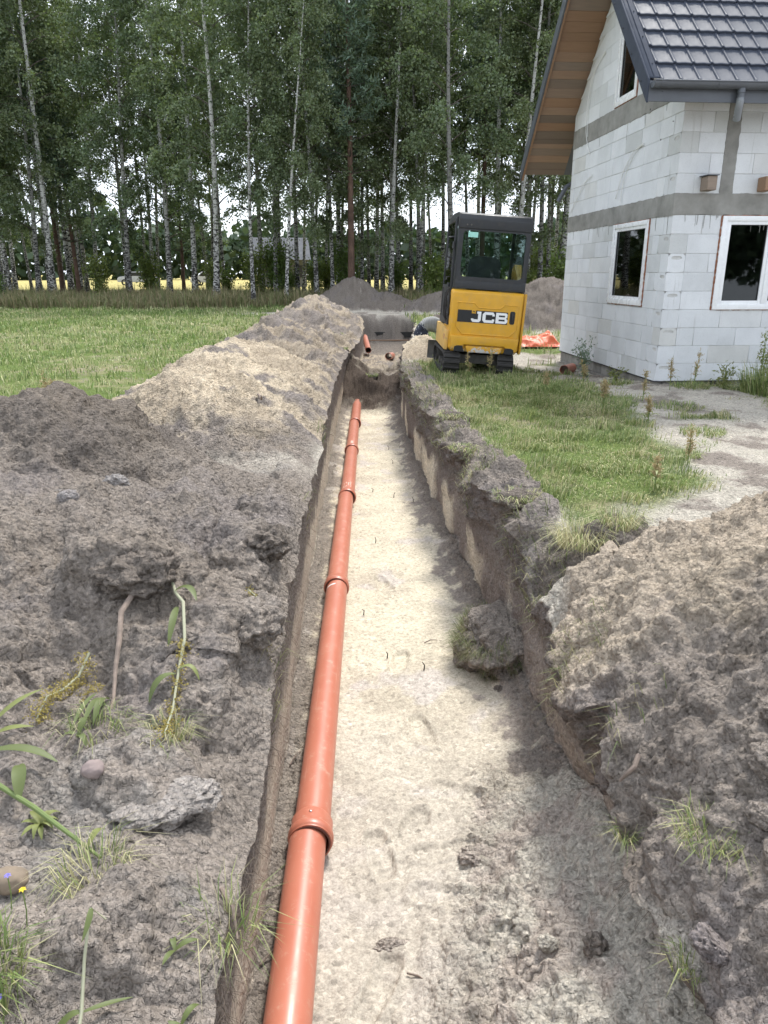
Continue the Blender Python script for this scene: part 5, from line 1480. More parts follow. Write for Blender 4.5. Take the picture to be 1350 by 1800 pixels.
NEEDLE = leaf_mat('pine_needles', (0.105, 0.160, 0.120), (0.13, 0.185, 0.13), 0.25)
SHRUBL = leaf_mat('shrub_leaves', (0.10, 0.16, 0.035), (0.16, 0.19, 0.05))
def bark_birch():
    m, nt, b = new_mat('birch_bark'); c = coord(nt)
    oi = nt.nodes.new('ShaderNodeObjectInfo')
    mp = nt.nodes.new('ShaderNodeMapping'); mp.inputs['Scale'].default_value = (4, 4, 7); nt.links.new(c, mp.inputs['Vector'])
    st = noise(nt, 1.6, 5, 0.65, mp.outputs['Vector'], 0.4)
    sep = nt.nodes.new('ShaderNodeSeparateXYZ'); nt.links.new(c, sep.inputs[0])
    low = nt.nodes.new('ShaderNodeMapRange'); low.inputs['From Min'].default_value = 0.0; low.inputs['From Max'].default_value = 7.0; low.inputs['To Min'].default_value = 0.13; low.inputs['To Max'].default_value = 0.0; nt.links.new(sep.outputs['Z'], low.inputs['Value'])
    ad = nt.nodes.new('ShaderNodeMath'); ad.operation = 'ADD'; nt.links.new(st, ad.inputs[0]); nt.links.new(low.outputs['Result'], ad.inputs[1])
    white = mixc(nt, (0.20, 0.195, 0.18), (0.58, 0.57, 0.54), ramp(nt, oi.outputs['Random'], [(0.0, 0.0), (0.5, 0.6), (1.0, 1.0)]))
    col_ = mixc(nt, white, (0.03, 0.027, 0.025), ramp(nt, ad.outputs[0], [(0.54, 0.0), (0.62, 1.0)]))
    nt.links.new(col_, b.inputs['Base Color']); b.inputs['Roughness'].default_value = 0.8
    return m
BARK = bark_birch()
BARKP = simple('pine_bark', (0.125, 0.075, 0.055), 0.9, 0.4, 3, bmp=0.5, bscale=14, bdist=0.02)
TWIG = simple('twig_bark', (0.085, 0.07, 0.058), 0.9, 0.3, 5)
def leaves_np(P, size, rs, droop=0.5, tint=None, asp=0.62):
    """a diamond leaf spray at each point"""
    n = len(P)
    a = rs.normal(size=(n, 3)); a[:, 2] -= droop; a /= np.linalg.norm(a, axis=1)[:, None]
    b = rs.normal(size=(n, 3)); b -= (b * a).sum(1)[:, None] * a; b /= np.linalg.norm(b, axis=1)[:, None]
    s = size * rs.uniform(0.6, 1.35, n)[:, None]
    V = np.stack([P, P + a * s * 0.45 + b * s * asp * 0.5, P + a * s, P + a * s * 0.45 - b * s * asp * 0.5], 1).reshape(-1, 3)
    F = np.arange(4 * n).reshape(n, 4)
    if tint is None: tint = np.ones((n, 1)) * rs.uniform(0.65, 1.3, (n, 1)) * np.array([[1, 1, 1]]) + rs.uniform(-0.08, 0.16, (n, 1)) * np.array([[1.0, 0.4, 0.0]])
    return V, F, np.repeat(tint, 4, 0)
def trunk_pts(H, lean, bend, rs, n=14):
    z = np.linspace(0, H, n); t = z / H
    ph = rs.uniform(0, 6.28)
    return np.stack([lean[0] * z + bend * np.sin(t * 2.6 + ph) - bend * math.sin(ph), lean[1] * z + bend * np.cos(t * 2.2 + ph) - bend * math.cos(ph), z], 1)
def at_h(pts, h):
    return np.array([np.interp(h, pts[:, 2], pts[:, k]) for k in range(3)])
def make_birch(seed, H, r0, base, rad, nleaf, lean=(0, 0), size=0.15, bend=0.25):
    size *= 0.84; nleaf = int(nleaf * 1.32)
    rs = np.random.default_rng(seed)
    tp = trunk_pts(H, lean, bend, rs)
    tr = MB(); tr.tube([tuple(p) for p in tp], [r0 * (1.35 if i == 0 else (1 - 0.93 * (p[2] / H) ** 0.9)) + 0.008 for i, p in enumerate(tp)], 9)
    trunk = tr.mesh('trunk', BARK, smooth=True)
    br = MB(); L = []
    nb = int(36 + 10 * rs.random())
    for i in range(nb):
        t = (i + rs.random()) / nb
        h = base + (H - base) * t ** 0.9
        prof = math.sin(math.pi * min(1, (0.10 + 0.90 * t)) ** 0.85) ** 0.75
        ln = rad * (0.25 + 0.9 * prof) * rs.uniform(0.65, 1.2)
        az = i * 2.4 + rs.uniform(-.6, .6)
        p0 = at_h(tp, min(h, H * 0.985)); up = rs.uniform(0.55, 1.15)
        d = np.array([math.cos(az), math.sin(az), 0])
        pts = []
        for k in range(6):
            s = k / 5
            pts.append(p0 + d * ln * s + np.array([0, 0, ln * (up * s - (0.35 + 0.55 * up) * s ** 2.4)]))
        rr = 0.012 + 0.028 * (1 - t)
        br.tube([tuple(p) for p in pts], [rr, rr * .8, rr * .6, rr * .42, rr * .28, rr * .12], 4, cap=False)
        pts = np.array(pts)
        m = int(nleaf / nb * (0.5 + ln / rad))
        # leaves hang on drooping twigs along the outer part of the limb
        ntw = max(5, m // 22)
        for q in range(ntw):
            s = rs.uniform(0.18, 1.0) ** 0.7
            p = np.array([np.interp(s, np.linspace(0, 1, 6), pts[:, k]) for k in range(3)])
            l2 = rs.uniform(0.4, 1.25) * (0.7 + 0.25 * rad)
            od = d * rs.uniform(-0.1, 0.6) + rs.normal(size=3) * 0.35; od[2] = rs.uniform(-0.1, 0.35)
            kk = m // ntw
            u = np.sort(rs.random(kk))[:, None]
            tw = p + od * l2 * u + np.array([0, 0, -1]) * (l2 * 0.85 * u ** 1.8) + rs.normal(size=(kk, 3)) * 0.085
            L.append(tw)
    L = np.concatenate(L)
    V, F, T = leaves_np(L, size, rs)
    # each leaf has its own tone at random, mild
    me_l = np_mesh('crown', V, F, LEAF, T, smooth=False)
    me_b = br.mesh('branches', TWIG)
    return trunk, me_b, me_l
def make_pine(seed, H, r0, base, rad, nleaf, size=0.30):
    rs = np.random.default_rng(seed)
    tp = trunk_pts(H, (0, 0), 0.10, rs)
    tr = MB(); tr.tube([tuple(p) for p in tp], [r0 * (1.3 if i == 0 else (1 - 0.9 * (p[2] / H))) + 0.01 for i, p in enumerate(tp)], 9)
    br = MB(); L = []
    nw = 17
    for w in range(nw):
        t = w / (nw - 1); h = base + (H - base) * t * 0.97
        dead = w < 3
        for q in range(5):
            az = q * 1.257 + rs.uniform(-.4, .4) + w
            ln = rad * (1.0 - 0.72 * t) * rs.uniform(0.6, 1.15) * (0.7 if dead else 1)
            p0 = at_h(tp, h); d = np.array([math.cos(az), math.sin(az), 0])
            pts = [p0 + d * ln * s + np.array([0, 0, ln * (0.22 * s + 0.28 * s * s * t - 0.05)]) for s in np.linspace(0, 1, 5)]
            rr = 0.014 + 0.03 * (1 - t)
            br.tube([tuple(p) for p in pts], [rr, rr * .75, rr * .5, rr * .35, rr * .15], 4, cap=False)
            if dead and rs.random() < 0.6: continue
            pts = np.array(pts)
            m = int(nleaf / (nw * 5))
            s = rs.uniform(0.3, 1.0, m)
            p = np.stack([np.interp(s, np.linspace(0, 1, 5), pts[:, k]) for k in range(3)], 1)
            L.append(p + rs.normal(size=(m, 3)) * np.array([0.17, 0.17, 0.10]))
    V, F, T = leaves_np(np.concatenate(L), size, rs, droop=-0.4, asp=0.22)
    return tr.mesh('trunk', BARKP, smooth=True), br.mesh('branches', TWIG), np_mesh('crown', V, F, NEEDLE, T, smooth=False)
def make_shrub(seed, H, rad, nleaf, size=0.13, mat=None):
    rs = np.random.default_rng(seed); br = MB(); L = []
    for i in range(9):
        az = i * 0.7 * 2.4; sp = rs.uniform(0.15, 0.75) * rad
        pts = [np.array([math.cos(az) * sp * s ** 1.2, math.sin(az) * sp * s ** 1.2, H * rs.uniform(0.92, 1.0) * s * (1 - 0.12 * (sp / rad))]) for s in np.linspace(0, 1, 6)]
        br.tube([tuple(p) for p in pts], [0.022, 0.018, 0.014, 0.010, 0.006, 0.003], 4, cap=False)
        pts = np.array(pts); m = nleaf // 9; s = rs.uniform(0.15, 1, m)
        p = np.stack([np.interp(s, np.linspace(0, 1, 6), pts[:, k]) for k in range(3)], 1)
        L.append(p + rs.normal(size=(m, 3)) * 0.22 * rad)
    L = np.concatenate(L); L = L[L[:, 2] > 0.05]
    V, F, T = leaves_np(L, size, rs)
    return br.mesh('stems', TWIG), np_mesh('foliage', V, F, mat or SHRUBL, T, smooth=False)
BP = [make_birch(101, 19.5, 0.150, 5.2, 2.2, 8800, size=0.165), make_birch(102, 21, 0.165, 7.6, 2.3, 9000, (0.02, 0.01), size=0.165),
      make_birch(103, 17.5, 0.120, 3.4, 1.9, 8400, (-0.015, 0.0), size=0.155), make_birch(104, 20.5, 0.14, 8.6, 2.1, 7600, (0.012, -0.01), size=0.165),
      make_birch(105, 18.5, 0.110, 6.6, 1.8, 6800, (0.03, 0.0), size=0.155), make_birch(106, 22, 0.16, 8.0, 2.3, 8600, (-0.02, 0.02), size=0.165)]
FP = [make_birch(111, 18.5, 0.145, 2.9, 2.6, 14500, (0.008, 0), size=0.155, bend=0.4), make_birch(112, 17, 0.125, 2.8, 2.4, 13500, (-0.01, 0), size=0.15, bend=0.35), make_birch(113, 20, 0.16, 4.6, 2.8, 14500, (0.015, 0), size=0.16, bend=0.5), make_birch(114, 16, 0.10, 3.6, 1.9, 9000, (0.02, 0), size=0.15, bend=0.3)]
PP = [make_pine(201, 20.5, 0.19, 6.8, 2.6, 13000), make_pine(202, 12.5, 0.13, 3.2, 1.9, 8000), make_pine(203, 17.0, 0.16, 7.5, 2.1, 8000)]
SB = [make_shrub(301, 2.3, 1.0, 2200), make_shrub(302, 3.2, 1.1, 2600)]
def place_tree(name, meshes, x, y, label, cat, group, sc=1.0, rz=0.0, tilt=(0, 0)):
    root = empty(name, (x, y, float(ground_base(np.array([x]), np.array([y]))[0]) - 0.05), (tilt[0], tilt[1], rz)); root.scale = (sc, sc, sc * rnd.uniform(0.95, 1.06))
    tag(root, label, cat, group)
    for nm, me in zip(('trunk', 'branches', 'crown') if len(meshes) == 3 else ('stems', 'foliage'), meshes): link_mesh(nm, me, root)
    return root
def px_x(px, Y):      # lateral place of a photo column at a distance, on the ground
    return (px - 652) / 1300.0 * (Y * 0.958 + 0.45)
G_FRONT = 'birches along the front edge of the wood'
taken = []
front = [(80, 44, 0, 1.0, 'leftmost white birch of the front row, its pale trunk bare up high', 0.010), (237, 43.5, 1, 1.12, 'white front-row birch second from left at the meadow edge', 0.0),
         (385, 39.0, 2, 1.0, 'thick white birch standing forward at the middle of the meadow edge', 0.0), (450, 38.0, 3, 1.0, 'thin pale birch right of the thick forward birch', 0.0),
         (506, 37.5, 3, 0.9, 'slightly leaning thin birch just left of the far soil heap', 0.05), (797, 38.5, 2, 1.0, 'tall birch rising behind the digger cab with a curved trunk', -0.02),
         (905, 40.0, 2, 0.95, 'broad birch between the digger and the roof overhang', 0.0), (690, 41.0, 0, 0.95, 'front-row birch just right of the red pine', 0.01),
         (560, 41.0, 1, 1.0, 'leafy birch just left of the red pine', 0.0), (20, 42.0, 1, 1.0, 'birch with low branches cut by the left picture edge', 0.02), (305, 44.5, 0, 1.05, 'full-crowned birch between the second and third front-row trunks', 0.0),
         (985, 41.5, 0, 1.05, 'birch showing just left of the house gable', 0.0)]
for px, Y, k, sc, lab, lean in front:
    x = px_x(px, Y); taken.append((x, Y))
    place_tree('birch_tree', FP[k], x, Y, lab, 'birch', G_FRONT, sc, rnd.uniform(0, 6.28), (0, lean))
pines = [(620, 40.0, 0, 0.95, 'tall pine with a reddish trunk at the far end of the trench'), (150, 46, 1, 0.95, 'dark bushy pine between the two leftmost birches'), (122, 48, 2, 0.9, 'pine with a thin red trunk behind the leftmost birch'),
         (330, 50, 1, 0.9, 'dark low pine deep in the wood behind the second birch'), (845, 47, 2, 1.0, 'pine behind the digger cab'), (1085, 44, 0, 1.0, 'pine hidden mostly behind the house')]
for px, Y, k, sc, lab in pines[:5]:
    x = px_x(px, Y); taken.append((x, Y)); place_tree('pine_tree', PP[k], x, Y, lab, 'pine', None, sc, rnd.uniform(0, 6.28))
MARKS = [(20, 'the left edge birch'), (80, 'the leftmost birch'), (237, 'the second birch'), (305, 'the full-crowned birch'), (385, 'the thick birch'), (450, 'the thin birch'), (506, 'the leaning birch'), (560, 'the leafy birch'), (620, 'the red pine'), (690, 'the next birch'), (797, 'the cab birch'), (905, 'the broad birch'), (985, 'the gable birch')]
ORD = ['first', 'second', 'third', 'fourth', 'fifth', 'sixth', 'seventh', 'eighth', 'ninth', 'tenth', 'eleventh', 'twelfth', 'thirteenth', 'fourteenth', 'fifteenth', 'sixteenth', 'seventeenth', 'eighteenth']
def deep_labels(spots, kind):
    """tell the trees of the wood apart by the front trees they stand between, their depth and their order from the left"""
    cells = {}
    for i, (x, Y) in enumerate(spots):
        px = 652 + x * 1300.0 / (Y * 0.958 + 0.45)
        k = -1 if px < 20 else (99 if px > 985 else max(j for j, m in enumerate(MARKS) if m[0] <= px))
        cells.setdefault((k, Y > 51), []).append((px, i))
    out = [''] * len(spots)
    for (k, far_), lst in cells.items():
        for r_, (px, i) in enumerate(sorted(lst)):
            dep = 'far back' if far_ else 'midway back'
            wh = 'beyond the left picture edge' if k == -1 else ('behind the block house' if k == 99 else 'between %s and %s' % (MARKS[k][1], MARKS[min(k + 1, 12)][1]))
            out[i] = ('%s %s from left, %s %s' % (ORD[r_], kind, dep, wh)) if len(lst) > 1 else ('lone %s %s %s' % (kind, dep, wh))
    return out
tr_ = random.Random(77); tries = 0; deep = []
while len(deep) < 92 and tries < 20000:
    tries += 1
    Y = 42.0 + 17.0 * tr_.random(); x = tr_.uniform(-0.56 * Y, 0.37 * Y)
    if 416 < 652 + x * 1300.0 / (Y * 0.958 + 0.45) < 446: continue
    if min((x - a) ** 2 + (Y - b_) ** 2 for a, b_ in taken) < 1.0: continue
    taken.append((x, Y)); deep.append((x, Y))
for (x, Y), lab in zip(deep, deep_labels(deep, 'slim birch')):
    place_tree('birch_tree', BP[tr_.choice((0, 1, 2, 3, 3, 4, 4, 5, 5))], x, Y, lab, 'birch', 'slim birches in the depth of the wood', tr_.uniform(0.82, 1.08), tr_.uniform(0, 6.28), (tr_.uniform(-.03, .03), tr_.uniform(-.035, .035)))
deep = []
for i in range(24):
    Y = tr_.uniform(41, 58); deep.append((tr_.uniform(-0.52 * Y, 0.33 * Y), Y))
for i, ((x, Y), lab) in enumerate(zip(deep, deep_labels(deep, 'low shrub'))):
    place_tree('shrub', SB[i % 2], x, Y, lab, 'shrub', 'undergrowth shrubs in the wood', tr_.uniform(0.6, 1.1), tr_.uniform(0, 6.28))
for px, Y, sc, lab in ((765, 39.5, 1.0, 'bright green shrub at the wood edge left of the digger'), (8, 39, 0.7, 'yellowish green bush at the meadow edge by the left picture border'), (985, 38, 1.1, 'green shrub between the digger and the gable wall')):
    place_tree('shrub', SB[0], px_x(px, Y), Y, lab, 'shrub', None, sc, 1.0)
# far wood beyond the ripe field: reads as one mass
rs = np.random.default_rng(8)
n = 64000
az = rs.uniform(-3.1416, 3.1416, n); dd = np.where(np.abs(az) < 0.8, 165.0, 120.0) + rs.uniform(0, 22, n)  # ring runs on unseen behind the camera, added to darken glass reflections
fx, fy = np.sin(az) * dd, np.cos(az) * dd
hmax = 11 + 5 * perlin(az * 14, az * 0 + 2.2) + 3 * perlin(az * 60, az * 0)
P_ = np.stack([fx, fy, 0.35 + hmax * rs.random(n) ** 0.8], 1)
V, F, T = leaves_np(P_, 1.9, rs, droop=0.0, asp=0.8)
tag(np_obj('far_wood', V, F, leaf_mat('far_leaves', (0.055, 0.085, 0.045), (0.055, 0.085, 0.045), 0.2), T * 0.9, smooth=False), 'dark line of far trees beyond the ripe field', 'wood', kind='stuff')
# distant house glimpsed between the trunks
fh_ = empty('distant_house', (-8.6, 74, 0.3), (0, 0, R(8))); tag(fh_, 'distant house with a pale grey roof seen through the trunks', 'house')
FWALL = simple('distant_render', (0.16, 0.16, 0.155), 0.9, 0.1); FROOF = simple('distant_roof', (0.085, 0.09, 0.10), 0.85, 0.2, 1.5)
MB().box(-2.0, 2.6, 0, 6, 0, 2.5).build('wall', FWALL, fh_); MB().prism([(-0.6, 2.5), (6.6, 2.5), (3.0, 4.6)], -2.4, 3.0, 'x').build('roof', FROOF, fh_)
for x in (-1.3, 0.0, 1.4): 
    w_ = MB().box(x, x + 0.8, -0.03, 0.02, 0.9, 2.0).build('window', SCREW, fh_)
MB().box(-0.2, 0.25, 2.8, 3.3, 4.0, 5.1).build('chimney', FWALL, fh_)
# pale car parked by the far field
def far_car(px, Y, lab, c_):
    root = empty('parked_car', (px_x(px, Y), Y, 0.32), (0, 0, R(3))); tag(root, lab, 'car')
    pr_ = [(-2.1, 0.35), (-2.1, 0.75), (-1.9, 0.9), (-1.35, 0.95), (-0.9, 1.42), (0.7, 1.45), (1.35, 0.98), (2.05, 0.85), (2.1, 0.35)]
    MB().prism(pr_, -0.85, 0.85, 'y').build('body', simple('car_paint', c_, 0.3), root, bevel=0.05)
    MB().prism([(-1.2, 1.0), (-0.82, 1.36), (0.62, 1.38), (1.1, 1.0)], -0.86, 0.86, 'y').build('side_windows', DECK, root)
    for x in (-1.35, 1.35):
        for y in (-0.8, 0.8): MB().lathe([(-0.1, 0.2), (-0.1, 0.33), (0.1, 0.33), (0.1, 0.2)], 14, 'y').build('wheel', RUB, root).location = (x, y, 0.33)
far_car(378, 82, 'white car parked behind the thick forward birch beyond the trunks', (0.5, 0.5, 0.51))
far_car(252, 86, 'pale car beyond the wood near the second birch', (0.40, 0.41, 0.43))
# ------------------------------------------------------------------ grass
def grass_mat(name):
    m = bpy.data.materials.new(name); m.use_nodes = True; nt = m.node_tree; nt.nodes.clear()
    out = nt.nodes.new('ShaderNodeOutputMaterial')
    a = nt.nodes.new('ShaderNodeAttribute'); a.attribute_name = 'tint'
    d = nt.nodes.new('ShaderNodeBsdfPrincipled'); d.inputs['Roughness'].default_value = 0.55; d.inputs['Specular IOR Level'].default_value = 0.35; nt.links.new(a.outputs['Color'], d.inputs['Base Color'])
    t = nt.nodes.new('ShaderNodeBsdfTranslucent'); nt.links.new(a.outputs['Color'], t.inputs['Color'])
    m1 = nt.nodes.new('ShaderNodeMixShader'); m1.inputs['Fac'].default_value = 0.3; nt.links.new(d.outputs[0], m1.inputs[1]); nt.links.new(t.outputs[0], m1.inputs[2])
    nt.links.new(m1.outputs[0], out.inputs['Surface']); return m
BLADE = grass_mat('grass_blade')
def blades(P, h, w, lean, colr, rs, az=None):
    """tapering bent blades: five points, three triangles each"""
    n = len(P)
    az = rs.uniform(0, 6.283, n) if az is None else az
    d = np.stack([np.cos(az), np.sin(az), np.zeros(n)], 1)
    fa = az + rs.normal(size=n) * 0.8 + 1.57
    s = np.stack([np.cos(fa), np.sin(fa), np.zeros(n)], 1) * (w * 0.5)[:, None]
    h = h[:, None]; lean = lean[:, None]
    up = np.array([[0, 0, 1.0]])
    mid = P + up * h * 0.58 * np.sqrt(np.clip(1 - (lean * 0.5) ** 2, 0.05, 1)) + d * h * 0.5 * lean * 0.6
    tip = P + up * h * np.clip(1.0 - 0.75 * lean, 0.08, 1) + d * h * lean
    V = np.stack([P - s, P + s, mid - s * 0.75, mid + s * 0.75, tip], 1).reshape(-1, 3)
    b = np.arange(n)[:, None] * 5
    F = np.concatenate([b + np.array([[0, 1, 3]]), b + np.array([[0, 3, 2]]), b + np.array([[2, 3, 4]])], 1).reshape(-1, 3)
    return V, F, np.repeat(colr, 5, 0)
G1 = np.array([0.21, 0.27, 0.085]); G2 = np.array([0.14, 0.20, 0.065]); G3 = np.array([0.45, 0.42, 0.24]); G4 = np.array([0.32, 0.35, 0.14])
def gcol(n, rs, dry):
    a = rs.random((n, 1)); c = G1 * a + G2 * (1 - a)
    c = np.where(rs.random((n, 1)) < 0.35, G4, c)
    c = np.where(rs.random((n, 1)) < dry[:, None], G3 * rs.uniform(0.75, 1.2, (n, 1)), c)
    return c * rs.uniform(0.75, 1.2, (n, 1))
def scatter(nt_, x0, x1, y0, y1, rs, dens, ypow=1.0):
    y = y0 + (y1 - y0) * rs.random(nt_) ** ypow; x = rs.uniform(x0, x1, nt_)
    keep = rs.random(nt_) < dens(x, y)
    return x[keep], y[keep]
rs = np.random.default_rng(31)
def turf_density(x, y):
    m = grass_mask(x, y); h, _ = heaps(x, y)
    return m * (h < 0.085) * (0.25 + 0.75 * sstep(-0.35, 0.3, perlin(x * 2.2, y * 2.2) + 0.5 * perlin(x * 0.7 + 3, y * 0.7)))
# right strip beside the trench
x, y = scatter(170000, 0.75, 5.2, 3.7, 13.5, rs, turf_density, 1.0)
z = ground_many(x, y); n = len(x); cl = perlin(x * 1.4 + 4, y * 1.4); tf_ = sstep(-0.2, 0.5, perlin(x * 3.1, y * 3.1 + 8))
h = (0.035 + 0.060 * tf_) * rs.uniform(0.5, 1.5, n) * (1 + 0.02 * y)
lean = np.clip(rs.normal(0.75, 0.35, n) - 0.3 * tf_, 0.1, 1.4)
az = 6.28 * perlin(x * 0.8, y * 0.8) * 0.9 + rs.normal(size=n) * 0.9
V, F, T = blades(np.stack([x, y, z - 0.006], 1), h, (0.0035 + 0.0006 * y) * rs.uniform(0.7, 1.3, n), lean, gcol(n, rs, np.clip(0.24 + 0.6 * cl, 0.04, 0.8)), rs, az)
tag(np_obj('grass', V, F, BLADE, T, smooth=False), 'trampled light green grass between the trench and the house', 'grass', kind='stuff')
# meadow on the left, blades widen with distance so that they still read
x, y = scatter(210000, -27, -1.9, 5.8, 37, rs, lambda x, y: turf_density(x, y) * (np.abs(x) < 0.60 * y + 1.5) * np.clip(1.5 - 0.028 * y, 0.35, 1), 1.15)
z = ground_many(x, y); n = len(x); cl = 0.7 * perlin(x * 0.55, y * 0.55) + 0.4 * perlin(x * 2, y * 2) + 0.7 * perlin(x * 0.16 + 3, y * 0.55)
h = (0.05 + 0.08 * sstep(-0.3, 0.5, perlin(x * 1.3 + 7, y * 1.3))) * rs.uniform(0.5, 1.5, n) * (1 + 0.016 * y)
V, F, T = blades(np.stack([x, y, z - 0.006], 1), h, (0.003 + 0.0011 * y) * rs.uniform(0.7, 1.3, n), np.clip(rs.normal(0.5, 0.3, n), 0.05, 1.2), gcol(n, rs, np.clip(0.34 + 0.9 * cl, 0.03, 0.95)) * np.array([0.95, 1.03, 0.95]), rs)
tag(np_obj('meadow_grass', V, F, BLADE, T, smooth=False), 'short green meadow grass left of the soil ridges', 'grass', kind='stuff')
# grass right of the trench beyond the digger
x, y = scatter(30000, 1.0, 15, 13.5, 37, rs, lambda x, y: turf_density(x, y), 1.0)
z = ground_many(x, y); n = len(x)
V, F, T = blades(np.stack([x, y, z - 0.006], 1), rs.uniform(0.08, 0.28, n), (0.004 + 0.0009 * y) * rs.uniform(0.7, 1.3, n), np.clip(rs.normal(0.45, 0.3, n), 0.05, 1.2), gcol(n, rs, np.full(n, 0.2)), rs)
tag(np_obj('rough_grass', V, F, BLADE, T, smooth=False), 'rough grass around the digger and the far heaps', 'grass', kind='stuff')
# tall dry grass at the foot of the wood
n = 42000
y = 34.5 + 12 * rs.random(n) ** 1.3; x = rs.uniform(-0.60, 0.42, n) * y
k = ~((np.abs(x - 0.6) < 6.2) & (y < 36)); x, y = x[k], y[k]; n = len(x)
z = ground_base(x, y)
cc = np.where(rs.random((n, 1)) < 0.55, np.array([[0.29, 0.25, 0.14]]), np.array([[0.18, 0.205, 0.085]])) * rs.uniform(0.7, 1.25, (n, 1))
V, F, T = blades(np.stack([x, y, z], 1), rs.uniform(0.35, 0.95, n) * (0.65 + 0.5 * sstep(-.4, .4, perlin(x * .5, y * .5))), rs.uniform(0.02, 0.05, n), np.clip(rs.normal(0.3, 0.2, n), 0.02, 0.9), cc, rs)
tag(np_obj('tall_grass', V, F, BLADE, T, smooth=False), 'belt of tall brownish dry grass at the foot of the wood', 'grass', kind='stuff')
# ------------------------------------------------------------------ loose crumbs of soil lying on the heaps, lips and floor
def soil_grain_material():
    m, nt, b = new_mat('soil_grain')
    a = nt.nodes.new('ShaderNodeAttribute'); a.attribute_type = 'INSTANCER'; a.attribute_name = 'tint'
    p = wpos(nt)
    g1 = noise(nt, 120, 3, 0.7, p)
    c = mixc(nt, a.outputs['Color'], ramp(nt, g1, [(0.25, 0.66), (0.75, 1.34)]), 1.0, 'MULTIPLY')
    nt.links.new(c, b.inputs['Base Color'])
    b.inputs['Roughness'].default_value = 0.97; b.inputs['Specular IOR Level'].default_value = 0.1
    bump(nt, b, g1, 0.8, 0.008)
    return m
GRAIN = soil_grain_material()
def lump_tree():
    """each point becomes one lumpy crumb; the crumb shapes are made inside the tree"""
    ng = bpy.data.node_groups.new('crumbs', 'GeometryNodeTree')
    ng.interface.new_socket('Geometry', in_out='INPUT', socket_type='NodeSocketGeometry')
    ng.interface.new_socket('Geometry', in_out='OUTPUT', socket_type='NodeSocketGeometry')
    N_, L_ = ng.nodes, ng.links
    gi, go = N_.new('NodeGroupInput'), N_.new('NodeGroupOutput')
    g2i = N_.new('GeometryNodeGeometryToInstance')
    for k in range(5):
        ic = N_.new('GeometryNodeMeshIcoSphere'); ic.inputs['Subdivisions'].default_value = 2; ic.inputs['Radius'].default_value = 1.0
        nz_ = N_.new('ShaderNodeTexNoise'); nz_.inputs['Scale'].default_value = 1.1 + 0.15 * k; nz_.inputs['Detail'].default_value = 2.0
        pos = N_.new('GeometryNodeInputPosition')
        ad = N_.new('ShaderNodeVectorMath'); ad.operation = 'ADD'; ad.inputs[1].default_value = (13.1 * k, 7.7 * k, 3.3 * k)
        L_.new(pos.outputs[0], ad.inputs[0]); L_.new(ad.outputs[0], nz_.inputs['Vector'])
        sb = N_.new('ShaderNodeVectorMath'); sb.operation = 'SUBTRACT'; sb.inputs[1].default_value = (0.5, 0.5, 0.5); L_.new(nz_.outputs['Color'], sb.inputs[0])
        sc_ = N_.new('ShaderNodeVectorMath'); sc_.operation = 'SCALE'; sc_.inputs['Scale'].default_value = 1.9; L_.new(sb.outputs[0], sc_.inputs[0])
        sp = N_.new('GeometryNodeSetPosition'); L_.new(ic.outputs['Mesh'], sp.inputs['Geometry']); L_.new(sc_.outputs[0], sp.inputs['Offset'])
        sm = N_.new('GeometryNodeSetMaterial'); sm.inputs['Material'].default_value = GRAIN; L_.new(sp.outputs[0], sm.inputs['Geometry'])
        L_.new(sm.outputs[0], g2i.inputs[0])
    iop = N_.new('GeometryNodeInstanceOnPoints'); iop.inputs['Pick Instance'].default_value = True
    m2p = N_.new('GeometryNodeMeshToPoints')
    L_.new(gi.outputs[0], m2p.inputs['Mesh']); L_.new(m2p.outputs[0], iop.inputs['Points']); L_.new(g2i.outputs[0], iop.inputs['Instance'])
    for nm, sock in (('size', 'Scale'), ('turn', 'Rotation')):
        na = N_.new('GeometryNodeInputNamedAttribute'); na.data_type = 'FLOAT_VECTOR'; na.inputs['Name'].default_value = nm
        L_.new(na.outputs['Attribute'], iop.inputs[sock])
    rv = N_.new('FunctionNodeRandomValue'); rv.data_type = 'INT'
    rv.inputs['Min'].default_value if False else None
    for s_ in rv.inputs:
        if s_.name == 'Min' and s_.type == 'INT': s_.default_value = 0
        if s_.name == 'Max' and s_.type == 'INT': s_.default_value = 4
    L_.new([o for o in rv.outputs if o.type == 'INT'][0], iop.inputs['Instance Index'])
    L_.new(iop.outputs[0], go.inputs[0])
    return ng
LUMPS = lump_tree()
def crumb_object(name, Pp, r, T, rs, lab):
    n = len(Pp)
    me = bpy.data.meshes.new(name); me.vertices.add(n); me.vertices.foreach_set('co', np.asarray(Pp, np.float32).ravel())
    a = me.attributes.new('size', 'FLOAT_VECTOR', 'POINT'); a.data.foreach_set('vector', (r[:, None] * rs.uniform(0.7, 1.3, (n, 3))).astype(np.float32).ravel())
    a = me.attributes.new('turn', 'FLOAT_VECTOR', 'POINT'); a.data.foreach_set('vector', rs.uniform(0, 6.28, (n, 3)).astype(np.float32).ravel())
    a = me.attributes.new('tint', 'FLOAT_COLOR', 'POINT'); c = np.ones((n, 4), np.float32); c[:, :3] = T; a.data.foreach_set('color', c.ravel())
    me.materials.append(GRAIN)
    o = link_mesh(name, me)
    md = o.modifiers.new('crumbs', 'NODES'); md.node_group = LUMPS
    return tag(o, lab, 'soil crumbs', kind='stuff')
rs = np.random.default_rng(77)
PX, PY, PZ = P[..., 0].ravel(), P[..., 1].ravel(), P[..., 2].ravel()
ampf = (amp * np.where(iswall > 0, 0.25, 1.0)).ravel()
smf = smooth_floor.ravel()
du = np.linalg.norm(np.gradient(P, axis=1), axis=-1); dv = np.linalg.norm(np.gradient(P, axis=0), axis=-1)
area = (du * dv).ravel()
vis = (np.abs(PX) < 0.62 * PY + 0.5) & (PY > 0.9)
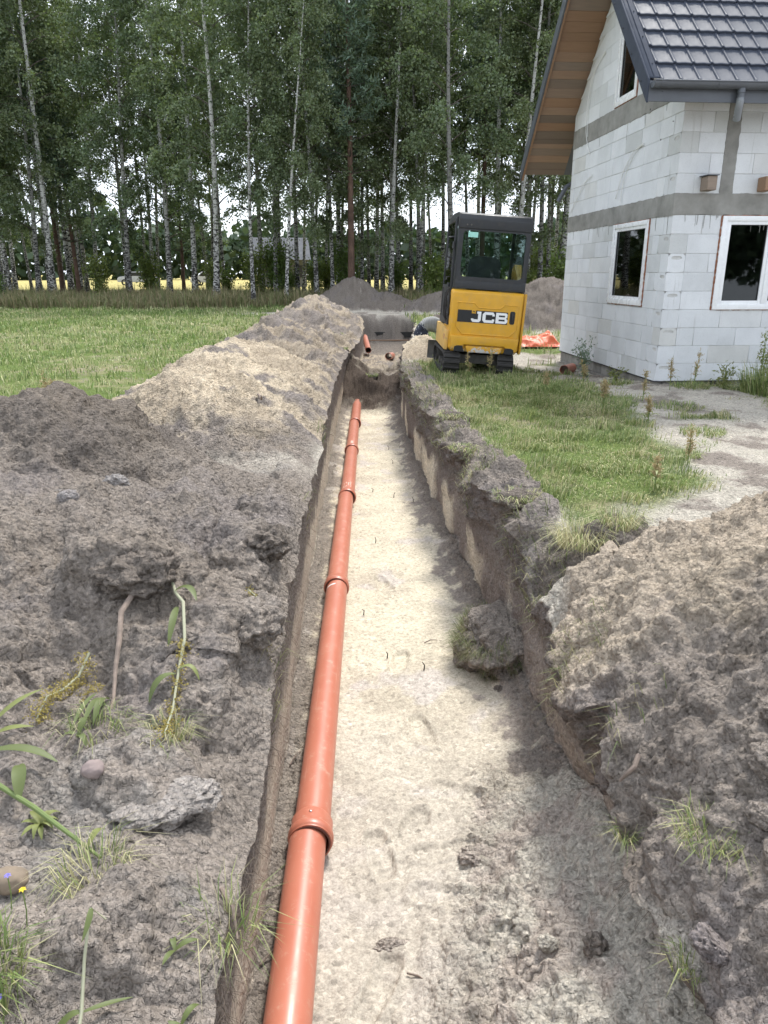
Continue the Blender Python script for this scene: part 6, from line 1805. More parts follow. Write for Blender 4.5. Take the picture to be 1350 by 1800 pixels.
patch = 0.30 + 1.4 * sstep(-0.3, 0.45, fbm(PX * 2.3, PY * 2.3, oct=2))
wgt = area * (0.10 + ampf) ** 1.5 * patch * vis * (1 - 0.985 * smf) / (0.5 + PY) ** 1.25 * (1 - 0.8 * gm.ravel()) * (PY < 34)
def pick(n, wg):
    c = np.cumsum(wg); c /= c[-1]
    return np.searchsorted(c, rs.random(n))
for nm, n, r0, r1, pw, lab in (('soil_crumbs', 120000, 0.0036, 0.0165, 2.8, 'fine loose crumbs of soil and sand strewn over heaps and trench'), ('soil_lumps', 16000, 0.010, 0.036, 3.4, 'coarser loose lumps of soil strewn over heaps and trench edges')):
    i = pick(n, wgt)
    r = (r0 + (r1 - r0) * rs.random(n) ** pw) * (0.72 + 0.11 * PY[i])
    Pp = np.stack([PX[i], PY[i], PZ[i]], 1) + rs.normal(size=(n, 3)) * np.array([0.006, 0.006, 0]) * (1 + 0.3 * PY[i][:, None]); Pp[:, 2] += r * 0.45
    crumb_object(nm, Pp, r, CV[i] * rs.uniform(0.72, 1.45, (n, 1)), rs, lab)
# fine roots hanging out of the lips and sods
m = MB(); rt = random.Random(5)
V, F = [], []
def strand(p, d, l, r, droop):
    b = len(V); p = Vector(p); d = Vector(d).normalized()
    for k in range(5):
        t = k / 4
        q = p + d * l * t + Vector((0, 0, -droop * l * t * t)) + Vector((rt.uniform(-1, 1), rt.uniform(-1, 1), rt.uniform(-1, 1))) * l * 0.06 * (k > 0)
        rr = r * (1 - 0.75 * t)
        for a in (0, 2.09, 4.19): V.append(q + Vector((math.cos(a) * rr, math.sin(a) * rr * 0.6, math.sin(a) * rr)))
    for k in range(4):
        for a in range(3): F.append((b + k * 3 + a, b + k * 3 + (a + 1) % 3, b + k * 3 + 3 + (a + 1) % 3, b + k * 3 + 3 + a))
for side in (0, 1):
    for i in range(700):
        y = 1.1 + 11.0 * rt.random() ** 1.8
        r_ = int(np.searchsorted(YR, y))
        c = (i0 + rt.randrange(-6, 14)) if side == 0 else (i3 - 1 - rt.randrange(-6, 14))
        if perlin(np.array([y * 2.3]), np.array([side * 7.0 + 1]))[0] < -0.05: continue
        p = P[r_, c]; nrm = N2[r_, c]
        sg = 1 if side == 0 else -1
        strand(p, (sg * rt.uniform(0.1, 1.0), rt.uniform(-1, 1), rt.uniform(-0.6, 0.5)), rt.uniform(0.03, 0.14), rt.uniform(0.0005, 0.0011) * (0.8 + 0.12 * y), rt.uniform(0.3, 1.1))
ROOTM = simple('root_fibre', (0.17, 0.135, 0.105), 0.9, 0.3, 20)
tag(np_obj('root_fibres', V, F, ROOTM), 'thin roots hanging out of the trench lips', 'roots', kind='stuff')
# ------------------------------------------------------------------ clods, stones, tufts, weeds and roots
def veg(name, c0, c1=None, rough=0.55):
    c1 = c1 or tuple(x * 1.35 for x in c0)
    m = bpy.data.materials.new(name); m.use_nodes = True; nt = m.node_tree; nt.nodes.clear()
    out = nt.nodes.new('ShaderNodeOutputMaterial'); b = nt.nodes.new('ShaderNodeBsdfPrincipled'); t = nt.nodes.new('ShaderNodeBsdfTranslucent')
    c = mixc(nt, c0, c1, noise(nt, 25, 4, 0.6, wpos(nt)))
    nt.links.new(c, b.inputs['Base Color']); nt.links.new(c, t.inputs['Color']); b.inputs['Roughness'].default_value = rough
    m1 = nt.nodes.new('ShaderNodeMixShader'); m1.inputs['Fac'].default_value = 0.28; nt.links.new(b.outputs[0], m1.inputs[1]); nt.links.new(t.outputs[0], m1.inputs[2])
    nt.links.new(m1.outputs[0], out.inputs['Surface']); return m
LEAFG = veg('dock_leaf', (0.095, 0.120, 0.034)); LEAFP = veg('pale_leaf', (0.165, 0.185, 0.055)); LEAFB = veg('blue_green_leaf', (0.16, 0.22, 0.15)); STEMP = veg('pale_stem', (0.36, 0.36, 0.25)); STEMG = veg('green_stem', (0.16, 0.21, 0.07))
SEEDY = veg('yellow_seed', (0.30, 0.245, 0.07)); SEEDB = veg('brown_seed', (0.34, 0.27, 0.14)); ROOTB = simple('root_bark', (0.20, 0.155, 0.125), 0.9, 0.3, 30, bmp=0.4, bscale=80)
STONE1 = simple('brown_stone', (0.20, 0.155, 0.11), 0.85, 0.3, 14, bmp=0.3, bscale=40); STONE2 = simple('pink_stone', (0.235, 0.185, 0.17), 0.9, 0.3, 18, bmp=0.3, bscale=60)
def ico_mesh(name, sub, rx, ry, rz_, seed, rough, mat, tint=None, freq=2.2, flat=None):
    bm = bmesh.new(); bmesh.ops.create_icosphere(bm, subdivisions=sub, radius=1.0)
    V = np.array([v.co[:] for v in bm.verts]); F = np.array([[v.index for v in f.verts] for f in bm.faces]); bm.free()
    o = seed * 7.31
    d = fbm(V[:, 0] * freq + o, V[:, 1] * freq, V[:, 2] * freq, oct=4)
    w, r_ = worley(V[:, 0] * freq * 2.2 + o, V[:, 1] * freq * 2.2, V[:, 2] * freq * 2.2)
    V = V * (1 + rough * d + rough * 0.6 * (0.55 - w))[:, None]
    if flat: V[:, 2] = np.minimum(V[:, 2], flat)
    V = V * np.array([rx, ry, rz_])
    col_ = None if tint is None else np.clip(np.asarray(tint) * (1 + 0.15 * d[:, None]), 0.01, 0.9) * np.ones((len(V), 3))
    return np_mesh(name, V, F, mat, col_)
def clod(x, y, z, rx, ry, rz_, seed, label, tint=None, rough=0.22, sub=5, rot=(0, 0, 0), name='soil_clod', cat='soil clod', mat=None, freq=2.2, flat=None):
    o = link_mesh(name, ico_mesh(name, sub, rx, ry, rz_, seed, rough, mat or SOIL, None if mat else (GREY if tint is None else tint), freq, flat))
    o.location = (x, y, z); o.rotation_euler = rot
    return tag(o, label, cat)
def ribbon(m, path, wid, nrm=(0, 0, 1), fold=0.25):
    """a leaf: centre line with two edges"""
    path = [Vector(p) for p in path]; n = len(path); V, F = [], []
    for i, p in enumerate(path):
        t = (path[min(i + 1, n - 1)] - path[max(i - 1, 0)]).normalized(); s = t.cross(Vector(nrm)).normalized(); u = s.cross(t).normalized()
        w = wid * math.sin(math.pi * min(0.98, 0.08 + 0.9 * i / (n - 1))) ** 0.8 * 0.5
        V += [p - s * w + u * w * fold, p, p + s * w + u * w * fold]
    for i in range(n - 1):
        for k in (0, 1): F.append((i * 3 + k, i * 3 + k + 1, i * 3 + k + 4, i * 3 + k + 3))
    m.add(V, F); return m
def bez(p0, p1, p2, n=8):
    p0, p1, p2 = Vector(p0), Vector(p1), Vector(p2)
    return [(1 - t) ** 2 * p0 + 2 * t * (1 - t) * p1 + t * t * p2 for t in [i / n for i in range(n + 1)]]
def leaf_part(parent, p0, p1, p2, w, mat, name='leaf'):
    return ribbon(MB(), bez(p0, p1, p2), w).build(name, mat, parent, smooth=True)
def seed_head(parent, path, length, n, mat, spread=0.04, size=0.006, rs_=None, droop=0.3, name='seed_head'):
    """branchlets set with tiny seeds along the end of a stem"""
    rs_ = rs_ or np.random.default_rng(1); path = [np.array(p) for p in path]; L = []; m = MB()
    k = len(path)
    for q in range(n):
        t = rs_.random(); i = min(int(t * (k - 1)), k - 2); p = path[i] + (path[i + 1] - path[i]) * (t * (k - 1) - i)
        d = rs_.normal(size=3); d[2] -= droop; d /= np.linalg.norm(d); l = spread * rs_.uniform(0.5, 1.3)
        s = np.linspace(0.15, 1, 9)[:, None]
        pts = p + d * l * s + np.array([0, 0, -droop]) * l * 0.6 * s ** 2 + rs_.normal(size=(9, 3)) * l * 0.07
        L.append(pts)
    V, F, T = leaves_np(np.concatenate(L), size, rs_, asp=0.8)
    return np_obj(name, V, F, mat, smooth=False, parent=parent)
def tuft(x, y, z, n, h, spread, dry, label, seed, lean=0.6, w=0.004, name='grass_tuft', parent=None, group=None):
    rs_ = np.random.default_rng(seed)
    a = rs_.uniform(0, 6.28, n); r = spread * np.sqrt(rs_.random(n))
    Pp = np.stack([np.cos(a) * r, np.sin(a) * r, -0.01 + 0 * a], 1)
    V, F, T = blades(Pp, h * rs_.uniform(0.45, 1.2, n), w * rs_.uniform(0.7, 1.3, n), np.clip(rs_.normal(lean, 0.3, n), 0.05, 1.3), gcol(n, rs_, np.full(n, dry)), rs_, a + rs_.normal(size=n) * 0.7)
    o = np_obj(name, V, F, BLADE, T, smooth=False, parent=parent); o.location = (x, y, z)
    if label: tag(o, label, 'grass tuft', group)
    return o
# turf lump that has slid to the trench floor
tl = empty('turf_clod', (0.77, 4.30, -0.94)); tag(tl, 'big lump of turf slumped onto the trench floor at the right wall', 'turf clod')
link_mesh('lump', ico_mesh('lump', 6, 0.29, 0.36, 0.22, 3, 0.24, SOIL, GREY * 1.0, 1.7), tl).location = (0.08, 0.04, 0.12)
rs_ = np.random.default_rng(61); n = 2600
a = rs_.uniform(1.6, 5.8, n); hh_ = rs_.uniform(0.0, 0.26, n)
rad_ = 0.27 * np.sqrt(np.clip(1 - ((hh_ - 0.12) / 0.26) ** 2, 0.1, 1)) * rs_.uniform(0.8, 1.08, n)
kp_ = perlin(a * 2.1, hh_ * 9) > -0.12
a, hh_, rad_ = a[kp_], hh_[kp_], rad_[kp_]; n = len(a)
Pp = np.stack([0.05 + np.cos(a) * rad_, 0.04 + np.sin(a) * rad_ * 1.22, hh_], 1)
V, F, T = blades(Pp, rs_.uniform(0.04, 0.12, n), np.full(n, 0.0035), np.clip(rs_.normal(1.0, 0.25, n), 0.3, 1.3), gcol(n, rs_, np.full(n, 0.45)) * 0.6, rs_, a)
np_obj('grass_fringe', V, F, BLADE, T, smooth=False, parent=tl)
clod(0.78, 3.92, -0.90, 0.045, 0.035, 0.03, 4, 'dark pebble-sized clod lying in front of the slumped turf lump', DARK)
# sod with dry roots on the hump at the end of the grass
tuft(1.20, 3.95, ground_at(1.20, 3.95), 420, 0.20, 0.14, 0.75, 'dry straw-coloured grass sod tipped over beside the right foreground heap', 71, 0.9)
tuft(1.42, 3.98, ground_at(1.42, 3.98), 260, 0.17, 0.10, 0.55, 'smaller half green sod on the hump next to the dry one', 72, 0.9)
clod(-0.955, 2.78, ground_at(-0.95, 2.78) - 0.05, 0.16, 0.13, 0.10, 8, 'dark rounded root ball on the left foreground heap under the long pale stem', DARK * 1.05, 0.26)
clod(-0.47, 2.70, ground_at(-0.47, 2.70) - 0.04, 0.12, 0.17, 0.10, 9, 'earth clod on the left trench lip beside the yellow plume', GREY, 0.24)
clod(-0.50, 3.35, ground_at(-0.5, 3.35) - 0.05, 0.10, 0.13, 0.08, 10, 'dark clod overhanging the left lip, above the earth clod', DARK, 0.28)
clod(-0.60, 1.80, ground_at(-0.60, 1.80) - 0.02, 0.15, 0.08, 0.04, 11, 'flat pale crust slab lying on the left bank', np.array([0.33, 0.295, 0.265]), 0.22, rot=(0.1, -0.12, 0.3), flat=0.55)
clod(-1.42, 4.0, ground_at(-1.42, 4.0) + 0.0, 0.07, 0.05, 0.05, 12, 'angular pale flake standing on the left grey heap', np.array([0.36, 0.33, 0.31]), 0.25, rot=(0.5, 0.2, 0.3))
clod(-1.55, 3.66, ground_at(-1.55, 3.66), 0.055, 0.045, 0.04, 13, 'smooth grey lump on the left grey heap below the pale flake', np.array([0.33, 0.30, 0.285]), 0.14)
clod(-1.68, 3.86, ground_at(-1.68, 3.86), 0.035, 0.03, 0.025, 14, 'small round lump left of the pale flake on the grey heap', np.array([0.34, 0.31, 0.29]), 0.14)
clod(1.17, 1.80, ground_at(1.17, 1.80) + 0.01, 0.075, 0.065, 0.055, 15, 'big crumbly clod at the right picture edge on the foreground heap', GREY, 0.2)
clod(1.10, 1.69, ground_at(1.10, 1.69) + 0.0, 0.05, 0.05, 0.035, 16, 'second clod at the right edge, just below the big crumbly one', GREY * 1.05, 0.2)
clod(1.22, 1.92, ground_at(1.22, 1.92) + 0.0, 0.045, 0.04, 0.035, 23, 'third clod at the right edge, just above the big crumbly one', GREY * 0.95, 0.2)
clod(0.92, 1.50, ground_at(0.92, 1.50) - 0.01, 0.10, 0.06, 0.045, 17, 'flat grey chunk on the steep near side of the right heap', np.array([0.24, 0.21, 0.2]), 0.2, rot=(0.2, 0.6, 0.5), flat=0.5)
clod(0.735, 1.88, ground_at(0.735, 1.88, True) + 0.0, 0.04, 0.035, 0.045, 18, 'upright dark moist clod on the trench floor at lower right', GREY * 0.9, 0.24)
clod(0.60, 1.96, ground_at(0.60, 1.96, True) + 0.01, 0.035, 0.03, 0.025, 19, 'pale lump on the trench floor left of the upright dark clod', PALE, 0.2)
clod(0.47, 2.55, ground_at(0.47, 2.55, True) - 0.012, 0.10, 0.06, 0.030, 20, 'grey crumbly clod in the middle of the near trench floor', GREY * 1.5, 0.30)
clod(0.08, 2.16, ground_at(0.08, 2.16, True) - 0.008, 0.07, 0.035, 0.022, 24, 'small grey clod on the floor right of the nearest pipe collar', GREY * 1.5, 0.30)
clod(-0.93, 1.52, ground_at(-0.93, 1.52) + 0.022, 0.055, 0.036, 0.03, 21, 'brown stone on the bare ground at the left edge', rough=0.12, name='stone', cat='stone', mat=STONE1, sub=4, freq=1.2)
clod(-0.825, 1.86, ground_at(-0.825, 1.86) + 0.008, 0.034, 0.030, 0.026, 22, 'round pinkish stone on the left bank above the leafy stem', rough=0.11, name='stone', cat='stone', mat=STONE2, sub=4, freq=1.2)
# sods along the ridges
for i, (x, y, r, dry, lab) in enumerate(((-0.58, 14.6, 0.16, 0.3, 'dark sod with green grass on the far lumpy ridge, nearer one'), (-0.75, 16.2, 0.2, 0.4, 'dark sod on the far lumpy ridge, farther one'), (0.02, 14.9, 0.14, 0.2, 'grassy sod fallen onto the dark soil in the trench'),
                                        (0.98, 4.75, 0.16, 0.5, 'grey green sod on the right lip where the berm is tallest'), (0.80, 6.3, 0.12, 0.5, 'sod on the right lip halfway to the digger'), (0.86, 7.6, 0.16, 0.6, 'flattened sod at the grass edge of the right berm'))):
    fl = lipL_f(y) < x < lipR_f(y)
    z = ground_at(x, y, fl)
    c_ = empty('sod', (x, y, z)); tag(c_, lab, 'sod')
    link_mesh('lump', ico_mesh('lump', 4, r, r * 0.8, r * 0.55, 30 + i, 0.25, SOIL, DARK, 2.0), c_)
    tuft(0, 0, r * 0.25, 160, 0.10, r * 0.9, dry, None, 90 + i, 0.9, 0.004 + 0.0006 * y, 'grass_fringe', c_)
# grass hanging over the trench lips
rs_ = np.random.default_rng(12); n = 5200
yy = 2.2 + 11.0 * rs_.random(n); side = rs_.random(n) < 0.80
nn = perlin(yy * 1.3, side * 9.0 + 2)
kp = nn > np.where(side, -0.02, 0.22); yy, side = yy[kp], side[kp]; n = len(yy)
rr_ = np.clip(np.searchsorted(YR, yy), 1, NR - 2); cc_ = np.where(side, i3 - 1 + rs_.integers(-14, 26, n), i0 + rs_.integers(-10, 14, n))
Pp = P[rr_, cc_]
V, F, T = blades(Pp, rs_.uniform(0.04, 0.13, n), (0.002 + 0.0005 * yy) * rs_.uniform(0.7, 1.3, n), np.clip(rs_.normal(1.0, 0.3, n), 0.2, 1.35), gcol(n, rs_, np.full(n, 0.5)) * 0.7, rs_, np.where(side, 3.14, 0.0) + rs_.normal(size=n) * 0.9)
tag(np_obj('lip_grass', V, F, BLADE, T, smooth=False), 'withered grass and sod fringe hanging over both trench lips', 'grass', kind='stuff')
# long uprooted stem with leaves and yellow plume on the left heap
rs1 = np.random.default_rng(41)
def lift(x, y, d=0.012): return Vector((x, y, ground_at(x, y) + d))
w = empty('uprooted_weed', lift(-0.68, 2.45)); tag(w, 'long pale uprooted stem with yellow plume lying down the left heap', 'weed'); B0 = Vector(w.location)
def rel(*pts): return [Vector(p) - B0 for p in pts]
path = rel(lift(-0.84, 2.84, .03), lift(-0.78, 2.72, .04), lift(-0.72, 2.60, .05), lift(-0.685, 2.45, .03), lift(-0.675, 2.30, .03), lift(-0.665, 2.16, .02), lift(-0.655, 2.02, .02))
MB().tube(path, [0.006, 0.0065, 0.0065, 0.006, 0.005, 0.004, 0.003], 7).build('stem', STEMP, w, smooth=True)
for (a, b_, c_, wd, mt) in (((-0.78, 2.72, .05), (-0.72, 2.74, .07), (-0.68, 2.64, .02), 0.030, LEAFG), ((-0.75, 2.62, .05), (-0.735, 2.52, .07), (-0.74, 2.42, .02), 0.028, LEAFG), ((-0.68, 2.28, .03), (-0.74, 2.25, .06), (-0.755, 2.2, .02), 0.030, LEAFG), ((-0.68, 2.30, .03), (-0.63, 2.32, .05), (-0.60, 2.28, .02), 0.020, LEAFP)):
    leaf_part(w, *rel(lift(*a), lift(*b_), lift(*c_)), wd, mt)
seed_head(w, path[-4:], 0.1, 150, SEEDY, 0.05, 0.007, rs1)
w = empty('uprooted_weed', lift(-1.06, 2.38)); tag(w, 'uprooted weed with drooping yellow plume near the left picture edge', 'weed'); B0 = Vector(w.location)
path = rel(lift(-1.03, 2.43, .05), lift(-1.05, 2.36, .05), lift(-1.08, 2.28, .04), lift(-1.095, 2.20, .03), lift(-1.10, 2.12, .02))
MB().tube(path, [0.005, 0.005, 0.004, 0.003, 0.002], 7).build('stem', STEMP, w, smooth=True)
seed_head(w, path, 0.1, 170, SEEDY, 0.05, 0.0075, rs1); seed_head(w, rel(lift(-0.97, 2.34, .02), lift(-0.98, 2.28, .02), lift(-0.99, 2.22, .02)), 0.1, 40, SEEDY, 0.035, 0.006, rs1)
for k in range(3): leaf_part(w, *rel(lift(-0.95 + 0.02 * k, 2.25, .02), lift(-0.97 + 0.03 * k, 2.18, .07), lift(-0.96 + 0.025 * k, 2.06 + 0.02 * k, .02)), 0.018 + 0.004 * (k % 3), LEAFG)
w = empty('uprooted_weed', lift(-0.44, 2.72)); tag(w, 'short yellow plume on the left trench lip', 'weed'); B0 = Vector(w.location)
path = rel(lift(-0.50, 2.76, .03), lift(-0.46, 2.73, .03), lift(-0.425, 2.70, .02)); MB().tube(path, [0.004, 0.003, 0.002], 6).build('stem', STEMP, w); seed_head(w, path, 0.1, 50, SEEDY, 0.03, 0.006, rs1)
# bare brown root standing out of the heap
pts = [lift(-0.93, 2.66, .06), lift(-0.945, 2.56, .05), lift(-0.93, 2.46, .04), lift(-0.915, 2.36, .03), lift(-0.90, 2.27, .01), lift(-0.885, 2.19, -.005)]
o = MB().tube(pts, [0.011, 0.011, 0.010, 0.008, 0.006, 0.004], 8).build('root', ROOTB, smooth=True); tag(o, 'thick bare brown root sticking down the left heap', 'root')
pts = [lift(-0.40, 1.56, .02), lift(-0.375, 1.52, .015), Vector((-0.355, 1.48, -0.02)), Vector((-0.335, 1.42, -0.06))]
o = MB().tube(pts, [0.007, 0.006, 0.005, 0.003], 7).build('root', ROOTB, smooth=True); tag(o, 'short crooked root on the left lip near the camera', 'root')
pts = [Vector((0.86, 2.02, 0.02)), Vector((0.84, 1.99, 0.0)), Vector((0.815, 1.99, -0.03)), Vector((0.805, 2.01, -0.07))]
o = MB().tube(pts, [0.009, 0.008, 0.007, 0.004], 7).build('root', ROOTB, smooth=True); tag(o, 'curved root end poking out of the right trench wall', 'root')
# dock stem lying across the bare ground, with leaves
w = empty('broken_dock', lift(-0.95, 1.74)); tag(w, 'broken green dock stem with big leaves lying on the left bank', 'weed'); B0 = Vector(w.location)
path = rel(lift(-1.25, 1.86, .06), lift(-1.10, 1.81, .055), lift(-0.95, 1.74, .045), lift(-0.83, 1.67, .03), lift(-0.72, 1.595, .01))
MB().tube(path, [0.008, 0.008, 0.0075, 0.006, 0.004], 8).build('stem', STEMG, w, smooth=True)
leaf_part(w, *rel(lift(-1.14, 1.90, .06), lift(-1.04, 1.93, .08), lift(-0.945, 1.90, .03)), 0.034, LEAFG)
leaf_part(w, *rel(lift(-1.20, 2.00, .04), lift(-1.13, 2.05, .12), lift(-1.07, 2.13, .13)), 0.024, LEAFP)
leaf_part(w, *rel(lift(-1.18, 1.99, .03), lift(-1.12, 1.98, .06), lift(-1.06, 2.02, .05)), 0.026, LEAFP)
leaf_part(w, *rel(lift(-1.0, 1.76, .05), lift(-1.02, 1.83, .08), lift(-1.05, 1.88, .03)), 0.040, LEAFG)
leaf_part(w, *rel(lift(-0.76, 1.62, .03), lift(-0.75, 1.66, .06), lift(-0.745, 1.70, .02)), 0.02, LEAFP)
for k, (x, y, nl, sz, lab, mt) in enumerate(((-0.93, 1.72, 12, 0.055, 'small green weed rosette under the broken dock stem', LEAFP), (-0.42, 1.20, 2, 0.07, 'two dock leaves on the lip at the bottom left', LEAFG), (-0.46, 1.33, 3, 0.08, 'dark green leaves hanging in a hollow of the left bank', LEAFG), (-0.93, 2.03, 3, 0.07, 'upright leaves on the left bank above the round stone', LEAFG), (-0.99, 1.52, 6, 0.06, 'tiny seedling beside the brown stone', LEAFG))):
    z = ground_at(x, y); w = empty('weed_rosette', (x, y, z)); tag(w, lab, 'weed')
    for q in range(nl):
        a = q * 2.4 + k; l = sz * rs1.uniform(0.6, 1.2)
        leaf_part(w, (0, 0, 0), (math.cos(a) * l * 0.5, math.sin(a) * l * 0.5, l * rs1.uniform(0.3, 0.8)), (math.cos(a) * l, math.sin(a) * l, l * rs1.uniform(-0.1, 0.4)), l * 0.28, mt)
# withered stalk at the very bottom
w = empty('withered_stalk', lift(-0.62, 1.22)); tag(w, 'withered grey green stalk bent over at the bottom left', 'weed'); B0 = Vector(w.location)
path = rel(lift(-0.60, 1.08, .01), lift(-0.615, 1.17, .03), lift(-0.625, 1.24, .06), lift(-0.62, 1.29, .08), lift(-0.60, 1.31, .06)); MB().tube(path, [0.004, 0.004, 0.0035, 0.003, 0.002], 7).build('stem', STEMP, w, smooth=True)
leaf_part(w, path[1], path[1] + Vector((-0.03, 0, 0.01)), path[1] + Vector((-0.06, -0.05, -0.04)), 0.018, LEAFG); leaf_part(w, path[3], path[3] + Vector((0.01, -0.02, 0.0)), path[3] + Vector((0.0, -0.06, -0.03)), 0.014, LEAFG); leaf_part(w, path[1], path[1] + Vector((0.04, 0.02, 0.0)), path[1] + Vector((0.09, 0.05, -0.02)), 0.012, LEAFG)
tuft(-0.86, 1.20, ground_at(-0.86, 1.20), 420, 0.15, 0.11, 0.15, 'lush green grass tuft in the bottom left corner', 51, 0.5, 0.0042)
FLW = veg('yellow_petal', (0.70, 0.50, 0.03)); FLV = veg('violet_petal', (0.20, 0.17, 0.50))
for x, y, h, mt, lab in ((-0.79, 1.33, 0.10, FLW, 'small yellow flower above the corner grass tuft'), (-0.77, 1.15, 0.07, FLV, 'small violet flower in the corner grass tuft'), (-0.86, 1.40, 0.09, FLV, 'small violet flower at the left edge near the brown stone')):
    w = empty('flower', (x, y, ground_at(x, y))); tag(w, lab, 'flower'); MB().tube([(0, 0, 0), (0.004, 0.004, h * 0.5), (0.0, 0.01, h)], 0.0015, 5).build('stem', STEMG, w)
    for q in range(6):
        a = q * 1.047; ribbon(MB(), [(0, 0.01, h), (0.005 * math.cos(a), 0.01 + 0.005 * math.sin(a), h + 0.003), (0.009 * math.cos(a), 0.01 + 0.009 * math.sin(a), h + 0.001)], 0.006).build('petal', mt, w)
for i, (x, y, n_, h, sp, dry, lab) in enumerate(((-0.36, 1.42, 90, 0.16, 0.07, 0.2, 'thin green grass blades on the left lip near the camera'), (-0.90, 2.10, 120, 0.11, 0.10, 0.25, 'short grass tuft above the round pinkish stone'), (0.98, 1.74, 240, 0.10, 0.10, 0.45, 'pale grass tuft on the steep near side of the right heap'), (0.86, 1.52, 90, 0.09, 0.05, 0.3, 'little green tuft on the right lip below the pale tuft'), (-0.72, 1.55, 160, 0.13, 0.09, 0.7, 'dry matted grass at the tip of the broken dock stem'), (-0.66, 2.06, 140, 0.12, 0.07, 0.6, 'dry roots and grass around the end of the long plume'), (0.84, 2.0, 60, 0.10, 0.03, 0.4, 'few blades hanging at the right trench wall'))):
    tuft(x, y, ground_at(x, y), n_, h, sp, dry, lab, 200 + i, 0.85, 0.003)
# small dark stubs of cut roots standing in the trench floor
for i, (x, y) in enumerate(((0.256, 10.4), (0.292, 9.65), (0.02, 8.26), (0.258, 8.06), (0.466, 7.85), (0.04, 6.55), (-0.06, 5.0), (0.10, 4.36), (0.331, 4.18))):
    z = ground_at(x, y, True); o = MB().tube([(x, y, z - 0.01), (x + 0.004, y, z + 0.035), (x + rs1.uniform(-.02, .02), y + 0.005, z + rs1.uniform(0.04, 0.065))], [0.005, 0.004, 0.0025], 6).build('root_stub', simple('stub', (0.05, 0.04, 0.035), 0.9) if i == 0 else bpy.data.materials['stub'])
    tag(o, '%s thin dark root stub counted from the far end of the pale floor' % ORD[i], 'root stub', 'root stubs in the trench floor')
# twigs dropped on the floor
for i, (x, y, l, a, lab) in enumerate(((0.36, 4.55, 0.10, 0.4, 'short dark twig on the floor left of the slumped turf lump'), (-0.42, 3.2, 0.12, 1.2, 'thin twig in the gap between pipe and left wall, far one'), (-0.41, 2.05, 0.14, 0.9, 'thin twig in the gap between pipe and left wall, near one'), (0.12, 2.02, 0.09, -0.5, 'small twig on the floor by the nearest pipe length'))):
    z = ground_at(x, y, True) + 0.008; o = MB().tube([(x, y, z), (x + l * 0.5 * math.cos(a), y + l * 0.5 * math.sin(a), z + 0.012), (x + l * math.cos(a), y + l * math.sin(a), z)], [0.004, 0.0035, 0.002], 6).build('twig', ROOTB); tag(o, lab, 'twig')
o = MB().tube([lift(-1.12, 7.4, .01), lift(-1.10, 7.3, .05), lift(-1.06, 7.2, .06), lift(-1.05, 7.12, .09)], [0.012, 0.012, 0.010, 0.006], 7).build('twig', ROOTB, smooth=True); tag(o, 'curved twig sticking out of the pale sand ridge', 'twig')
# seed stalks and weeds standing in the grass and along the house
def seed_stalk(x, y, h, lab, seed, mat=SEEDB, nb=3, green=True, lean=0.1):
    r_ = np.random.default_rng(seed); z = ground_at(x, y); w = empty('seed_stalk', (x, y, z)); tag(w, lab, 'weed')
    for q in range(nb):
        a = r_.uniform(0, 6.28); hh2 = h * (1 if q == 0 else r_.uniform(0.55, 0.9)); d = Vector((math.cos(a), math.sin(a), 0)) * lean * hh2 * r_.uniform(0.4, 1.6)
        pth = bez((0, 0, 0), d * 0.3 + Vector((0, 0, hh2 * 0.6)), d + Vector((0, 0, hh2)), 6)
        MB().tube(pth, [0.005, 0.005, 0.0045, 0.004, 0.0035, 0.003, 0.002], 5).build('stem', STEMG if green else STEMP, w, smooth=True)
        seed_head(w, [tuple(p) for p in pth[3:]], 0.1, 26, mat, 0.035 + 0.03 * h, 0.014, r_, droop=-0.3)
        for k in range(3):
            p = pth[1 + k]; b2 = r_.uniform(0, 6.28); l = 0.12 * r_.uniform(0.6, 1.3)
            leaf_part(w, p, p + Vector((math.cos(b2) * l * .5, math.sin(b2) * l * .5, l * .4)), p + Vector((math.cos(b2) * l, math.sin(b2) * l, l * .1)), 0.022, LEAFP if green else SEEDB)
    return w
for i, (x, y, h, lab, mt, nb) in enumerate(((-3.05, 7.1, 0.75, 'tall feathery weed in the meadow behind the left grey heap', SEEDB, 3), (3.95, 9.72, 0.50, 'seed stalk before the near house corner, left one', SEEDB, 2), (4.22, 9.62, 0.62, 'seed stalk before the near house corner, right one', SEEDB, 2), (2.69, 8.46, 0.42, 'brown dock stalks in the middle of the right grass', SEEDB, 4), (2.98, 7.8, 0.34, 'pale stalk in the grass nearest the sandy ground', SEEDB, 3), (2.2, 9.3, 0.40, 'thin stalk in the grass right of the digger tracks', SEEDB, 2),
        (1.80, 11.25, 0.55, 'seed stalk before the right digger track', SEEDB, 2), (1.48, 11.2, 0.50, 'dry stalk under the middle of the digger', SEEDB, 2), (2.62, 5.9, 0.40, 'slender green stalk at the near right corner of the grass', SEEDB, 2), (2.05, 5.1, 0.30, 'short stalk in the near part of the right grass', SEEDB, 2), (3.05, 10.6, 0.45, 'stalk in the grass left of the gable wall', SEEDB, 3), (3.3, 8.9, 0.45, 'stalk where grass meets sand before the house', SEEDB, 2))):
    seed_stalk(x, y, h * 0.8, lab, 300 + i, mt, nb)
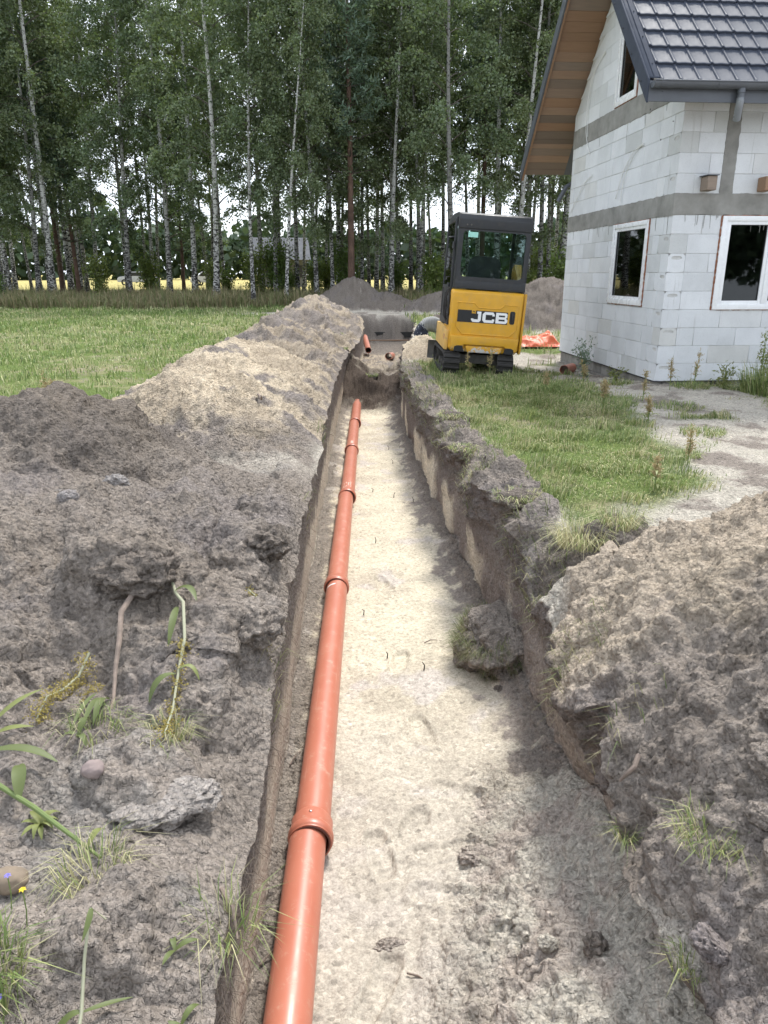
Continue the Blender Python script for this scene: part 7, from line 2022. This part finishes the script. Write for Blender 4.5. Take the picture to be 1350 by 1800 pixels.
def leafy(x, y, h, rad, n, lab, mat, seed, nst=7):
    r_ = np.random.default_rng(seed); z = ground_at(x, y); w = empty('leafy_weed', (x, y, z)); tag(w, lab, 'weed'); L = []
    for q in range(nst):
        a = r_.uniform(0, 6.28); t_ = rad * r_.uniform(0.2, 1.0); pth = bez((0, 0, 0), (math.cos(a) * t_ * .3, math.sin(a) * t_ * .3, h * .6), (math.cos(a) * t_, math.sin(a) * t_, h * r_.uniform(0.6, 1.05)), 6)
        MB().tube(pth, [0.006, 0.006, 0.005, 0.0045, 0.004, 0.003, 0.002], 5).build('stem', STEMG, w, smooth=True)
        s = r_.random(n // nst); pp = np.array([tuple(p) for p in pth]); L.append(np.stack([np.interp(s, np.linspace(0, 1, 7), pp[:, k]) for k in range(3)], 1) + r_.normal(size=(len(s), 3)) * 0.04)
    V, F, T = leaves_np(np.concatenate(L), 0.05, r_, droop=-0.1, asp=0.35); np_obj('foliage', V, F, mat, T, smooth=False, parent=w)
leafy(3.55, 12.35, 0.62, 0.22, 520, 'blue green leafy weed at the foot of the gable wall', LEAFB, 401)
leafy(3.75, 11.35, 0.22, 0.2, 160, 'low weed in front of the gable plinth', LEAFP, 402)
leafy(5.15, 9.75, 0.75, 0.30, 420, 'tall bushy weed under the front window at the right edge', LEAFP, 403)
leafy(4.75, 9.9, 0.35, 0.2, 200, 'low green weed left of the tall bushy one under the window', LEAFP, 404)
tuft(5.2, 9.45, ground_at(5.2, 9.45), 900, 0.45, 0.40, 0.1, 'thick green grass clump at the foot of the front wall, right edge', 405, 0.5, 0.010)
for i, (x, y, n_, h, sp, lab) in enumerate(((3.3, 7.2, 260, 0.10, 0.22, 'flat green patch of weeds on the sand at the right edge'), (2.75, 6.2, 120, 0.08, 0.10, 'small tuft on the bare sand beyond the right heap'), (3.6, 8.6, 300, 0.12, 0.3, 'grass patch on the sand before the front wall'), (4.3, 9.9, 300, 0.14, 0.25, 'grass along the front plinth below the seed stalks'), (3.55, 10.6, 260, 0.14, 0.2, 'grass along the gable plinth near the corner'))):
    tuft(x, y, ground_at(x, y), n_, h, sp, 0.15, lab, 420 + i, 0.7, 0.008)
